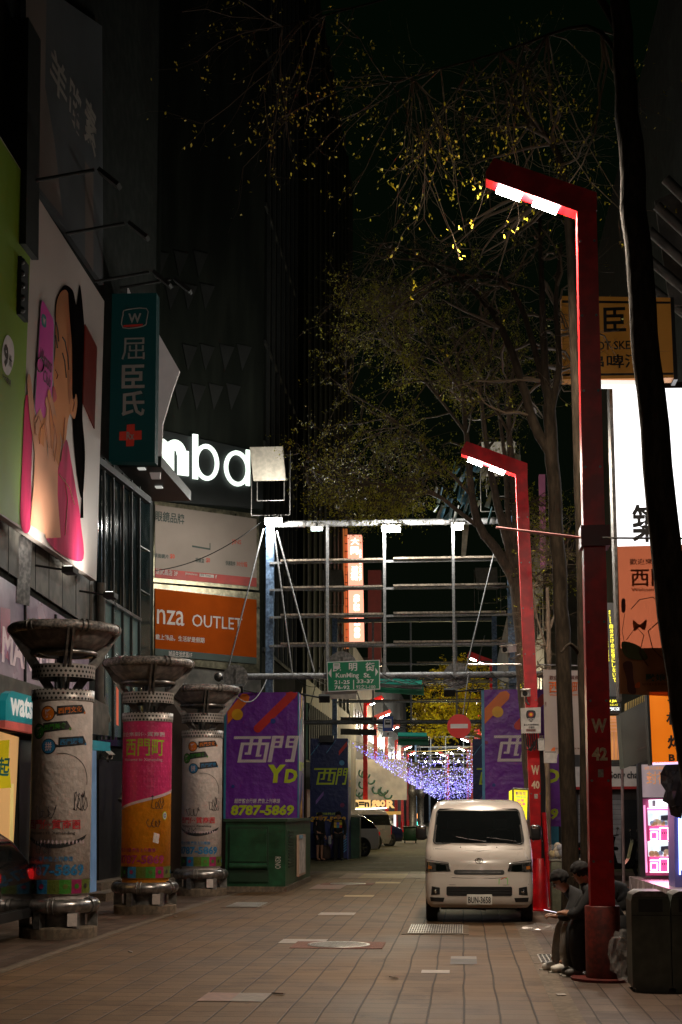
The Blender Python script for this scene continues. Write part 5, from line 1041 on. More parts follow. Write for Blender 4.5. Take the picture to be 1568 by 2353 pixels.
Fa = Front(24.0); t = thing('awning_box', 'dark grey green slanted box left of the orange lit sign', 'awning', Fa.px(1460, 1700)); m = MB(); m.slab(Fa, [(1425, 1640), (1492, 1606), (1500, 1742), (1434, 1766)], .6, M('grey_green_box', (.055, .065, .055), .5, var=.25, emit=.008, ecol=(.5, .6, .5)), 0); m.sheet(Fa, [(1463, 1722), (1488, 1712), (1488, 1716), (1463, 1725)], WALLG, .01); m.build('box', t)
m = MB(); m.slab(Front(26), [(1440, 1615), (1495, 1590), (1495, 1612), (1440, 1640)], .3, M('corrugated_gold', (.35, .25, .08), .4, metal=.5, emit=.05, ecol=(1, .7, .2)), 0)
for k in range(12): m.slab(Front(25.9), [(1442+k*4, 1614-k*1.8), (1443.5+k*4, 1613-k*1.8), (1443.5+k*4, 1638-k*1.8), (1442+k*4, 1639-k*1.8)], .04, DARKM, .02)
m.build('corrugated_eave', bR)
# neon board
Fn = Front(28); YN = M('neon_yellow', (.8, .7, .05), .5, emit=1.1, ecol=(1, .88, .05)); WN = white_emit('neon_white', 1.0, (.85, .95, 1))
t = thing('neon_board', 'dark board with two columns of glowing yellow Japanese lettering beside the red post', 'lit sign', Fn.px(1405, 1480)); m = MB()
m.slab(Fn, [(1384, 1385), (1415, 1385), (1424, 1600), (1384, 1600)], .2, M('neon_board_grey', (.045, .045, .045), .6, var=.3, emit=.01, ecol=(.9, .9, 1)), 0)
for k, c in enumerate('自分だけの記憶にしないで'): x = 1401+k*.72; m.txt(Fn, c, (x, 1434+k*11.2, x+8, 1444+k*11.2), YN, .02, .04)
for k, c in enumerate('美味しさを、'): x = 1399+k*.4; m.txt(Fn, c, (x, 1402+k*5.2, x+4, 1406.6+k*5.2), YN, .02, .03)
for k, c in enumerate('この素敵な隠れ家の人にもシェアしてあげよう'): x = 1391.5+k*.28; m.txt(Fn, c, (x, 1416+k*5.0, x+3.6, 1420+k*5.0), YN, .02, .03)
m.build('panel', t)
t = thing('lit_sign', 'small yellow and white glowing restaurant name below the neon board', 'lit sign', Fn.px(1405, 1615)); m = MB(); m.slab(Fn, [(1386, 1603), (1428, 1603), (1428, 1640), (1386, 1640)], .2, DARKM, 0)
m.txt(Fn, 'SHU JIAN', (1386, 1608, 1425, 1615), YN, .02, .05); m.txt(Fn, 'しゃぶしゃぶ', (1399, 1617, 1420, 1622), YN, .02, .03); m.txt(Fn, '西門町店', (1390, 1625, 1424, 1633), WN, .02, .05); m.build('panel', t)
t = thing('restaurant_window', 'orange lit restaurant window with vertical rails between the post and the grey box', 'window', Fn.px(1410, 1700)); m = MB(); RW = M('warm_restaurant_glow', (.30, .12, .04), .5, emit=.30, ecol=(1, .42, .12), var=.7, scale=2.2); m.slab(Fn, [(1388, 1645), (1440, 1645), (1440, 1748), (1388, 1748)], .2, RW, 0); m.build('window', t)
m = MB()
for x in (1395, 1403, 1411, 1419, 1427): m.slab(Fn, [(x, 1680), (x+1.2, 1680), (x+1.2, 1746), (x, 1746)], .03, M('pink_rail', (.5, .25, .22), .5), .1)
for y in (1648, 1655, 1662, 1670, 1678): m.slab(Fn, [(1388, y+1), (1440, y), (1440, y+2.5), (1388, y+3.5)], .03, M('orange_blind', (.5, .22, .12), .5, emit=.15, ecol=(1, .5, .3)), .06)
m.slab(Fn, [(1384, 1746), (1445, 1746), (1445, 1756), (1384, 1756)], .1, DARKM, .1); m.build('rails', t)
# tea shop front
Yt = 43.5; Ft = Front(Yt); t = thing('tea_shop', 'closed shop with a pale name band, grey shutters and a red strip behind the scooters', 'shop front', Ft.px(1400, 1980)); m = MB()
m.slab(Ft, [(1300, 1700), (1560, 1700), (1560, 1990), (1300, 1990)], 4, M('shop_dark_wall', (.05, .045, .045), .6), 0); m.build('wall', t)
m = MB(); m.slab(Ft, [(1318, 1762), (1560, 1760), (1560, 1806), (1318, 1808)], .3, M('tea_name_band', (.52, .44, .40), .6, emit=.045, ecol=(1, .8, .7)), .35); m.slab(Ft, [(1318, 1808), (1560, 1806), (1560, 1812), (1318, 1814)], .3, M('tea_red_strip', (.3, .012, .01), .5, emit=.02, ecol=(1, .05, .05)), .36)
m.txt(Ft, 'Gong cha', (1396, 1772, 1466, 1794), VK, .37, .03); m.build('name_band', t)
SH = M('roller_shutter', (.23, .21, .21), .55, var=.15, scale=.9, dirt=.3, emit=.012, ecol=(1, .85, .85)); m = MB()
for a, b in ((1330, 1352), (1400, 1428)):
    m = MB()
    for k in range(14): m.slab(Ft, [(a, 1826+k*11.4), (b, 1826+k*11.4), (b, 1836.6+k*11.4), (a, 1836.6+k*11.4)], .05, SH, .06)
    m.build('shutter', t)

m = MB(); m.slab(Ft, [(1434, 1838), (1468, 1838), (1468, 1985), (1434, 1985)], .03, M('shop_door_glass', (.02, .02, .022), .1), .05); m.build('door', t)
t = thing('sign_pole', 'thin pinkish pole in front of the tea shop', 'pole', Front(34).px(1432, 1950)); m = MB(); m.tube([Front(34).px(1428, 1640), Front(34).px(1434, 2029)], .035, M('pink_grey_pole', (.35, .25, .26), .5), 8); m.build('pole', t)
t = thing('purple_vertical_sign', 'dim purple vertical sign high between the tree trunks', 'sign', Front(40).px(1247, 1240)); m = MB(); m.slab(Front(40), [(1239, 1090), (1253, 1090), (1255, 1302), (1243, 1302)], .3, M('dim_purple_face', (.2, .06, .10), .6, emit=.05, ecol=(1, .3, .5)), 0); m.build('box', t)

# claw machines
PKN = M('pink_neon_strip', (.9, .2, .5), .4, emit=3.2, ecol=(1, .28, .62)); PKP = M('pink_panel', (.75, .10, .30), .4, emit=.45, ecol=(1, .12, .42), var=.1); WSC = white_emit('white_screen', 1.5, (.93, .95, 1)); PRZ = M('prize_glow', (.6, .65, .7), .5, emit=.75, ecol=(.75, .93, 1), var=.5, scale=7)
Ym = 29.6; Fm = Front(Ym)
t = thing('claw_machine', 'double deck glowing pink and white claw machine on a raised step', 'claw machine', Fm.px(1515, 2009))
m = MB(); m.slab(Fm, [(1477, 1835), (1552, 1835), (1558, 2012), (1482, 2012)], .9, M('machine_pink_case', (.45, .08, .2), .4, emit=.06, ecol=(1, .2, .5)), -.06); m.build('cabinet', t)
for dy in (0, 71):
    m = MB(); m.slab(Fm, [(1489, 1862+dy), (1546, 1862+dy), (1548, 1897+dy), (1491, 1897+dy)], .3, PRZ, 0)
    for k in range(16): r = random.Random(k+dy); m.ball(Fm.px(1495+r.random()*46, 1886+r.random()*8+dy, .02), .035+.03*r.random(), M('prize_%d' % (k % 4), ((.7, .7, .75), (.55, .35, .2), (.3, .4, .6), (.7, .6, .4))[k % 4], .6, emit=.25), 8, 6)
    m.slab(Fm, [(1519, 1874+dy), (1543, 1872+dy), (1543, 1886+dy), (1519, 1886+dy)], .02, M('dark_claw_box', (.1, .12, .18), .4, emit=.05), .04)
    m.build('prize_window', t)
    m = MB(); m.slab(Fm, [(1493, 1897+dy), (1548, 1897+dy), (1549, 1934+dy), (1494, 1934+dy)], .25, PKP, .03)
    for a, b in (((1494, 1906), (1516, 1906)), ((1496, 1912), (1496, 1928)), ((1496, 1912), (1511, 1912)), ((1511, 1912), (1511, 1928)), ((1496, 1928), (1511, 1928)), ((1517, 1902), (1517, 1930)), ((1517, 1902), (1536, 1902)), ((1536, 1902), (1536, 1930)), ((1494, 1933), (1549, 1933)), ((1543, 1908), (1549, 1908))): m.tube([Fm.px(a[0], a[1]+dy, .06), Fm.px(b[0], b[1]+dy, .06)], .011, white_emit('pink_white_tube', 3.0, (1, .72, .86)), 6)
    for k in range(3): dot(m, Fm, (1522+k*5, 1914+dy), 1.6, VK, .05)
    m.build('control_panel', t)
m = MB(); m.slab(Fm, [(1492, 1838), (1544, 1836), (1545, 1854), (1493, 1855)], .1, WSC, .02); m.sheet(Fm, [(1499, 1839), (1507, 1839), (1507, 1853), (1499, 1853)], M('screen_grey', (.3, .3, .35), .5, emit=.3), .026); m.build('top_screen', t)
m = MB(); m.tube([Fm.px(1488, 1858, .05), Fm.px(1547, 1857, .05)], .015, PKN, 6); m.tube([Fm.px(1481, 1850, .05), Fm.px(1486, 2005, .05)], .02, M('pink_dim_strip', (.9, .4, .6), .4, emit=.8, ecol=(1, .4, .75)), 6); m.build('neon_edge', t)
area('claw_glow', Fm.px(1520, 1930, .3), .6, 14, (1, .35, .62), (-.3, -1, -.35), t, 1.4)
Fm2 = Front(26.5); t = thing('claw_machine', 'blue lit claw machine wrapped in plastic at the right edge', 'claw machine', Fm2.px(1570, 2040)); m = MB(); m.slab(Fm2, [(1549, 1830), (1640, 1830), (1640, 2052), (1552, 2052)], .8, M('dark_violet_case', (.06, .05, .14), .3, emit=.05, ecol=(.5, .4, 1)), 0)
m.slab(Fm2, [(1560, 1850), (1640, 1850), (1640, 2000), (1562, 2000)], .02, PRZ, .02); m.slab(Fm2, [(1552, 1842), (1559, 1842), (1559, 1870), (1552, 1870)], .01, VRd, .02); m.build('cabinet', t)
m = MB(); m.tube([Fm2.px(1560, 1840, .05), Fm2.px(1563, 2010, .05)], .014, M('blue_led_strip', (.2, .3, 1), .4, emit=5, ecol=(.25, .35, 1)), 6); m.build('led_strip', t)
t = thing('raised_step', 'pink lit raised step under the claw machines', 'step', (4.6, 29, 0)); m = MB(); a = G(1452, 2015, .35); q = G(1568, 2062, .35)
m.prism([(a.x, 31.0, .0), (a.x, a.y, .0), (q.x+.3, q.y-.4, 0), (q.x+4, q.y-.4, 0), (q.x+4, 31, 0)], (0, 0, .34), M('step_tiles_pale', (.45, .35, .36), .25)); m.build('platform', t)
Fw = Front(29.4); t = thing('metal_sign', 'brushed metal sign with orange characters above the pink claw machine', 'sign', Fw.px(1505, 1790)); m = MB(); m.slab(Fw, [(1473, 1757), (1536, 1756), (1541, 1832), (1477, 1832)], .1, M('pink_brushed_metal', (.5, .42, .44), .35, metal=.5, emit=.14, ecol=(1, .8, .85), var=.15), 0)
OC = M('orange_sign_letters', (.7, .28, .08), .5, emit=.3, ecol=(1, .5, .25)); m.txt(Fw, '封神', (1486, 1772, 1534, 1802), OC, .01, .02); m.txt(Fw, '8月14日開幕封神', (1482, 1761, 1534, 1769), OC, .01, .02); m.build('panel', t)
m = MB(); m.slab(Fw, [(1466, 1750), (1474, 1750), (1484, 2015), (1472, 2015)], .3, BLACK, .05); m.slab(Fw, [(1540, 1750), (1552, 1750), (1556, 2010), (1547, 2010)], .3, BLACK, .05); m.build('door_post', bR)
# hanging plastic wrap
def crumple(name, c, r, mat, label, cat, seed, sub=3, amp=.25, squash=(1, 1, 1)):
    t = thing(name, label, cat, c); bm = bmesh.new(); bmesh.ops.create_icosphere(bm, subdivisions=sub, radius=1); k = V((seed, seed*2, 0))
    m = MB(); vs = []
    for v in bm.verts:
        n_ = noise.noise(v.co*2.2+k)*amp*1.4+noise.noise(v.co*6+k)*amp*.8; q = v.co*(1+n_); vs.append(V(c)+V((q.x*r*squash[0], q.y*r*squash[1], max(q.z*r*squash[2], -V(c).z+.005))))
    bm.verts.index_update(); m.add(vs, [tuple(v.index for v in f.verts) for f in bm.faces], mat, False); bm.free(); m.build('film', t); return t
PLA = M('clear_plastic_film', (.75, .72, .70), .12, alpha=.14, var=.1, scale=8)
PLAD = M('black_plastic_film', (.03, .03, .035), .15, var=.3)
crumple('plastic_bag', G(1249, 2140)+V((0, 0, .05)), .28, PLA, 'crumpled clear plastic bag lying on the pavement behind the sitting man', 'plastic bag', 3, 3, .35, (1, .6, .2))
crumple('plastic_bag', P(1432, 2195, 14.6), .17, PLA, 'clear plastic bag hanging beside the grey bins', 'plastic bag', 8, 3, .3, (.8, .6, 1.4))
crumple('plastic_wrap', P(1556, 1800, 24.5), .30, PLAD, 'crumpled black plastic sheet hanging at the right edge', 'plastic sheet', 5, 3, .35, (.8, .6, 1.6))

# grey bins
BN = M('grey_green_bin', (.105, .115, .092), .42, metal=.2, var=.15, scale=2, dirt=.25)
def bin_(x, y, w_, label, h=.945, mat=BN, d=.42, open_=True):
    t = thing('litter_bin', label, 'bin', (x+w_/2, y, 0), None if mat != BN else 'grey bins by the nearest red post'); m = MB()
    pr = [(x+.03, 0), (x+.03, .04), (x, .05), (x, h-.09), (x+.015, h-.03), (x+.075, h), (x+w_-.075, h), (x+w_-.015, h-.03), (x+w_, h-.09), (x+w_, .05), (x+w_-.03, .04), (x+w_-.03, 0)]
    m.prism([(a, y, b) for a, b in pr], (0, d, 0), mat); m.bx(x+.004, x+w_-.004, y-.004, y, h-.225, h-.218, BLACK); m.build('body', t)
    m = MB(); m.prism([(x+.02, y-.008, h-.025), (x+.078, y-.008, h+.006), (x+w_-.078, y-.008, h+.006), (x+w_-.02, y-.008, h-.025), (x+w_-.02, y-.008, h-.045), (x+.02, y-.008, h-.045)], (0, d+.016, 0), STEEL); m.build('lid', t)
    m = MB(); m.bx(x+.07, x+w_-.07, y-.006, y, h-.19, h-.07, M('bin_mouth', (.02, .022, .02), .5)); m.build('mouth', t)
bx0 = P(1446, 1866, 13.9).x; bin_(bx0, 13.9, .365, 'dark grey green litter bin just right of the nearest red post'); bin_(bx0+.375, 13.9, .365, 'dark grey green litter bin cut by the right edge of the view')
CBN = M('pale_green_cabinet', (.20, .21, .14), .5, var=.12, dirt=.3); q = P(1265, 1866, 24.2)
t = thing('litter_bin', 'pale green grey cabinet with a bag on it beside the second red post', 'bin', (q.x+.3, 24.2, 0)); m = MB(); m.bbox((q.x+.32, 24.45, .44), (.64, .5, .88), .03, CBN); m.build('body', t); m = MB(); m.bx(q.x-.01, q.x+.65, 24.19, 24.72, .885, .915, M('cabinet_top', (.3, .29, .24), .45)); m.bx(q.x+.02, q.x+.62, 24.195, 24.2, .74, .748, BLACK); m.build('lid', t)
t = thing('plush_bag', 'clear bag full of pale yellow plush toys on the green grey cabinet', 'bag', (q.x+.16, 24.4, .92)); m = MB()
for k in range(11): r = random.Random(k+40); m.ball((q.x+.02+r.random()*.26, 24.3+r.random()*.2, .97+r.random()*.19), .06, M('plush_%d' % (k % 3), ((.55, .42, .2), (.6, .52, .4), (.35, .38, .45))[k % 3], .9, var=.2, scale=20), 8, 6)
m.build('toys', t); m = MB(); m.bbox((q.x+.15, 24.38, 1.03), (.38, .34, .26), .09, PLA, 3); m.build('film', t)
# scooters
SCB = M('scooter_black_paint', (.012, .012, .014), .15, coat=.6, var=.3); TYR = M('tyre_rubber', (.014, .014, .014), .8); CHR = M('chrome', (.6, .6, .6), .12, metal=1)
def scooter(loc, rz, label, body=SCB):
    t = thing('scooter', label, 'scooter', loc, 'scooters parked on the right pavement', rz); ORG[t.name] = V((0, 0, 0))
    for x in (-.62, .62):
        m = MB(); q = [(x+.23*math.cos(a), 0, .25+.23*math.sin(a)) for a in [2*math.pi*i/24 for i in range(25)]]; m.tube(q, .05, TYR, 8); m.tube([(x, -.04, .25), (x, .04, .25)], .14, DSTEEL, 16); m.build('wheel', t)
    m = MB(); out = [(-.80, .52), (-.72, .42), (-.30, .30), (.18, .24), (.34, .34), (.40, .78), (.46, .96), (.34, .98), (.22, .50), (.10, .36), (-.10, .40), (-.18, .70), (-.70, .74), (-.86, .64)]
    m.prism([(a, -.15, b) for a, b in out], (0, .30, 0), body, False); m.bbox((.55, 0, .46), (.34, .18, .07), .03, body); m.build('body', t)
    m = MB(); m.bbox((-.42, 0, .76), (.72, .27, .10), .04, BLACK); m.build('seat', t)
    m = MB(); m.tube([(.40, -.34, 1.02), (.37, -.18, 1.0), (.36, 0, .97), (.37, .18, 1.0), (.40, .34, 1.02)], .02, BLACK, 8); m.tube([(.6, 0, .28), (.42, 0, .9)], .03, DSTEEL, 8); m.build('handlebar', t)
    for s in (-1, 1):
        m = MB(); m.tube([(.39, .26*s, 1.0), (.38, .32*s, 1.18)], .008, BLACK, 5); m.ball((.38, .33*s, 1.22), (.02, .07, .045), CHR, 10, 6); m.build('mirror', t)
    m = MB(); m.ball((.47, 0, .92), (.05, .09, .06), CHR, 10, 8); m.build('headlight', t); m = MB(); m.box((-.85, 0, .62), (.04, .16, .06), M('tail_red', (.5, .01, .01), .3)); m.build('tail_light', t); return t
q = G(1448, 2018); scooter((q.x-.25, q.y, 0), R_(10), 'dark scooter with mirrors seen side on between the red post and the claw machine')
q = G(1420, 2002); scooter((q.x-.35, q.y+1.3, 0), R_(35), 'second dark scooter behind the nearer one, by the tea shop')
# yellow lantern sign on a pole behind the van
Fq = Front(28.4); t = thing('lantern_sign', 'yellow lit box sign with pink and blue characters behind the van roof', 'lit sign', Fq.px(1197, 1880)); LY = M('lantern_yellow', (.85, .75, .02), .5, emit=.72, ecol=(1, .86, .03)); 
m = MB(); m.slab(Fq, [(1180, 1814), (1213, 1816), (1211, 1884), (1180, 1879)], .5, LY, 0); m.slab(Fq, [(1171, 1818), (1179, 1814), (1179, 1850), (1171, 1850)], .3, LY, -.1)
for s, b, mt in (('新台北', (1185, 1819, 1209, 1827), 'p'), ('西門町徒步區', (1184, 1829, 1209, 1834), 't'), ('創意', (1188, 1836, 1205, 1842), 'm'), ('廣告車', (1183, 1844, 1208, 1851), 'm'), ('商家', (1186, 1854, 1203, 1861), 'b'), ('廣告', (1190, 1863, 1206, 1870), 'b'), ('出租專線', (1186, 1873, 1206, 1877), 'r'), ('738633', (1186, 1878.5, 1208, 1882.5), 'b')):
    m.txt(Fq, s, b, M('lantern_ink_'+mt, dict(p=(.25, .05, .3), t=(.02, .4, .3), m=(.8, .02, .45), b=(.05, .05, .7), r=(.8, .02, .1))[mt], .5, emit=.25), .01, .045)
m.build('lightbox', t)
m = MB()
for a, b in (((1179, 1812), (1215, 1814)), ((1215, 1814), (1213, 1886)), ((1213, 1886), (1180, 1882)), ((1180, 1882), (1179, 1812))): m.tube([Fq.px(*a, .02), Fq.px(*b, .02)], .02, DSTEEL, 6)
m.tube([Fq.px(1198, 1884), Fq.px(1198, 2058)], .05, DSTEEL, 8); m.build('frame', t)

# ------------------------------------------------------------------ vehicles
def lerp_prof(prof, z):
    for (z0, *a), (z1, *b) in zip(prof, prof[1:]):
        if z <= z1: k = (z-z0)/(z1-z0) if z1 > z0 else 0; return [p+(q-p)*max(0, min(1, k)) for p, q in zip(a, b)]
    return list(prof[-1][1:])
def loop(prof, z, nf=12, nc=7, ns=14):
    """closed outline of a body at height z: profile rows are (z, front_y, rear_y, half_width, corner, bow)"""
    yf, yr, hw, rc, bow = lerp_prof(prof, z); rc = min(rc, hw*.9); pts = []
    for i in range(nf+1): x = -(hw-rc)+2*(hw-rc)*i/nf; pts.append((x, yf+bow*(x/(hw-rc))**2))
    for i in range(1, nc): a = -math.pi/2+math.pi/2*i/nc; pts.append((hw-rc+rc*math.cos(a), yf+bow+rc+rc*math.sin(a)))
    for i in range(ns+1): pts.append((hw, yf+bow+rc+(yr-yf-bow-2*rc)*i/ns))
    for i in range(1, nc): a = math.pi/2*i/nc; pts.append((hw-rc+rc*math.cos(a), yr-rc+rc*math.sin(a)))
    for i in range(nf+1): pts.append((hw-rc-2*(hw-rc)*i/nf, yr))
    for i in range(1, nc): a = math.pi/2+math.pi/2*i/nc; pts.append((-hw+rc+rc*math.cos(a), yr-rc+rc*math.sin(a)))
    for i in range(ns+1): pts.append((-hw, yr-rc-(yr-yf-bow-2*rc)*i/ns))
    for i in range(1, nc): a = math.pi+math.pi/2*i/nc; pts.append((-hw+rc+rc*math.cos(a), yf+bow+rc+rc*math.sin(a)))
    return [V((x, y, z)) for x, y in pts]
def shell(prof, zs, paint, glass, rule, cut=None):
    rings = [loop(prof, z) for z in zs]; n = len(rings[0]); body = MB(); gl = MB(); vs = [p for r in rings for p in r]; bf = []; gf = []
    for j in range(len(zs)-1):
        for i in range(n):
            f = (j*n+i, j*n+(i+1) % n, (j+1)*n+(i+1) % n, (j+1)*n+i); c = (vs[f[0]]+vs[f[1]]+vs[f[2]]+vs[f[3]])/4
            (gf if rule(c) else bf).append(f) if not (cut and cut(c)) else None
    body.add(vs, bf, paint, True); top = rings[-1]; k = len(body.v); cz = sum((p for p in top), V((0, 0, 0)))/n; body.add(top+[cz+V((0, 0, .015))], [(i, (i+1) % n, n) for i in range(n)], paint, True)
    body.add(rings[0], [tuple(range(n-1, -1, -1))], BLACK)
    gl.add(vs, gf, glass, True); return body, gl
CGL = M('car_glass', (.008, .010, .011), .04, coat=.5, var=.2); ALLOY = M('alloy_rim', (.45, .42, .40), .25, metal=.9)
def wheel(t, x, y, r, side, wd=.2, flower=True):
    m = MB(); pr = [(r-.01, -wd/2), (r, -wd/2+.03), (r, wd/2-.03), (r-.01, wd/2), (r*.66, wd/2), (r*.62, wd/2-.02)]
    vs = []; fs = []; n = 32
    for rr, w_ in pr+[(r*.62, -wd/2)]:
        for i in range(n): a = 2*math.pi*i/n; vs.append((x+w_*side, y+rr*math.cos(a), r+rr*math.sin(a)))
    k = len(pr)+1
    for j in range(k-1):
        for i in range(n): fs.append((j*n+i, j*n+(i+1) % n, (j+1)*n+(i+1) % n, (j+1)*n+i))
    m.add(vs, fs, TYR, True); w_ = m.build('wheel', t)
    m = MB()
    for i in range(6):
        a = 2*math.pi*i/6; d = V((0, math.cos(a), math.sin(a))); e = V((0, -math.sin(a), math.cos(a))); c = V((x+(wd/2-.02)*side, y, r))
        m.prism([c+d*r*.1-e*r*.07, c+d*r*.62-e*r*.12, c+d*r*.62+e*r*.12, c+d*r*.1+e*r*.07], V((.015*side, 0, 0)), ALLOY)
    m.tube([V((x+(wd/2-.04)*side, y, r)), V((x+(wd/2-.002)*side, y, r))], r*.15, ALLOY, 12); m.tube([V((x+(wd/2-.07)*side, y, r)), V((x+(wd/2-.05)*side, y, r))], r*.62, BLACK, 24); m.build('rim', w_)

# --- white van (front faces the camera, -Y)
VY, VX = 22.1, P(1100, 1866, 22.1).x
van = thing('white_van', 'cream white delivery van parked facing the camera, number plate BUN-3658', 'van', (VX, VY, 0)); ORG[van.name] = V((0, 0, 0))
VP = M('cream_van_paint', (.60, .54, .49), .26, coat=.7, var=.03, scale=.6)
prof = [(.24, .10, 3.9, .74, .10, .05), (.30, .02, 3.98, .80, .16, .06), (.42, -.02, 4.0, .825, .20, .07), (.60, -.01, 4.0, .83, .20, .07), (.72, .03, 4.0, .83, .20, .07), (.95, .08, 4.0, .83, .18, .07), (1.10, .20, 4.0, .825, .16, .06), (1.17, .34, 4.0, .82, .14, .05), (1.45, .58, 3.99, .79, .13, .05), (1.72, .84, 3.97, .735, .14, .06), (1.80, .96, 3.93, .705, .18, .08), (1.865, 1.10, 3.80, .66, .25, .10), (1.90, 1.35, 3.60, .55, .30, .10)]
zs = [.24, .30, .36, .42, .5, .6, .66, .72, .8, .88, .95, 1.02, 1.10, 1.17, 1.22, 1.3, 1.4, 1.5, 1.6, 1.68, 1.72, 1.76, 1.80, 1.835, 1.865, 1.885, 1.90]
body, gl = shell(prof, zs, VP, CGL, lambda c: 1.22 < c.z < 1.70 and abs(c.x) > .70 and .75+.9*(c.z-1.2) < c.y < 3.75 and not (1.75 < c.y < 1.9) and not (2.7 < c.y < 2.85), lambda c: 1.23 < c.z < 1.72 and abs(c.x) < .66-.02*(c.z-1.2) and c.y < 1.0)
body.build('body', van); gl.build('side_window', van)
def fpt(x, z, off=.004):
    yf, yr, hw, rc, bow = lerp_prof(prof, z); q = hw-rc; ax = abs(x)
    if ax <= q: y = yf+bow*(x/q)**2; n = V((0, -1, 0))
    else:
        d = min(ax-q, rc*.985); y = yf+bow+rc-math.sqrt(max(rc*rc-d*d, 0)); x = math.copysign(q+d, x)
    return V((x, y, z))
def nrm(x, z):
    e = .01; return ((fpt(x+e, z)-fpt(x-e, z)).cross(fpt(x, z+e)-fpt(x, z-e))).normalized()
def patch(mb, poly, mat, off=.006, n=12, k=8):
    """quad patch on the van's front: poly = 4 corners (x,z) bl, br, tr, tl"""
    bl, br, tr, tl = [V((*p, 0)) for p in poly]; vs = []; fs = []
    for j in range(k+1):
        for i in range(n+1):
            q = bl.lerp(br, i/n).lerp(tl.lerp(tr, i/n), j/k); vs.append(fpt(q.x, q.y)+nrm(q.x, q.y)*off)
    for j in range(k):
        for i in range(n): fs.append((j*(n+1)+i, j*(n+1)+i+1, (j+1)*(n+1)+i+1, (j+1)*(n+1)+i))
    mb.add(vs, fs, mat, True)
def ring_strip(mb, pts, r, mat, off=.01):
    mb.tube([fpt(x, z)+nrm(x, z)*off for x, z in pts], r, mat, 6)
def rrect(x0, x1, z0, z1, r, n=5, tx=0):
    p = []
    for cx_, cz_, a0 in ((x1-r, z1-r, 0), (x0+r, z1-r, 90), (x0+r, z0+r, 180), (x1-r, z0+r, 270)):
        for i in range(n+1): a = R_(a0+90*i/n); z = cz_+r*math.sin(a); x = cx_+r*math.cos(a); p.append((x*(1-tx*(z-z0)/(z1-z0)), z))
    return p
def rr_patch(mb, outline, mat, off, rows=10):
    """rounded outline filled by rows so that it follows the curved front"""
    z0 = min(p[1] for p in outline); z1 = max(p[1] for p in outline); m_ = len(outline); vs = []; fs = []; n = 16
    for j in range(rows+1):
        z = z0+(z1-z0)*j/rows; z = min(max(z, z0+1e-4), z1-1e-4); xs = []
        for i in range(m_):
            a, b = outline[i], outline[(i+1) % m_]
            if (a[1]-z)*(b[1]-z) < 0: xs.append(a[0]+(b[0]-a[0])*(z-a[1])/(b[1]-a[1]))
        xa, xb = (min(xs), max(xs)) if xs else (0, 0)
        for i in range(n+1): x = xa+(xb-xa)*i/n; vs.append(fpt(x, z)+nrm(x, z)*off)
    for j in range(rows):
        for i in range(n): fs.append((j*(n+1)+i, j*(n+1)+i+1, (j+1)*(n+1)+i+1, (j+1)*(n+1)+i))
    mb.add(vs, fs, mat, True)
m = MB(); q = rrect(-.707, .707, 1.202, 1.74, .065, 6, .085); SEAL = M('windscreen_seal', (.02, .02, .02), .6); m.tube([fpt(x, z)+nrm(x, z)*.008 for x, z in q+q[:1]], .012, SEAL, 6); m.build('windscreen_seal', van)
WGL = M('windscreen_glass', (.010, .012, .013), .03, alpha=.62, var=.1, coat=1.0)
m = MB(); rr_patch(m, rrect(-.70, .70, 1.21, 1.735, .06, 6, .085), WGL, .009, 20); w_ = m.build('windscreen', van)
m = MB(); ring_strip(m, [(-.35, 1.30), (-.2, 1.27), (0, 1.245), (.12, 1.225)], .007, BLACK, .02); w2 = m.build('wiper', van); m = MB(); ring_strip(m, [(.12, 1.29), (.3, 1.27), (.5, 1.245), (.6, 1.225)], .007, BLACK, .02); m.build('wiper', van)
m = MB(); INT = M('van_interior', (.035, .034, .032), .7); m.bx(-.68, .68, .62, 1.0, 1.08, 1.20, INT); m.bx(-.72, .72, 2.1, 2.14, .6, 1.72, BLACK); m.build('dashboard', van)
for sx in (-.38, .38): m = MB(); m.bbox((sx, 1.55, 1.12), (.46, .14, .62), .05, INT, 3); m.bbox((sx, 1.57, 1.50), (.24, .09, .17), .035, M('headrest', (.09, .085, .08), .7), 3); m.build('front_seat', van)
m = MB(); q = Matrix.Rotation(R_(-55), 3, 'X'); m.tube([V((.38, 1.12, 1.27))+q @ V((.19*math.cos(a), .19*math.sin(a), 0)) for a in [2*math.pi*i/24 for i in range(25)]], .014, BLACK, 6); m.build('steering_wheel', van)
m = MB(); m.bbox((.02, .98, 1.66), (.20, .02, .06), .01, BLACK); m.build('inner_mirror', van)
m = MB(); m.prism([(-.56, .66, 1.205), (-.40, .66, 1.205), (-.42, .72, 1.212), (-.55, .72, 1.212)], (0, 0, .004), WHITEP); m.build('dashboard_paper', van)
LENS = M('headlight_lens', (.35, .33, .32), .08, coat=.8, var=.5, scale=9); AMB = M('amber_indicator', (.5, .16, .03), .2); REF = M('headlamp_reflector', (.5, .5, .5), .1, metal=1)
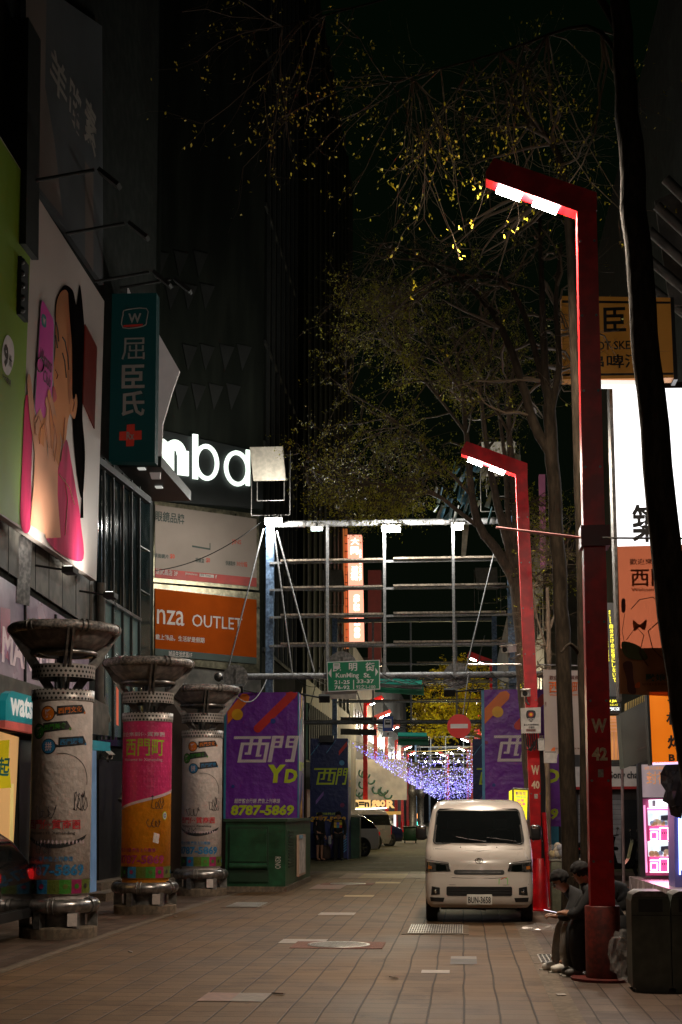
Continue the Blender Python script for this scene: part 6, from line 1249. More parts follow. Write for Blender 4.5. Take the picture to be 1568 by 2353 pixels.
for s in (-1, 1):
    m = MB(); P4 = [(s*.44, .79), (s*.815, .78), (s*.80, .965), (s*.47, .925)]
    if s < 0: P4 = [P4[1], P4[0], P4[3], P4[2]]
    patch(m, P4, M('headlight_housing', (.13, .125, .12), .15, metal=.6, coat=.9, var=.6, scale=14), .008); h = m.build('headlight', van)
    m = MB(); P5 = [(s*.49, .80), (s*.66, .80), (s*.66, .90), (s*.51, .885)]; P5 = P5 if s > 0 else [P5[1], P5[0], P5[3], P5[2]]; patch(m, P5, REF, .014, 6, 4)
    P5 = [(s*.47, .905), (s*.79, .93), (s*.79, .955), (s*.48, .92)]; P5 = P5 if s > 0 else [P5[1], P5[0], P5[3], P5[2]]; patch(m, P5, LENS, .014, 8, 3); m.build('lens', h)
    m = MB(); P5 = [(s*.72, .82), (s*.775, .825), (s*.77, .875), (s*.72, .865)]; P5 = P5 if s > 0 else [P5[1], P5[0], P5[3], P5[2]]; patch(m, P5, AMB, .016, 5, 4); m.build('indicator', h)
    m = MB(); ring_strip(m, [(s*.44, .795), (s*.80, .785), (s*.80, .96), (s*.47, .92), (s*.44, .795)], .007, CHR, .012); m.build('trim', h)
    m = MB(); P4 = [(s*.60, .44), (s*.735, .43), (s*.725, .565), (s*.60, .545)]; P4 = P4 if s > 0 else [P4[1], P4[0], P4[3], P4[2]]; patch(m, P4, BLACK, .007); f = m.build('fog_lamp', van)
    m = MB(); c = fpt(s*.665, .49); m.ball(c+V((0, .0, 0)), (.035, .025, .035), REF, 12, 8); m.build('lens', f)
    m = MB(); P4 = [(s*.55, .33), (s*.74, .335), (s*.75, .40), (s*.53, .395)]; P4 = P4 if s > 0 else [P4[1], P4[0], P4[3], P4[2]]; patch(m, P4, BLACK, .007); m.build('lower_vent', van)
    m = MB(); m.bbox((s*.90, .62, 1.38), (.17, .10, .24), .045, BLACK, 3); m.tube([(s*.80, .70, 1.30), (s*.88, .64, 1.32)], .025, BLACK); mi = m.build('mirror', van); m = MB(); m.ball((s*.90, .585, 1.46), (.07, .04, .035), CHR, 10, 6); m.build('chrome_cap', mi)
m = MB(); rr_patch(m, rrect(-.385, .385, .745, .815, .03), BLACK, .008); patch(m, [(-.33, .775), (.33, .775), (.33, .785), (-.33, .785)], DSTEEL, .012, 12, 2); m.build('upper_grille', van)
m = MB(); rr_patch(m, rrect(-.50, .50, .425, .565, .02), BLACK, .008)
for z in (.46, .50, .535): ring_strip(m, [(-.48, z), (-.2, z), (.2, z), (.48, z)], .006, DARKM, .012)
m.build('lower_grille', van)
m = MB(); ring_strip(m, [(-.42, .70), (-.2, .69), (.2, .69), (.42, .70)], .004, DSTEEL, .003); ring_strip(m, [(-.76, .60), (-.4, .59), (.4, .59), (.76, .60)], .004, M('panel_gap', (.1, .09, .08), .6), .002); ring_strip(m, [(-.68, 1.13), (0, 1.10), (.68, 1.13)], .004, MATS['panel_gap'], .002)
for s in (-1, 1): ring_strip(m, [(s*.70, 1.13), (s*.745, .99)], .004, MATS['panel_gap'], .002); c = fpt(s*.28, 1.155); m.ball(c, (.012, .01, .010), BLACK, 8, 5)
m.build('panel_seams', van)
m = MB(); c = fpt(0, .955)+V((0, -.012, 0)); q = [c+V((.058*math.cos(a), .0, .040*math.sin(a))) for a in [2*math.pi*i/24 for i in range(25)]]; m.tube(q, .006, CHR, 6); q = [c+V((.030*math.cos(a), 0, .012+.014*math.sin(a))) for a in [2*math.pi*i/20 for i in range(21)]]; m.tube(q, .005, CHR, 6); q = [c+V((.015*math.cos(a), 0, .0+.034*math.sin(a))) for a in [2*math.pi*i/20 for i in range(21)]]; m.tube(q, .005, CHR, 6); m.build('emblem', van)
m = MB(); y0 = fpt(0, .37).y-.02; m.bbox((0, y0, .372), (.385, .014, .158), .012, M('plate_white', (.66, .64, .60), .4)); fr = Fr((0, y0-.007, 0), (1, 0, 0)); m.txtuv(fr, 'BUN-3658', (-.172, .315, .172, .415), VK, .002, .025); m.build('number_plate', van)
for s in (-1, 1):
    for y in (.62, 3.1): wheel(van, s*.74, y, .295, s, .17)
m = MB(); m.bx(-.6, .6, .3, 3.6, .20, .30, BLACK); m.tube([(-.62, .62, .28), (.62, .62, .28)], .04, DSTEEL); m.tube([(-.3, .4, .24), (.1, .5, .2)], .03, DSTEEL); m.build('underbody', van)
m = MB(); rr_patch(m, rrect(.25, .52, .60, .70, .01), M('reflected_sign', (.45, .42, .36), .3, coat=.5), .005, 4); 
m = MB()
for pp, mt in (([(.30, .60), (.305, .68)], 'g'), ([(.43, .60), (.435, .685), (.40, .69)], 'g'), ([(.33, .675), (.38, .70), (.42, .70)], 'o')): m.tube([fpt(x, z)+nrm(x, z)*.003 for x, z in pp], .008, M('bumper_reflection_'+mt, dict(g=(.15, .6, .1), o=(.7, .15, .05))[mt], .4), 4)
m.build('bumper_reflection', van)  # green and orange reflections of a sign, drawn on the bumper
van.location = (VX, VY, 0)

def car(kind, name, label, loc, rz, paint, group):
    t = thing(name, label, 'car', loc, group, rz); ORG[t.name] = V((0, 0, 0))
    if kind == 'suv': pr = [(.28, .05, 4.35, .82, .12, .05), (.45, 0, 4.42, .88, .2, .08), (.75, .03, 4.42, .90, .22, .1), (.95, .25, 4.38, .885, .22, .1), (1.04, 1.0, 4.34, .86, .18, .06), (1.30, 1.5, 4.15, .78, .16, .06), (1.52, 1.95, 3.85, .68, .2, .06), (1.60, 2.3, 3.6, .55, .25, .05)]; g0, g1, wr, wx = 1.06, 1.52, .34, (.85, 3.5)
    elif kind == 'van': pr = [(.25, .05, 4.6, .82, .12, .05), (.45, 0, 4.7, .88, .2, .08), (.85, .05, 4.7, .90, .2, .1), (1.0, .3, 4.7, .89, .2, .1), (1.1, .75, 4.68, .88, .16, .06), (1.55, 1.45, 4.62, .80, .15, .06), (1.75, 1.85, 4.5, .70, .2, .06), (1.80, 2.1, 4.3, .6, .25, .05)]; g0, g1, wr, wx = 1.12, 1.62, .33, (.9, 3.7)
    else: pr = [(.22, .05, 4.5, .80, .12, .05), (.40, 0, 4.6, .87, .25, .1), (.65, .05, 4.6, .88, .25, .1), (.82, .3, 4.55, .87, .25, .1), (.92, 1.2, 4.35, .84, .2, .06), (.98, 1.4, 4.15, .80, .2, .05), (1.25, 1.95, 3.45, .68, .2, .05), (1.40, 2.4, 2.95, .55, .25, .04)]; g0, g1, wr, wx = .98, 1.34, .32, (.85, 3.6)
    top = pr[-1][0]; zs = sorted(set([p[0] for p in pr]+[pr[0][0]+(top-pr[0][0])*i/22 for i in range(23)]))
    b, g_ = shell(pr, zs, paint, CGL, lambda c: g0 < c.z < g1 and not (abs(abs(c.x)-lerp_prof(pr, c.z)[2]) < .03 and (abs(c.y-2.45) < .06)))
    b.build('body', t); g_.build('window', t)
    for s in (-1, 1):
        for y in wx:
            m = MB(); q = []; m.tube([(s*.80, y, wr), (s*.905, y, wr)], wr+.06, BLACK, 28); m.build('wheel_arch', t); wheel(t, s*.83, y, wr, s, .2)
        m = MB(); yr = lerp_prof(pr, .82)[1]; m.bbox((s*.70, yr-.10, .86 if kind != 'sedan' else .75), (.24, .22, .16 if kind != 'van' else .4), .04, M('tail_lamp_red', (.45, .01, .012), .15, emit=.12, ecol=(1, .02, .02))); m.build('tail_light', t)
        m = MB(); m.bbox((s*.70, .12, .72), (.28, .2, .12), .04, LENS); m.build('headlight', t)
        m = MB(); m.bbox((s*.98, 1.45, 1.02), (.16, .1, .12), .04, paint); m.build('mirror', t)
    m = MB(); m.bx(-.7, .7, 4.2, lerp_prof(pr, .5)[1]+.02, .30, .42, BLACK); m.build('bumper', t); return t
WP = M('white_car_paint', (.55, .50, .46), .22, coat=.8, var=.03); SP = M('silver_car_paint', (.42, .38, .40), .25, metal=.3, coat=.8, var=.04); NP = M('dark_blue_car_paint', (.008, .012, .05), .15, coat=1, var=.1); KP = M('black_car_paint', (.006, .007, .007), .12, coat=1, var=.1)
gp = 'cars parked beyond the crossing'
def put(c, wx, wy, lx, ly, rz):     # place so that local point (lx,ly) lands on world (wx,wy)
    c.rotation_euler = (0, 0, rz); c.location = (wx-(lx*math.cos(rz)-ly*math.sin(rz)), wy-(lx*math.sin(rz)+ly*math.cos(rz)), 0)
q = G(833, 1968); c = car('suv', 'parked_car', 'white hatchback with its rear wheel showing beside the navy banner box', (0, 0, 0), 0, WP, gp); put(c, q.x, q.y, .9, 3.5, R_(-52))
q = G(862, 1952); c = car('van', 'parked_car', 'silver people carrier parked behind the white hatchback', (0, 0, 0), 0, SP, gp); put(c, q.x, q.y, .9, 3.7, R_(-52))
q = G(896, 1944.5); c = car('sedan', 'parked_car', 'dark blue saloon car parked beyond the silver people carrier', (0, 0, 0), 0, NP, gp); put(c, q.x, q.y, .9, 3.6, R_(-50))
c = car('suv', 'parked_car', 'black car with a red tail light at the left edge of the view', (0, 0, 0), 0, KP, 'cars parked by the left shops'); q = P(40, 1866, 18.2); put(c, q.x-.02, 18.3, 0, 4.42, R_(-90)); c.scale = (1, 1, 1)
tl = MB(); 

# far left shop and details beyond the cars
Fz = Front(84); t = thing('corner_stall', 'lit corner shop with a round lettered orange sign and checkered wall beyond the parked cars', 'shop', Fz.px(870, 1930))
m = MB(); m.slab(Fz, [(800, 1868), (912, 1864), (912, 1872), (800, 1877)], 6, M('gold_canopy', (.4, .22, .05), .5, emit=.28, ecol=(1, .55, .12)), 0); m.slab(Fz, [(800, 1877), (906, 1872), (906, 1925), (800, 1930)], .1, M('stall_back', (.12, .11, .09), .6, emit=.05, ecol=(1, .9, .7)), -2); m.build('canopy', t)
OS2 = M('round_orange_sign', (.7, .45, .15), .5, emit=.75, ecol=(1, .62, .22)); m = MB(); m.slab(Fz, [(805, 1838), (851, 1838), (851, 1856), (805, 1858)], .3, OS2, .2)
m.txt(Fz, 'a=n', (814, 1842, 849, 1855), WALLG, .24, .05); m.txt(Fz, 'geo', (854, 1838, 886, 1860), OS2, .25, .05); m.txt(Fz, 'R', (888, 1838, 908, 1857), OS2, .25, .05)
m.slab(Fz, [(810, 1859), (889, 1855), (889, 1858), (810, 1862)], .1, white_emit('strip_light', 3.5, (.95, 1, .85)), .3); m.build('name_sign', t)
m = MB(); CW_ = M('checker_cream', (.6, .58, .45), .6, emit=.3, ecol=(1, .95, .72))
for i in range(9):
    for j in range(7):
        if (i+j) % 2 == 0 or i < 4: x = 868+i*4; y = 1880+j*6; m.slab(Fz, [(x, y+1), (x+4, y), (x+4, y+6), (x, y+6)], .02, CW_ if (i*3+j) % 4 else VK, -1.8)
m.build('checkered_wall', t)
m = MB(); m.slab(Fz, [(905, 1872), (910, 1872), (910, 1935), (905, 1935)], .3, white_emit('white_corner_light', .9), .1); m.build('corner_post', t)
m = MB(); DR = M('doodle_wall', (.36, .33, .27), .7, emit=.10, ecol=(.9, .85, .65), var=.4, scale=1.2); m.slab(Front(86), [(800, 1745), (935, 1745), (935, 1838), (800, 1838)], .2, DR, 0)
for k in range(10): r = random.Random(k); x = 815+r.random()*80; y = 1770+r.random()*60; m.tube([Front(85.9).px(x+9*math.cos(a), y+9*math.sin(a)) for a in [i*.5 for i in range(9)]], .06, M('doodle_teal', (.05, .15, .12), .6), 5)
m.build('painted_wall', t)
q = G(943, 1938); t = thing('skip_container', 'dark green refuse container standing alone far down the street', 'container', (q.x, q.y, 0)); m = MB(); m.bbox((q.x, q.y+.4, .50), (.76, .7, .72), .06, GP); m.bbox((q.x, q.y+.4, .89), (.80, .74, .07), .02, GPd); m.build('body', t); m = MB()
for sx in (-.3, .3): m.tube([(q.x+sx-.03, q.y+.2, .08), (q.x+sx+.03, q.y+.2, .08)], .08, TYR, 12)
m.build('wheel', t)
for k, (x, Y) in enumerate(((960, 112), (978, 124))):
    q = P(x-11, 1866, Y); t = thing('round_column', 'tall grey banded column far down the street, the %s of two' % ('left' if k == 0 else 'right one'), 'column', (q.x, Y, 0)); m = MB(); pr = [(.36, 0), (.36, .5), (.28, .55), (.28, 3.0), (.36, 3.05), (.36, 3.5), (.28, 3.55), (.28, 5), (.5, 5.4), (.5, 5.6), (0, 5.6)]; m.lathe(pr, (q.x, Y, 0), DSTEEL, 24); m.build('shaft', t)
q = P(957, 1885, 150); t = thing('traffic_light', 'tiny traffic light showing orange and green at the end of the street', 'traffic light', q); m = MB(); m.box(q, (.9, .3, 1.6), BLACK); m.box(q+V((.1, -.2, .45)), (.5, .05, .5), LED('signal_orange', (1, .3, .02), 3)); m.box(q+V((.1, -.2, -.4)), (.5, .05, .5), LED('signal_green', (.05, 1, .6), 4)); m.build('housing', t); m = MB(); m.tube([q, V((q.x, q.y, 0))], .12, DSTEEL); m.build('pole', t)

# ------------------------------------------------------------------ fairy lights over the far street
FB = LED('fairy_light_blue', (.11, .09, 1.0), 1.1); FWh = LED('fairy_light_white', (.55, .68, 1.0), 1.6); FV = LED('fairy_light_violet', (.30, .24, 1.0), 1.0)
WIRE = M('fairy_wire', (.35, .28, .15), .6)
nrow = 15
for k in range(nrow):
    Y = 62+78*(k/(nrow-1))**1.25; r = random.Random(k+100); xl, xr = -4.7-.2*k/nrow, 1.3
    t = thing('fairy_lights', 'curtain of blue and white fairy lights strung over the street, %s row from the crossing' % ('first second third fourth fifth sixth seventh eighth ninth tenth eleventh twelfth thirteenth fourteenth last'.split()[k]), 'fairy lights', ((xl+xr)/2, Y, 4), 'rows of fairy lights over the far street')
    zA = 4.72; c = catenary((xl, Y, zA+.05), (xr, Y, zA), .42, 16); m = MB(); m.tube(c, .012, WIRE, 4); m.build('wire', t)
    m = MB(); nb = 190 if k < 8 else 170; mats = (FB, FB, FB, FB, FWh, FV)
    for i in range(nb):
        u = r.random(); x = xl+(xr-xl)*u; zt = zA-.42*4*u*(1-u); drop = (.25+1.25*min(1, u*2.4)**1.2)*(1 if k < 10 else 1.0); z = zt-drop*r.random()**.85
        s = (.012+.014*r.random())*(.75+Y/110); p = V((x, Y+r.uniform(-1.6, 1.6), z)); mt = mats[r.randrange(6)]
        m.add([p+V((s, 0, 0)), p-V((s, 0, 0)), p+V((0, s, 0)), p-V((0, s, 0)), p+V((0, 0, s)), p-V((0, 0, s))], [(0, 2, 4), (2, 1, 4), (1, 3, 4), (3, 0, 4), (2, 0, 5), (1, 2, 5), (3, 1, 5), (0, 3, 5)], mt)
    m.build('bulbs', t, kind='stuff')

# ------------------------------------------------------------------ people
SKIN = M('skin', (.33, .165, .10), .5, var=.08, scale=8); HR = M('black_hair', (.008, .007, .007), .9, var=.3, scale=20)
BCL = M('black_cotton', (.008, .008, .009), .85, var=.25, scale=12); GCL = M('grey_denim', (.30, .28, .26), .85, var=.2, scale=10, bump=.004); SNK = M('white_sneaker', (.78, .74, .68), .6, var=.1, scale=12); DCL = M('dark_navy_cotton', (.015, .017, .022), .85, var=.25)
def skinned(name, parent, og, pts, edges, mat, root=0, sub=1):
    me = bpy.data.meshes.new(name); me.from_pydata([tuple(V(p)-og) for p, r in pts], edges, []); o = bpy.data.objects.new(name, me); COL.objects.link(o); o.parent = parent; me.materials.append(mat)
    o.modifiers.new('skin', 'SKIN'); sk = me.skin_vertices[0].data
    for i, (p, r) in enumerate(pts): sk[i].radius = r if isinstance(r, tuple) else (r, r)
    sk[root].use_root = True
    o.modifiers['skin'].use_smooth_shade = True; s = o.modifiers.new('sub', 'SUBSURF'); s.levels = s.render_levels = sub
    ORG[o.name] = og; return o
def person(label, J, look, top, legs, shoe, top_r=.0, shorts=False, group=None, cap=None, loc=None, wide=.0, hand_dirs=None):
    og = V(loc); t = thing('person', label, 'person', og, group)
    J = {k: V(v) for k, v in J.items()}; pts = []; ed = []; ix = {}
    def add(k, p, r, par=None):
        ix[k] = len(pts); pts.append((V(p), r))
        if par is not None: ed.append((ix[par], ix[k]))
    add('pelvis', J['pelvis'], (.13, .10)); add('spine', J['spine'], (.125, .10), 'pelvis'); add('chest', J['chest'], (.14, .11), 'spine'); add('neck', J['neck'], .052, 'chest')
    hv = (J['head']-J['neck']).normalized(); add('jaw', J['head']-hv*.055+look*.02, .068, 'neck'); add('head', J['head']+hv*.02, .088, 'jaw'); add('crown', J['head']+hv*.075, .070, 'head')
    for s in 'LR':
        add('sh'+s, J['sh'+s], .058, 'chest'); add('el'+s, J['el'+s], .042, 'sh'+s); add('wr'+s, J['wr'+s], .027, 'el'+s)
        d = (hand_dirs or {}).get(s) or (J['wr'+s]-J['el'+s]).normalized(); d = V(d).normalized(); lat = d.cross(V((0, 0, 1))); lat = lat.normalized() if lat.length > .2 else V((0, 1, 0)); up = lat.cross(d)
        add('palm'+s, J['wr'+s]+d*.06, (.034, .018), 'wr'+s)
        for k in range(4):
            q = J['wr'+s]+d*.085+lat*(.030-.020*k); L = (.030, .036, .033, .026)[k]
            add('f%s%da' % (s, k), q, .0095, 'palm'+s); add('f%s%db' % (s, k), q+d*L-up*.008, .0085, 'f%s%da' % (s, k)); add('f%s%dc' % (s, k), q+d*L*1.5-up*.032, .0075, 'f%s%db' % (s, k))
        add('th'+s, J['wr'+s]+d*.04+lat*.04, .012, 'palm'+s); add('ti'+s, J['wr'+s]+d*.075+lat*.055-up*.01, .009, 'th'+s)
        add('hip'+s, J['hip'+s], .085, 'pelvis'); add('kn'+s, J['kn'+s], .055, 'hip'+s); c = J['kn'+s].lerp(J['an'+s], .35); add('ca'+s, c, .055, 'kn'+s); add('an'+s, J['an'+s], .036, 'ca'+s); add('to'+s, J['to'+s] if shorts else J['an'+s].lerp(J['to'+s], .35)-V((0, 0, .02)), (.036, .022) if shorts else .025, 'an'+s)
    skinned('body', t, og, pts, ed, SKIN)
    h = J['head']; side = look.cross(V((0, 0, 1))).normalized(); upv = side.cross(look).normalized()
    m = MB(); 
    m.ball(h+look*.092-upv*.012, (.013, .013, .020), SKIN, 8, 6)
    for s in (-1, 1): m.ball(h+look*.078+side*.032*s+upv*.012, (.012, .012, .008), M('eye_white', (.5, .5, .5), .3), 8, 6); m.ball(h+look*.088+side*.032*s+upv*.012, (.005, .005, .005), VK, 6, 5); m.tube([h+look*.086+side*.018*s+upv*.034, h+look*.078+side*.048*s+upv*.032], .004, HR, 5); m.ball(h+side*.088*s, (.014, .014, .028), SKIN, 8, 6)
    m.tube([h+look*.080-side*.022-upv*.045, h+look*.088-upv*.047, h+look*.080+side*.022-upv*.045], .005, M('lips', (.35, .10, .08), .5), 5); m.build('face', t)
    m = MB(); bm = bmesh.new(); bmesh.ops.create_icosphere(bm, subdivisions=4, radius=1); vs = []
    for v in bm.verts:
        d = side*v.co.x+look*v.co.y+upv*v.co.z; cut = 1.0
        if v.co.y > .35 and v.co.z < .35: cut = .70
        if v.co.z < -.35: cut = .74
        vs.append(h+hv*.018-look*.012+V((d.x, d.y, d.z))*(.106*cut*(1+.10*noise.noise(v.co*5)+.07*noise.noise(v.co*14))))
    bm.verts.index_update(); m.add(vs, [tuple(v.index for v in f.verts) for f in bm.faces], HR, True); bm.free(); m.build('hair', t)
    if cap:
        m = MB(); m.ball(h+upv*.045, (.104, .104, .075), BCL, 16, 8); m.prism([h+look*.07+side*.07+upv*.05, h+look*.17+side*.045+upv*.035, h+look*.17-side*.045+upv*.035, h+look*.07-side*.07+upv*.05], upv*.010, BCL); m.build('cap', t)
    P_ = []; E = []; jx = {}
    def a2(k, p, r, par=None):
        jx[k] = len(P_); P_.append((V(p), r))
        if par is not None: E.append((jx[par], jx[k]))
    g_ = top_r
    a2('p', J['pelvis']+(J['pelvis']-J['spine'])*.15, (.155+g_, .125+g_)); a2('s', J['spine'], (.15+g_, .125+g_), 'p'); a2('c', J['chest'], (.165+g_, .13+g_), 's'); a2('n', J['neck']+(J['chest']-J['neck'])*.05, .070, 'c')
    a2('n2', J['neck']+(J['head']-J['neck'])*.35, .062, 'n')
    for s in 'LR': a2('h'+s, J['sh'+s], .076+g_*.5, 'c'); a2('e'+s, J['el'+s], .062+g_*.5, 'h'+s); a2('w'+s, J['wr'+s], .043, 'e'+s)
    skinned('top', t, og, P_, E, top)
    P_ = []; E = []; jx = {}
    a2('p', J['pelvis'], (.145, .12))
    for s in 'LR':
        a2('h'+s, J['hip'+s], .10+wide, 'p'); e = J['kn'+s]
        if shorts: a2('k'+s, J['hip'+s].lerp(e, .9), .095, 'h'+s)
        else: a2('k'+s, e, .078+wide, 'h'+s); a2('a'+s, J['an'+s]+(J['an'+s]-J['kn'+s]).normalized()*.045, .066+wide*1.3, 'k'+s)
    skinned('trousers', t, og, P_, E, legs)
    for s in 'LR':
        d = (J['to'+s]-J['an'+s]); d.z = 0; d = d.normalized(); a = V((J['an'+s].x, J['an'+s].y, .05))
        if shorts: m = MB(); m.prism([a-d*.08+V((-.0, 0, -.045))+d.cross(V((0, 0, 1)))*.045, a+d*.19+V((0, 0, -.045))+d.cross(V((0, 0, 1)))*.045, a+d*.19+V((0, 0, -.045))-d.cross(V((0, 0, 1)))*.045, a-d*.08+V((0, 0, -.045))-d.cross(V((0, 0, 1)))*.045], (0, 0, .02), shoe); m.build('flip_flop', t); continue
        m = MB(); k0 = J['kn'+s].lerp(J['an'+s], .55); m.tube([k0, J['an'+s], a+V((0, 0, .02))], [.058+wide, .056+wide, .052+wide*.6], legs, 12); m.build('trouser_hem', t)
        o = skinned('shoe', t, og, [(a-d*.055+V((0, 0, .0)), .050), (a+d*.05+V((0, 0, .008)), (.052, .052)), (a+d*.17-V((0, 0, .008)), (.048, .038)), (a+V((0, 0, .065)), .047)], [(0, 1), (1, 2), (0, 3)], shoe)
        m = MB(); m.tube([a-d*.09-V((0, 0, .038)), a+d*.2-V((0, 0, .038))], .012, M('shoe_sole', (.4, .38, .34), .7), 6); sd = d.cross(V((0, 0, 1)))
        for k in range(3): m.tube([a+d*(.02+k*.03)+sd*.03+V((0, 0, .035-k*.006)), a+d*(.02+k*.03)-sd*.03+V((0, 0, .035-k*.006))], .004, M('lace', (.12, .12, .12), .7), 4)
        m.build('laces', t)
    return t
# sitting man looking at his phone
Y1 = 15.65
def q2(x, y, Y): return P(x, y, Y)
h = q2(1287, 2024, Y1); look = V((-.72, -.25, -.62)).normalized()
pel = V((1.50, Y1+.15, .50)); ch = q2(1330, 2068, Y1+.08); nk = q2(1306, 2046, Y1+.03)
J = dict(pelvis=pel, spine=pel.lerp(ch, .5)+V((.06, 0, .02)), chest=ch, neck=nk, head=h,
         shL=ch+V((-.03, -.17, .03)), shR=ch+V((.0, .17, .03)), elL=q2(1308, 2108, Y1-.2), elR=q2(1306, 2104, Y1+.2), wrL=q2(1283, 2106, Y1-.10), wrR=q2(1280, 2102, Y1+.08),
         hipL=pel+V((-.02, -.10, 0)), hipR=pel+V((-.02, .10, 0)), knL=q2(1303, 2121, Y1-.14), knR=q2(1290, 2119, Y1+.12), anL=q2(1298, 2202, Y1-.12), anR=q2(1279, 2196, Y1+.10), toL=q2(1266, 2226, Y1-.2), toR=q2(1248, 2213, Y1+.05))
t1 = person('sitting person in black top, grey jeans and white sneakers bent over a phone', J, look, BCL, GCL, SNK, .0, loc=(pel.x, pel.y, 0), hand_dirs={'L': (-1, .3, .05), 'R': (-1, -.3, .05)})
ph = q2(1266, 2097, Y1-.02); t = thing('phone', 'dark phone held by the sitting person in grey jeans', 'phone', ph); m = MB(); rot = Matrix.Rotation(R_(12), 3, 'Y'); m.box(ph+V((.0, 0, .01)), (.155, .075, .009), BLACK, rot); m.build('body', t); m = MB(); m.box(ph+V((.0, 0, .0155)), (.145, .068, .002), LED('phone_screen', (.9, .85, 1), 1.2), rot); m.build('screen', t)
# glasses
m = MB(); sd = look.cross(V((0, 0, 1))).normalized(); uu = sd.cross(look)
for s in (-1, 1): m.tube([h+look*.092+sd*(.032*s+.022*math.cos(a))+uu*(.012+.018*math.sin(a)) for a in [i*.7 for i in range(10)]], .0022, DSTEEL, 4); m.tube([h+look*.09+sd*.055*s+uu*.015, h+sd*.088*s+uu*.015], .0022, DSTEEL, 4)
m.build('glasses', t1)
# second sitting person, in black, nearer
Y2 = 15.25; h = q2(1334, 2006, Y2); look = V((-.55, .45, -.5)).normalized(); pel = V((1.62, Y2+.05, .50)); ch = q2(1358, 2060, Y2)
J = dict(pelvis=pel, spine=pel.lerp(ch, .5)+V((.04, 0, .02)), chest=ch, neck=q2(1346, 2030, Y2), head=h, shL=ch+V((0, -.18, .03)), shR=ch+V((0, .17, .03)), elL=q2(1330, 2105, Y2-.2), elR=q2(1326, 2100, Y2+.2), wrL=q2(1305, 2100, Y2-.1), wrR=q2(1304, 2097, Y2+.1),
         hipL=pel+V((-.02, -.10, 0)), hipR=pel+V((-.02, .10, 0)), knL=q2(1322, 2120, Y2-.12), knR=q2(1318, 2118, Y2+.08), anL=q2(1334, 2214, Y2-.12), anR=q2(1322, 2210, Y2+.06), toL=q2(1306, 2233, Y2-.15), toR=q2(1302, 2228, Y2+.0))
person('sitting person all in black with wide trousers, half hidden by the nearest red post', J, look, BCL, BCL, M('dark_sneaker', (.10, .09, .08), .6), .02, loc=(pel.x, pel.y, 0), wide=.03)
# third, right of the post, hunched
Y3 = 19.6; pel = P(1432, 2084, Y3); pel.z = .48; ch = P(1405, 2045, Y3); look = V((-.6, -.5, -.6)).normalized()
J = dict(pelvis=pel, spine=pel.lerp(ch, .5)+V((.05, 0, .05)), chest=ch, neck=P(1395, 2022, Y3), head=P(1388, 2003, Y3), shL=ch+V((0, -.17, .04)), shR=ch+V((.05, .17, .04)), elL=P(1400, 2085, Y3-.2), elR=P(1402, 2080, Y3+.2), wrL=P(1380, 2088, Y3-.1), wrR=P(1380, 2086, Y3+.1),
         hipL=pel+V((0, -.1, 0)), hipR=pel+V((0, .1, 0)), knL=P(1402, 2095, Y3-.15), knR=P(1402, 2092, Y3+.1), anL=P(1425, 2140, Y3-.1), anR=P(1415, 2138, Y3+.1), toL=P(1408, 2147, Y3-.2), toR=P(1400, 2144, Y3))
person('hunched sitting person in dark jacket seen right of the nearest red post', J, look, DCL, BCL, M('blue_shoe', (.02, .03, .2), .5), .035, loc=(pel.x, pel.y, 0), wide=.01)
t = thing('stone_bench', 'low dark stone bench behind the nearest red post', 'bench', (1.55, 15.5, 0)); m = MB(); m.bbox((1.60, 15.55, .36), (.46, 1.5, .10), .02, CONC); m.build('seat', t)
for y in (15.0, 16.1): m = MB(); m.bx(1.45, 1.75, y-.1, y+.1, 0, .31, CONC); m.build('leg', t)
t = thing('stone_bench', 'low stone bench under the hunched person in the dark jacket', 'bench', (pel.x, pel.y, 0)); m = MB(); m.bbox((pel.x+.02, pel.y, .34), (.5, 1.4, .10), .02, CONC); m.build('seat', t)
for y in (-.5, .5): m = MB(); m.bx(pel.x-.15, pel.x+.15, pel.y+y-.1, pel.y+y+.1, 0, .29, CONC); m.build('leg', t)
# standing men
def stand(x, y, H, label, face, shorts, **k):
    b = G(x, y); s = H/1.72; f = V((math.cos(face), math.sin(face), 0)); l = V((-f.y, f.x, 0)); J = {}
    for n, (a, c, z) in dict(pelvis=(0, 0, .93), spine=(0, 0, 1.10), chest=(0, 0, 1.32), neck=(.01, 0, 1.46), head=(.03, 0, 1.60), shL=(0, .18, 1.38), shR=(0, -.18, 1.38), elL=(-.03, .24, 1.10), elR=(-.03, -.24, 1.10), wrL=(.08, .23, .88), wrR=(.08, -.23, .88), hipL=(0, .09, .88), hipR=(0, -.09, .88), knL=(.03, .11, .48), knR=(.02, -.10, .48), anL=(0, .12, .08), anR=(0, -.10, .08), toL=(.16, .15, .03), toR=(.16, -.12, .03)).items(): J[n] = b+f*a*s+l*c*s+V((0, 0, z*s))
    return b, person(label, J, f, loc=(b.x, b.y, 0), shorts=shorts, **k)
b, t = stand(734, 1978, 1.70, 'standing person in black hooded jacket, shorts and cap beside the navy box', R_(-35), True, top=BCL, legs=BCL, shoe=BLACK, cap=True, top_r=.02)
t = thing('carried_bag', 'grey plastic bottle bag hanging from the hand of the standing person in shorts', 'bag', b+V((.38, -.1, .75))); m = MB(); m.bbox(b+V((.38, -.1, .72)), (.13, .1, .30), .04, M('grey_plastic_bag', (.22, .24, .27), .3, var=.3)); m.build('film', t)
t = thing('backpack', 'dark brown pack on the ground behind the standing person in shorts', 'bag', b+V((.12, .35, 0))); m = MB(); m.bbox(b+V((.16, .35, .28)), (.42, .3, .5), .12, M('brown_pack', (.05, .03, .02), .8, var=.3), 3); m.build('body', t); m = MB(); m.tube(catenary(b+V((0, .3, .5)), b+V((.3, .3, .5)), -.15), .02, BLACK, 6); m.build('strap', t)
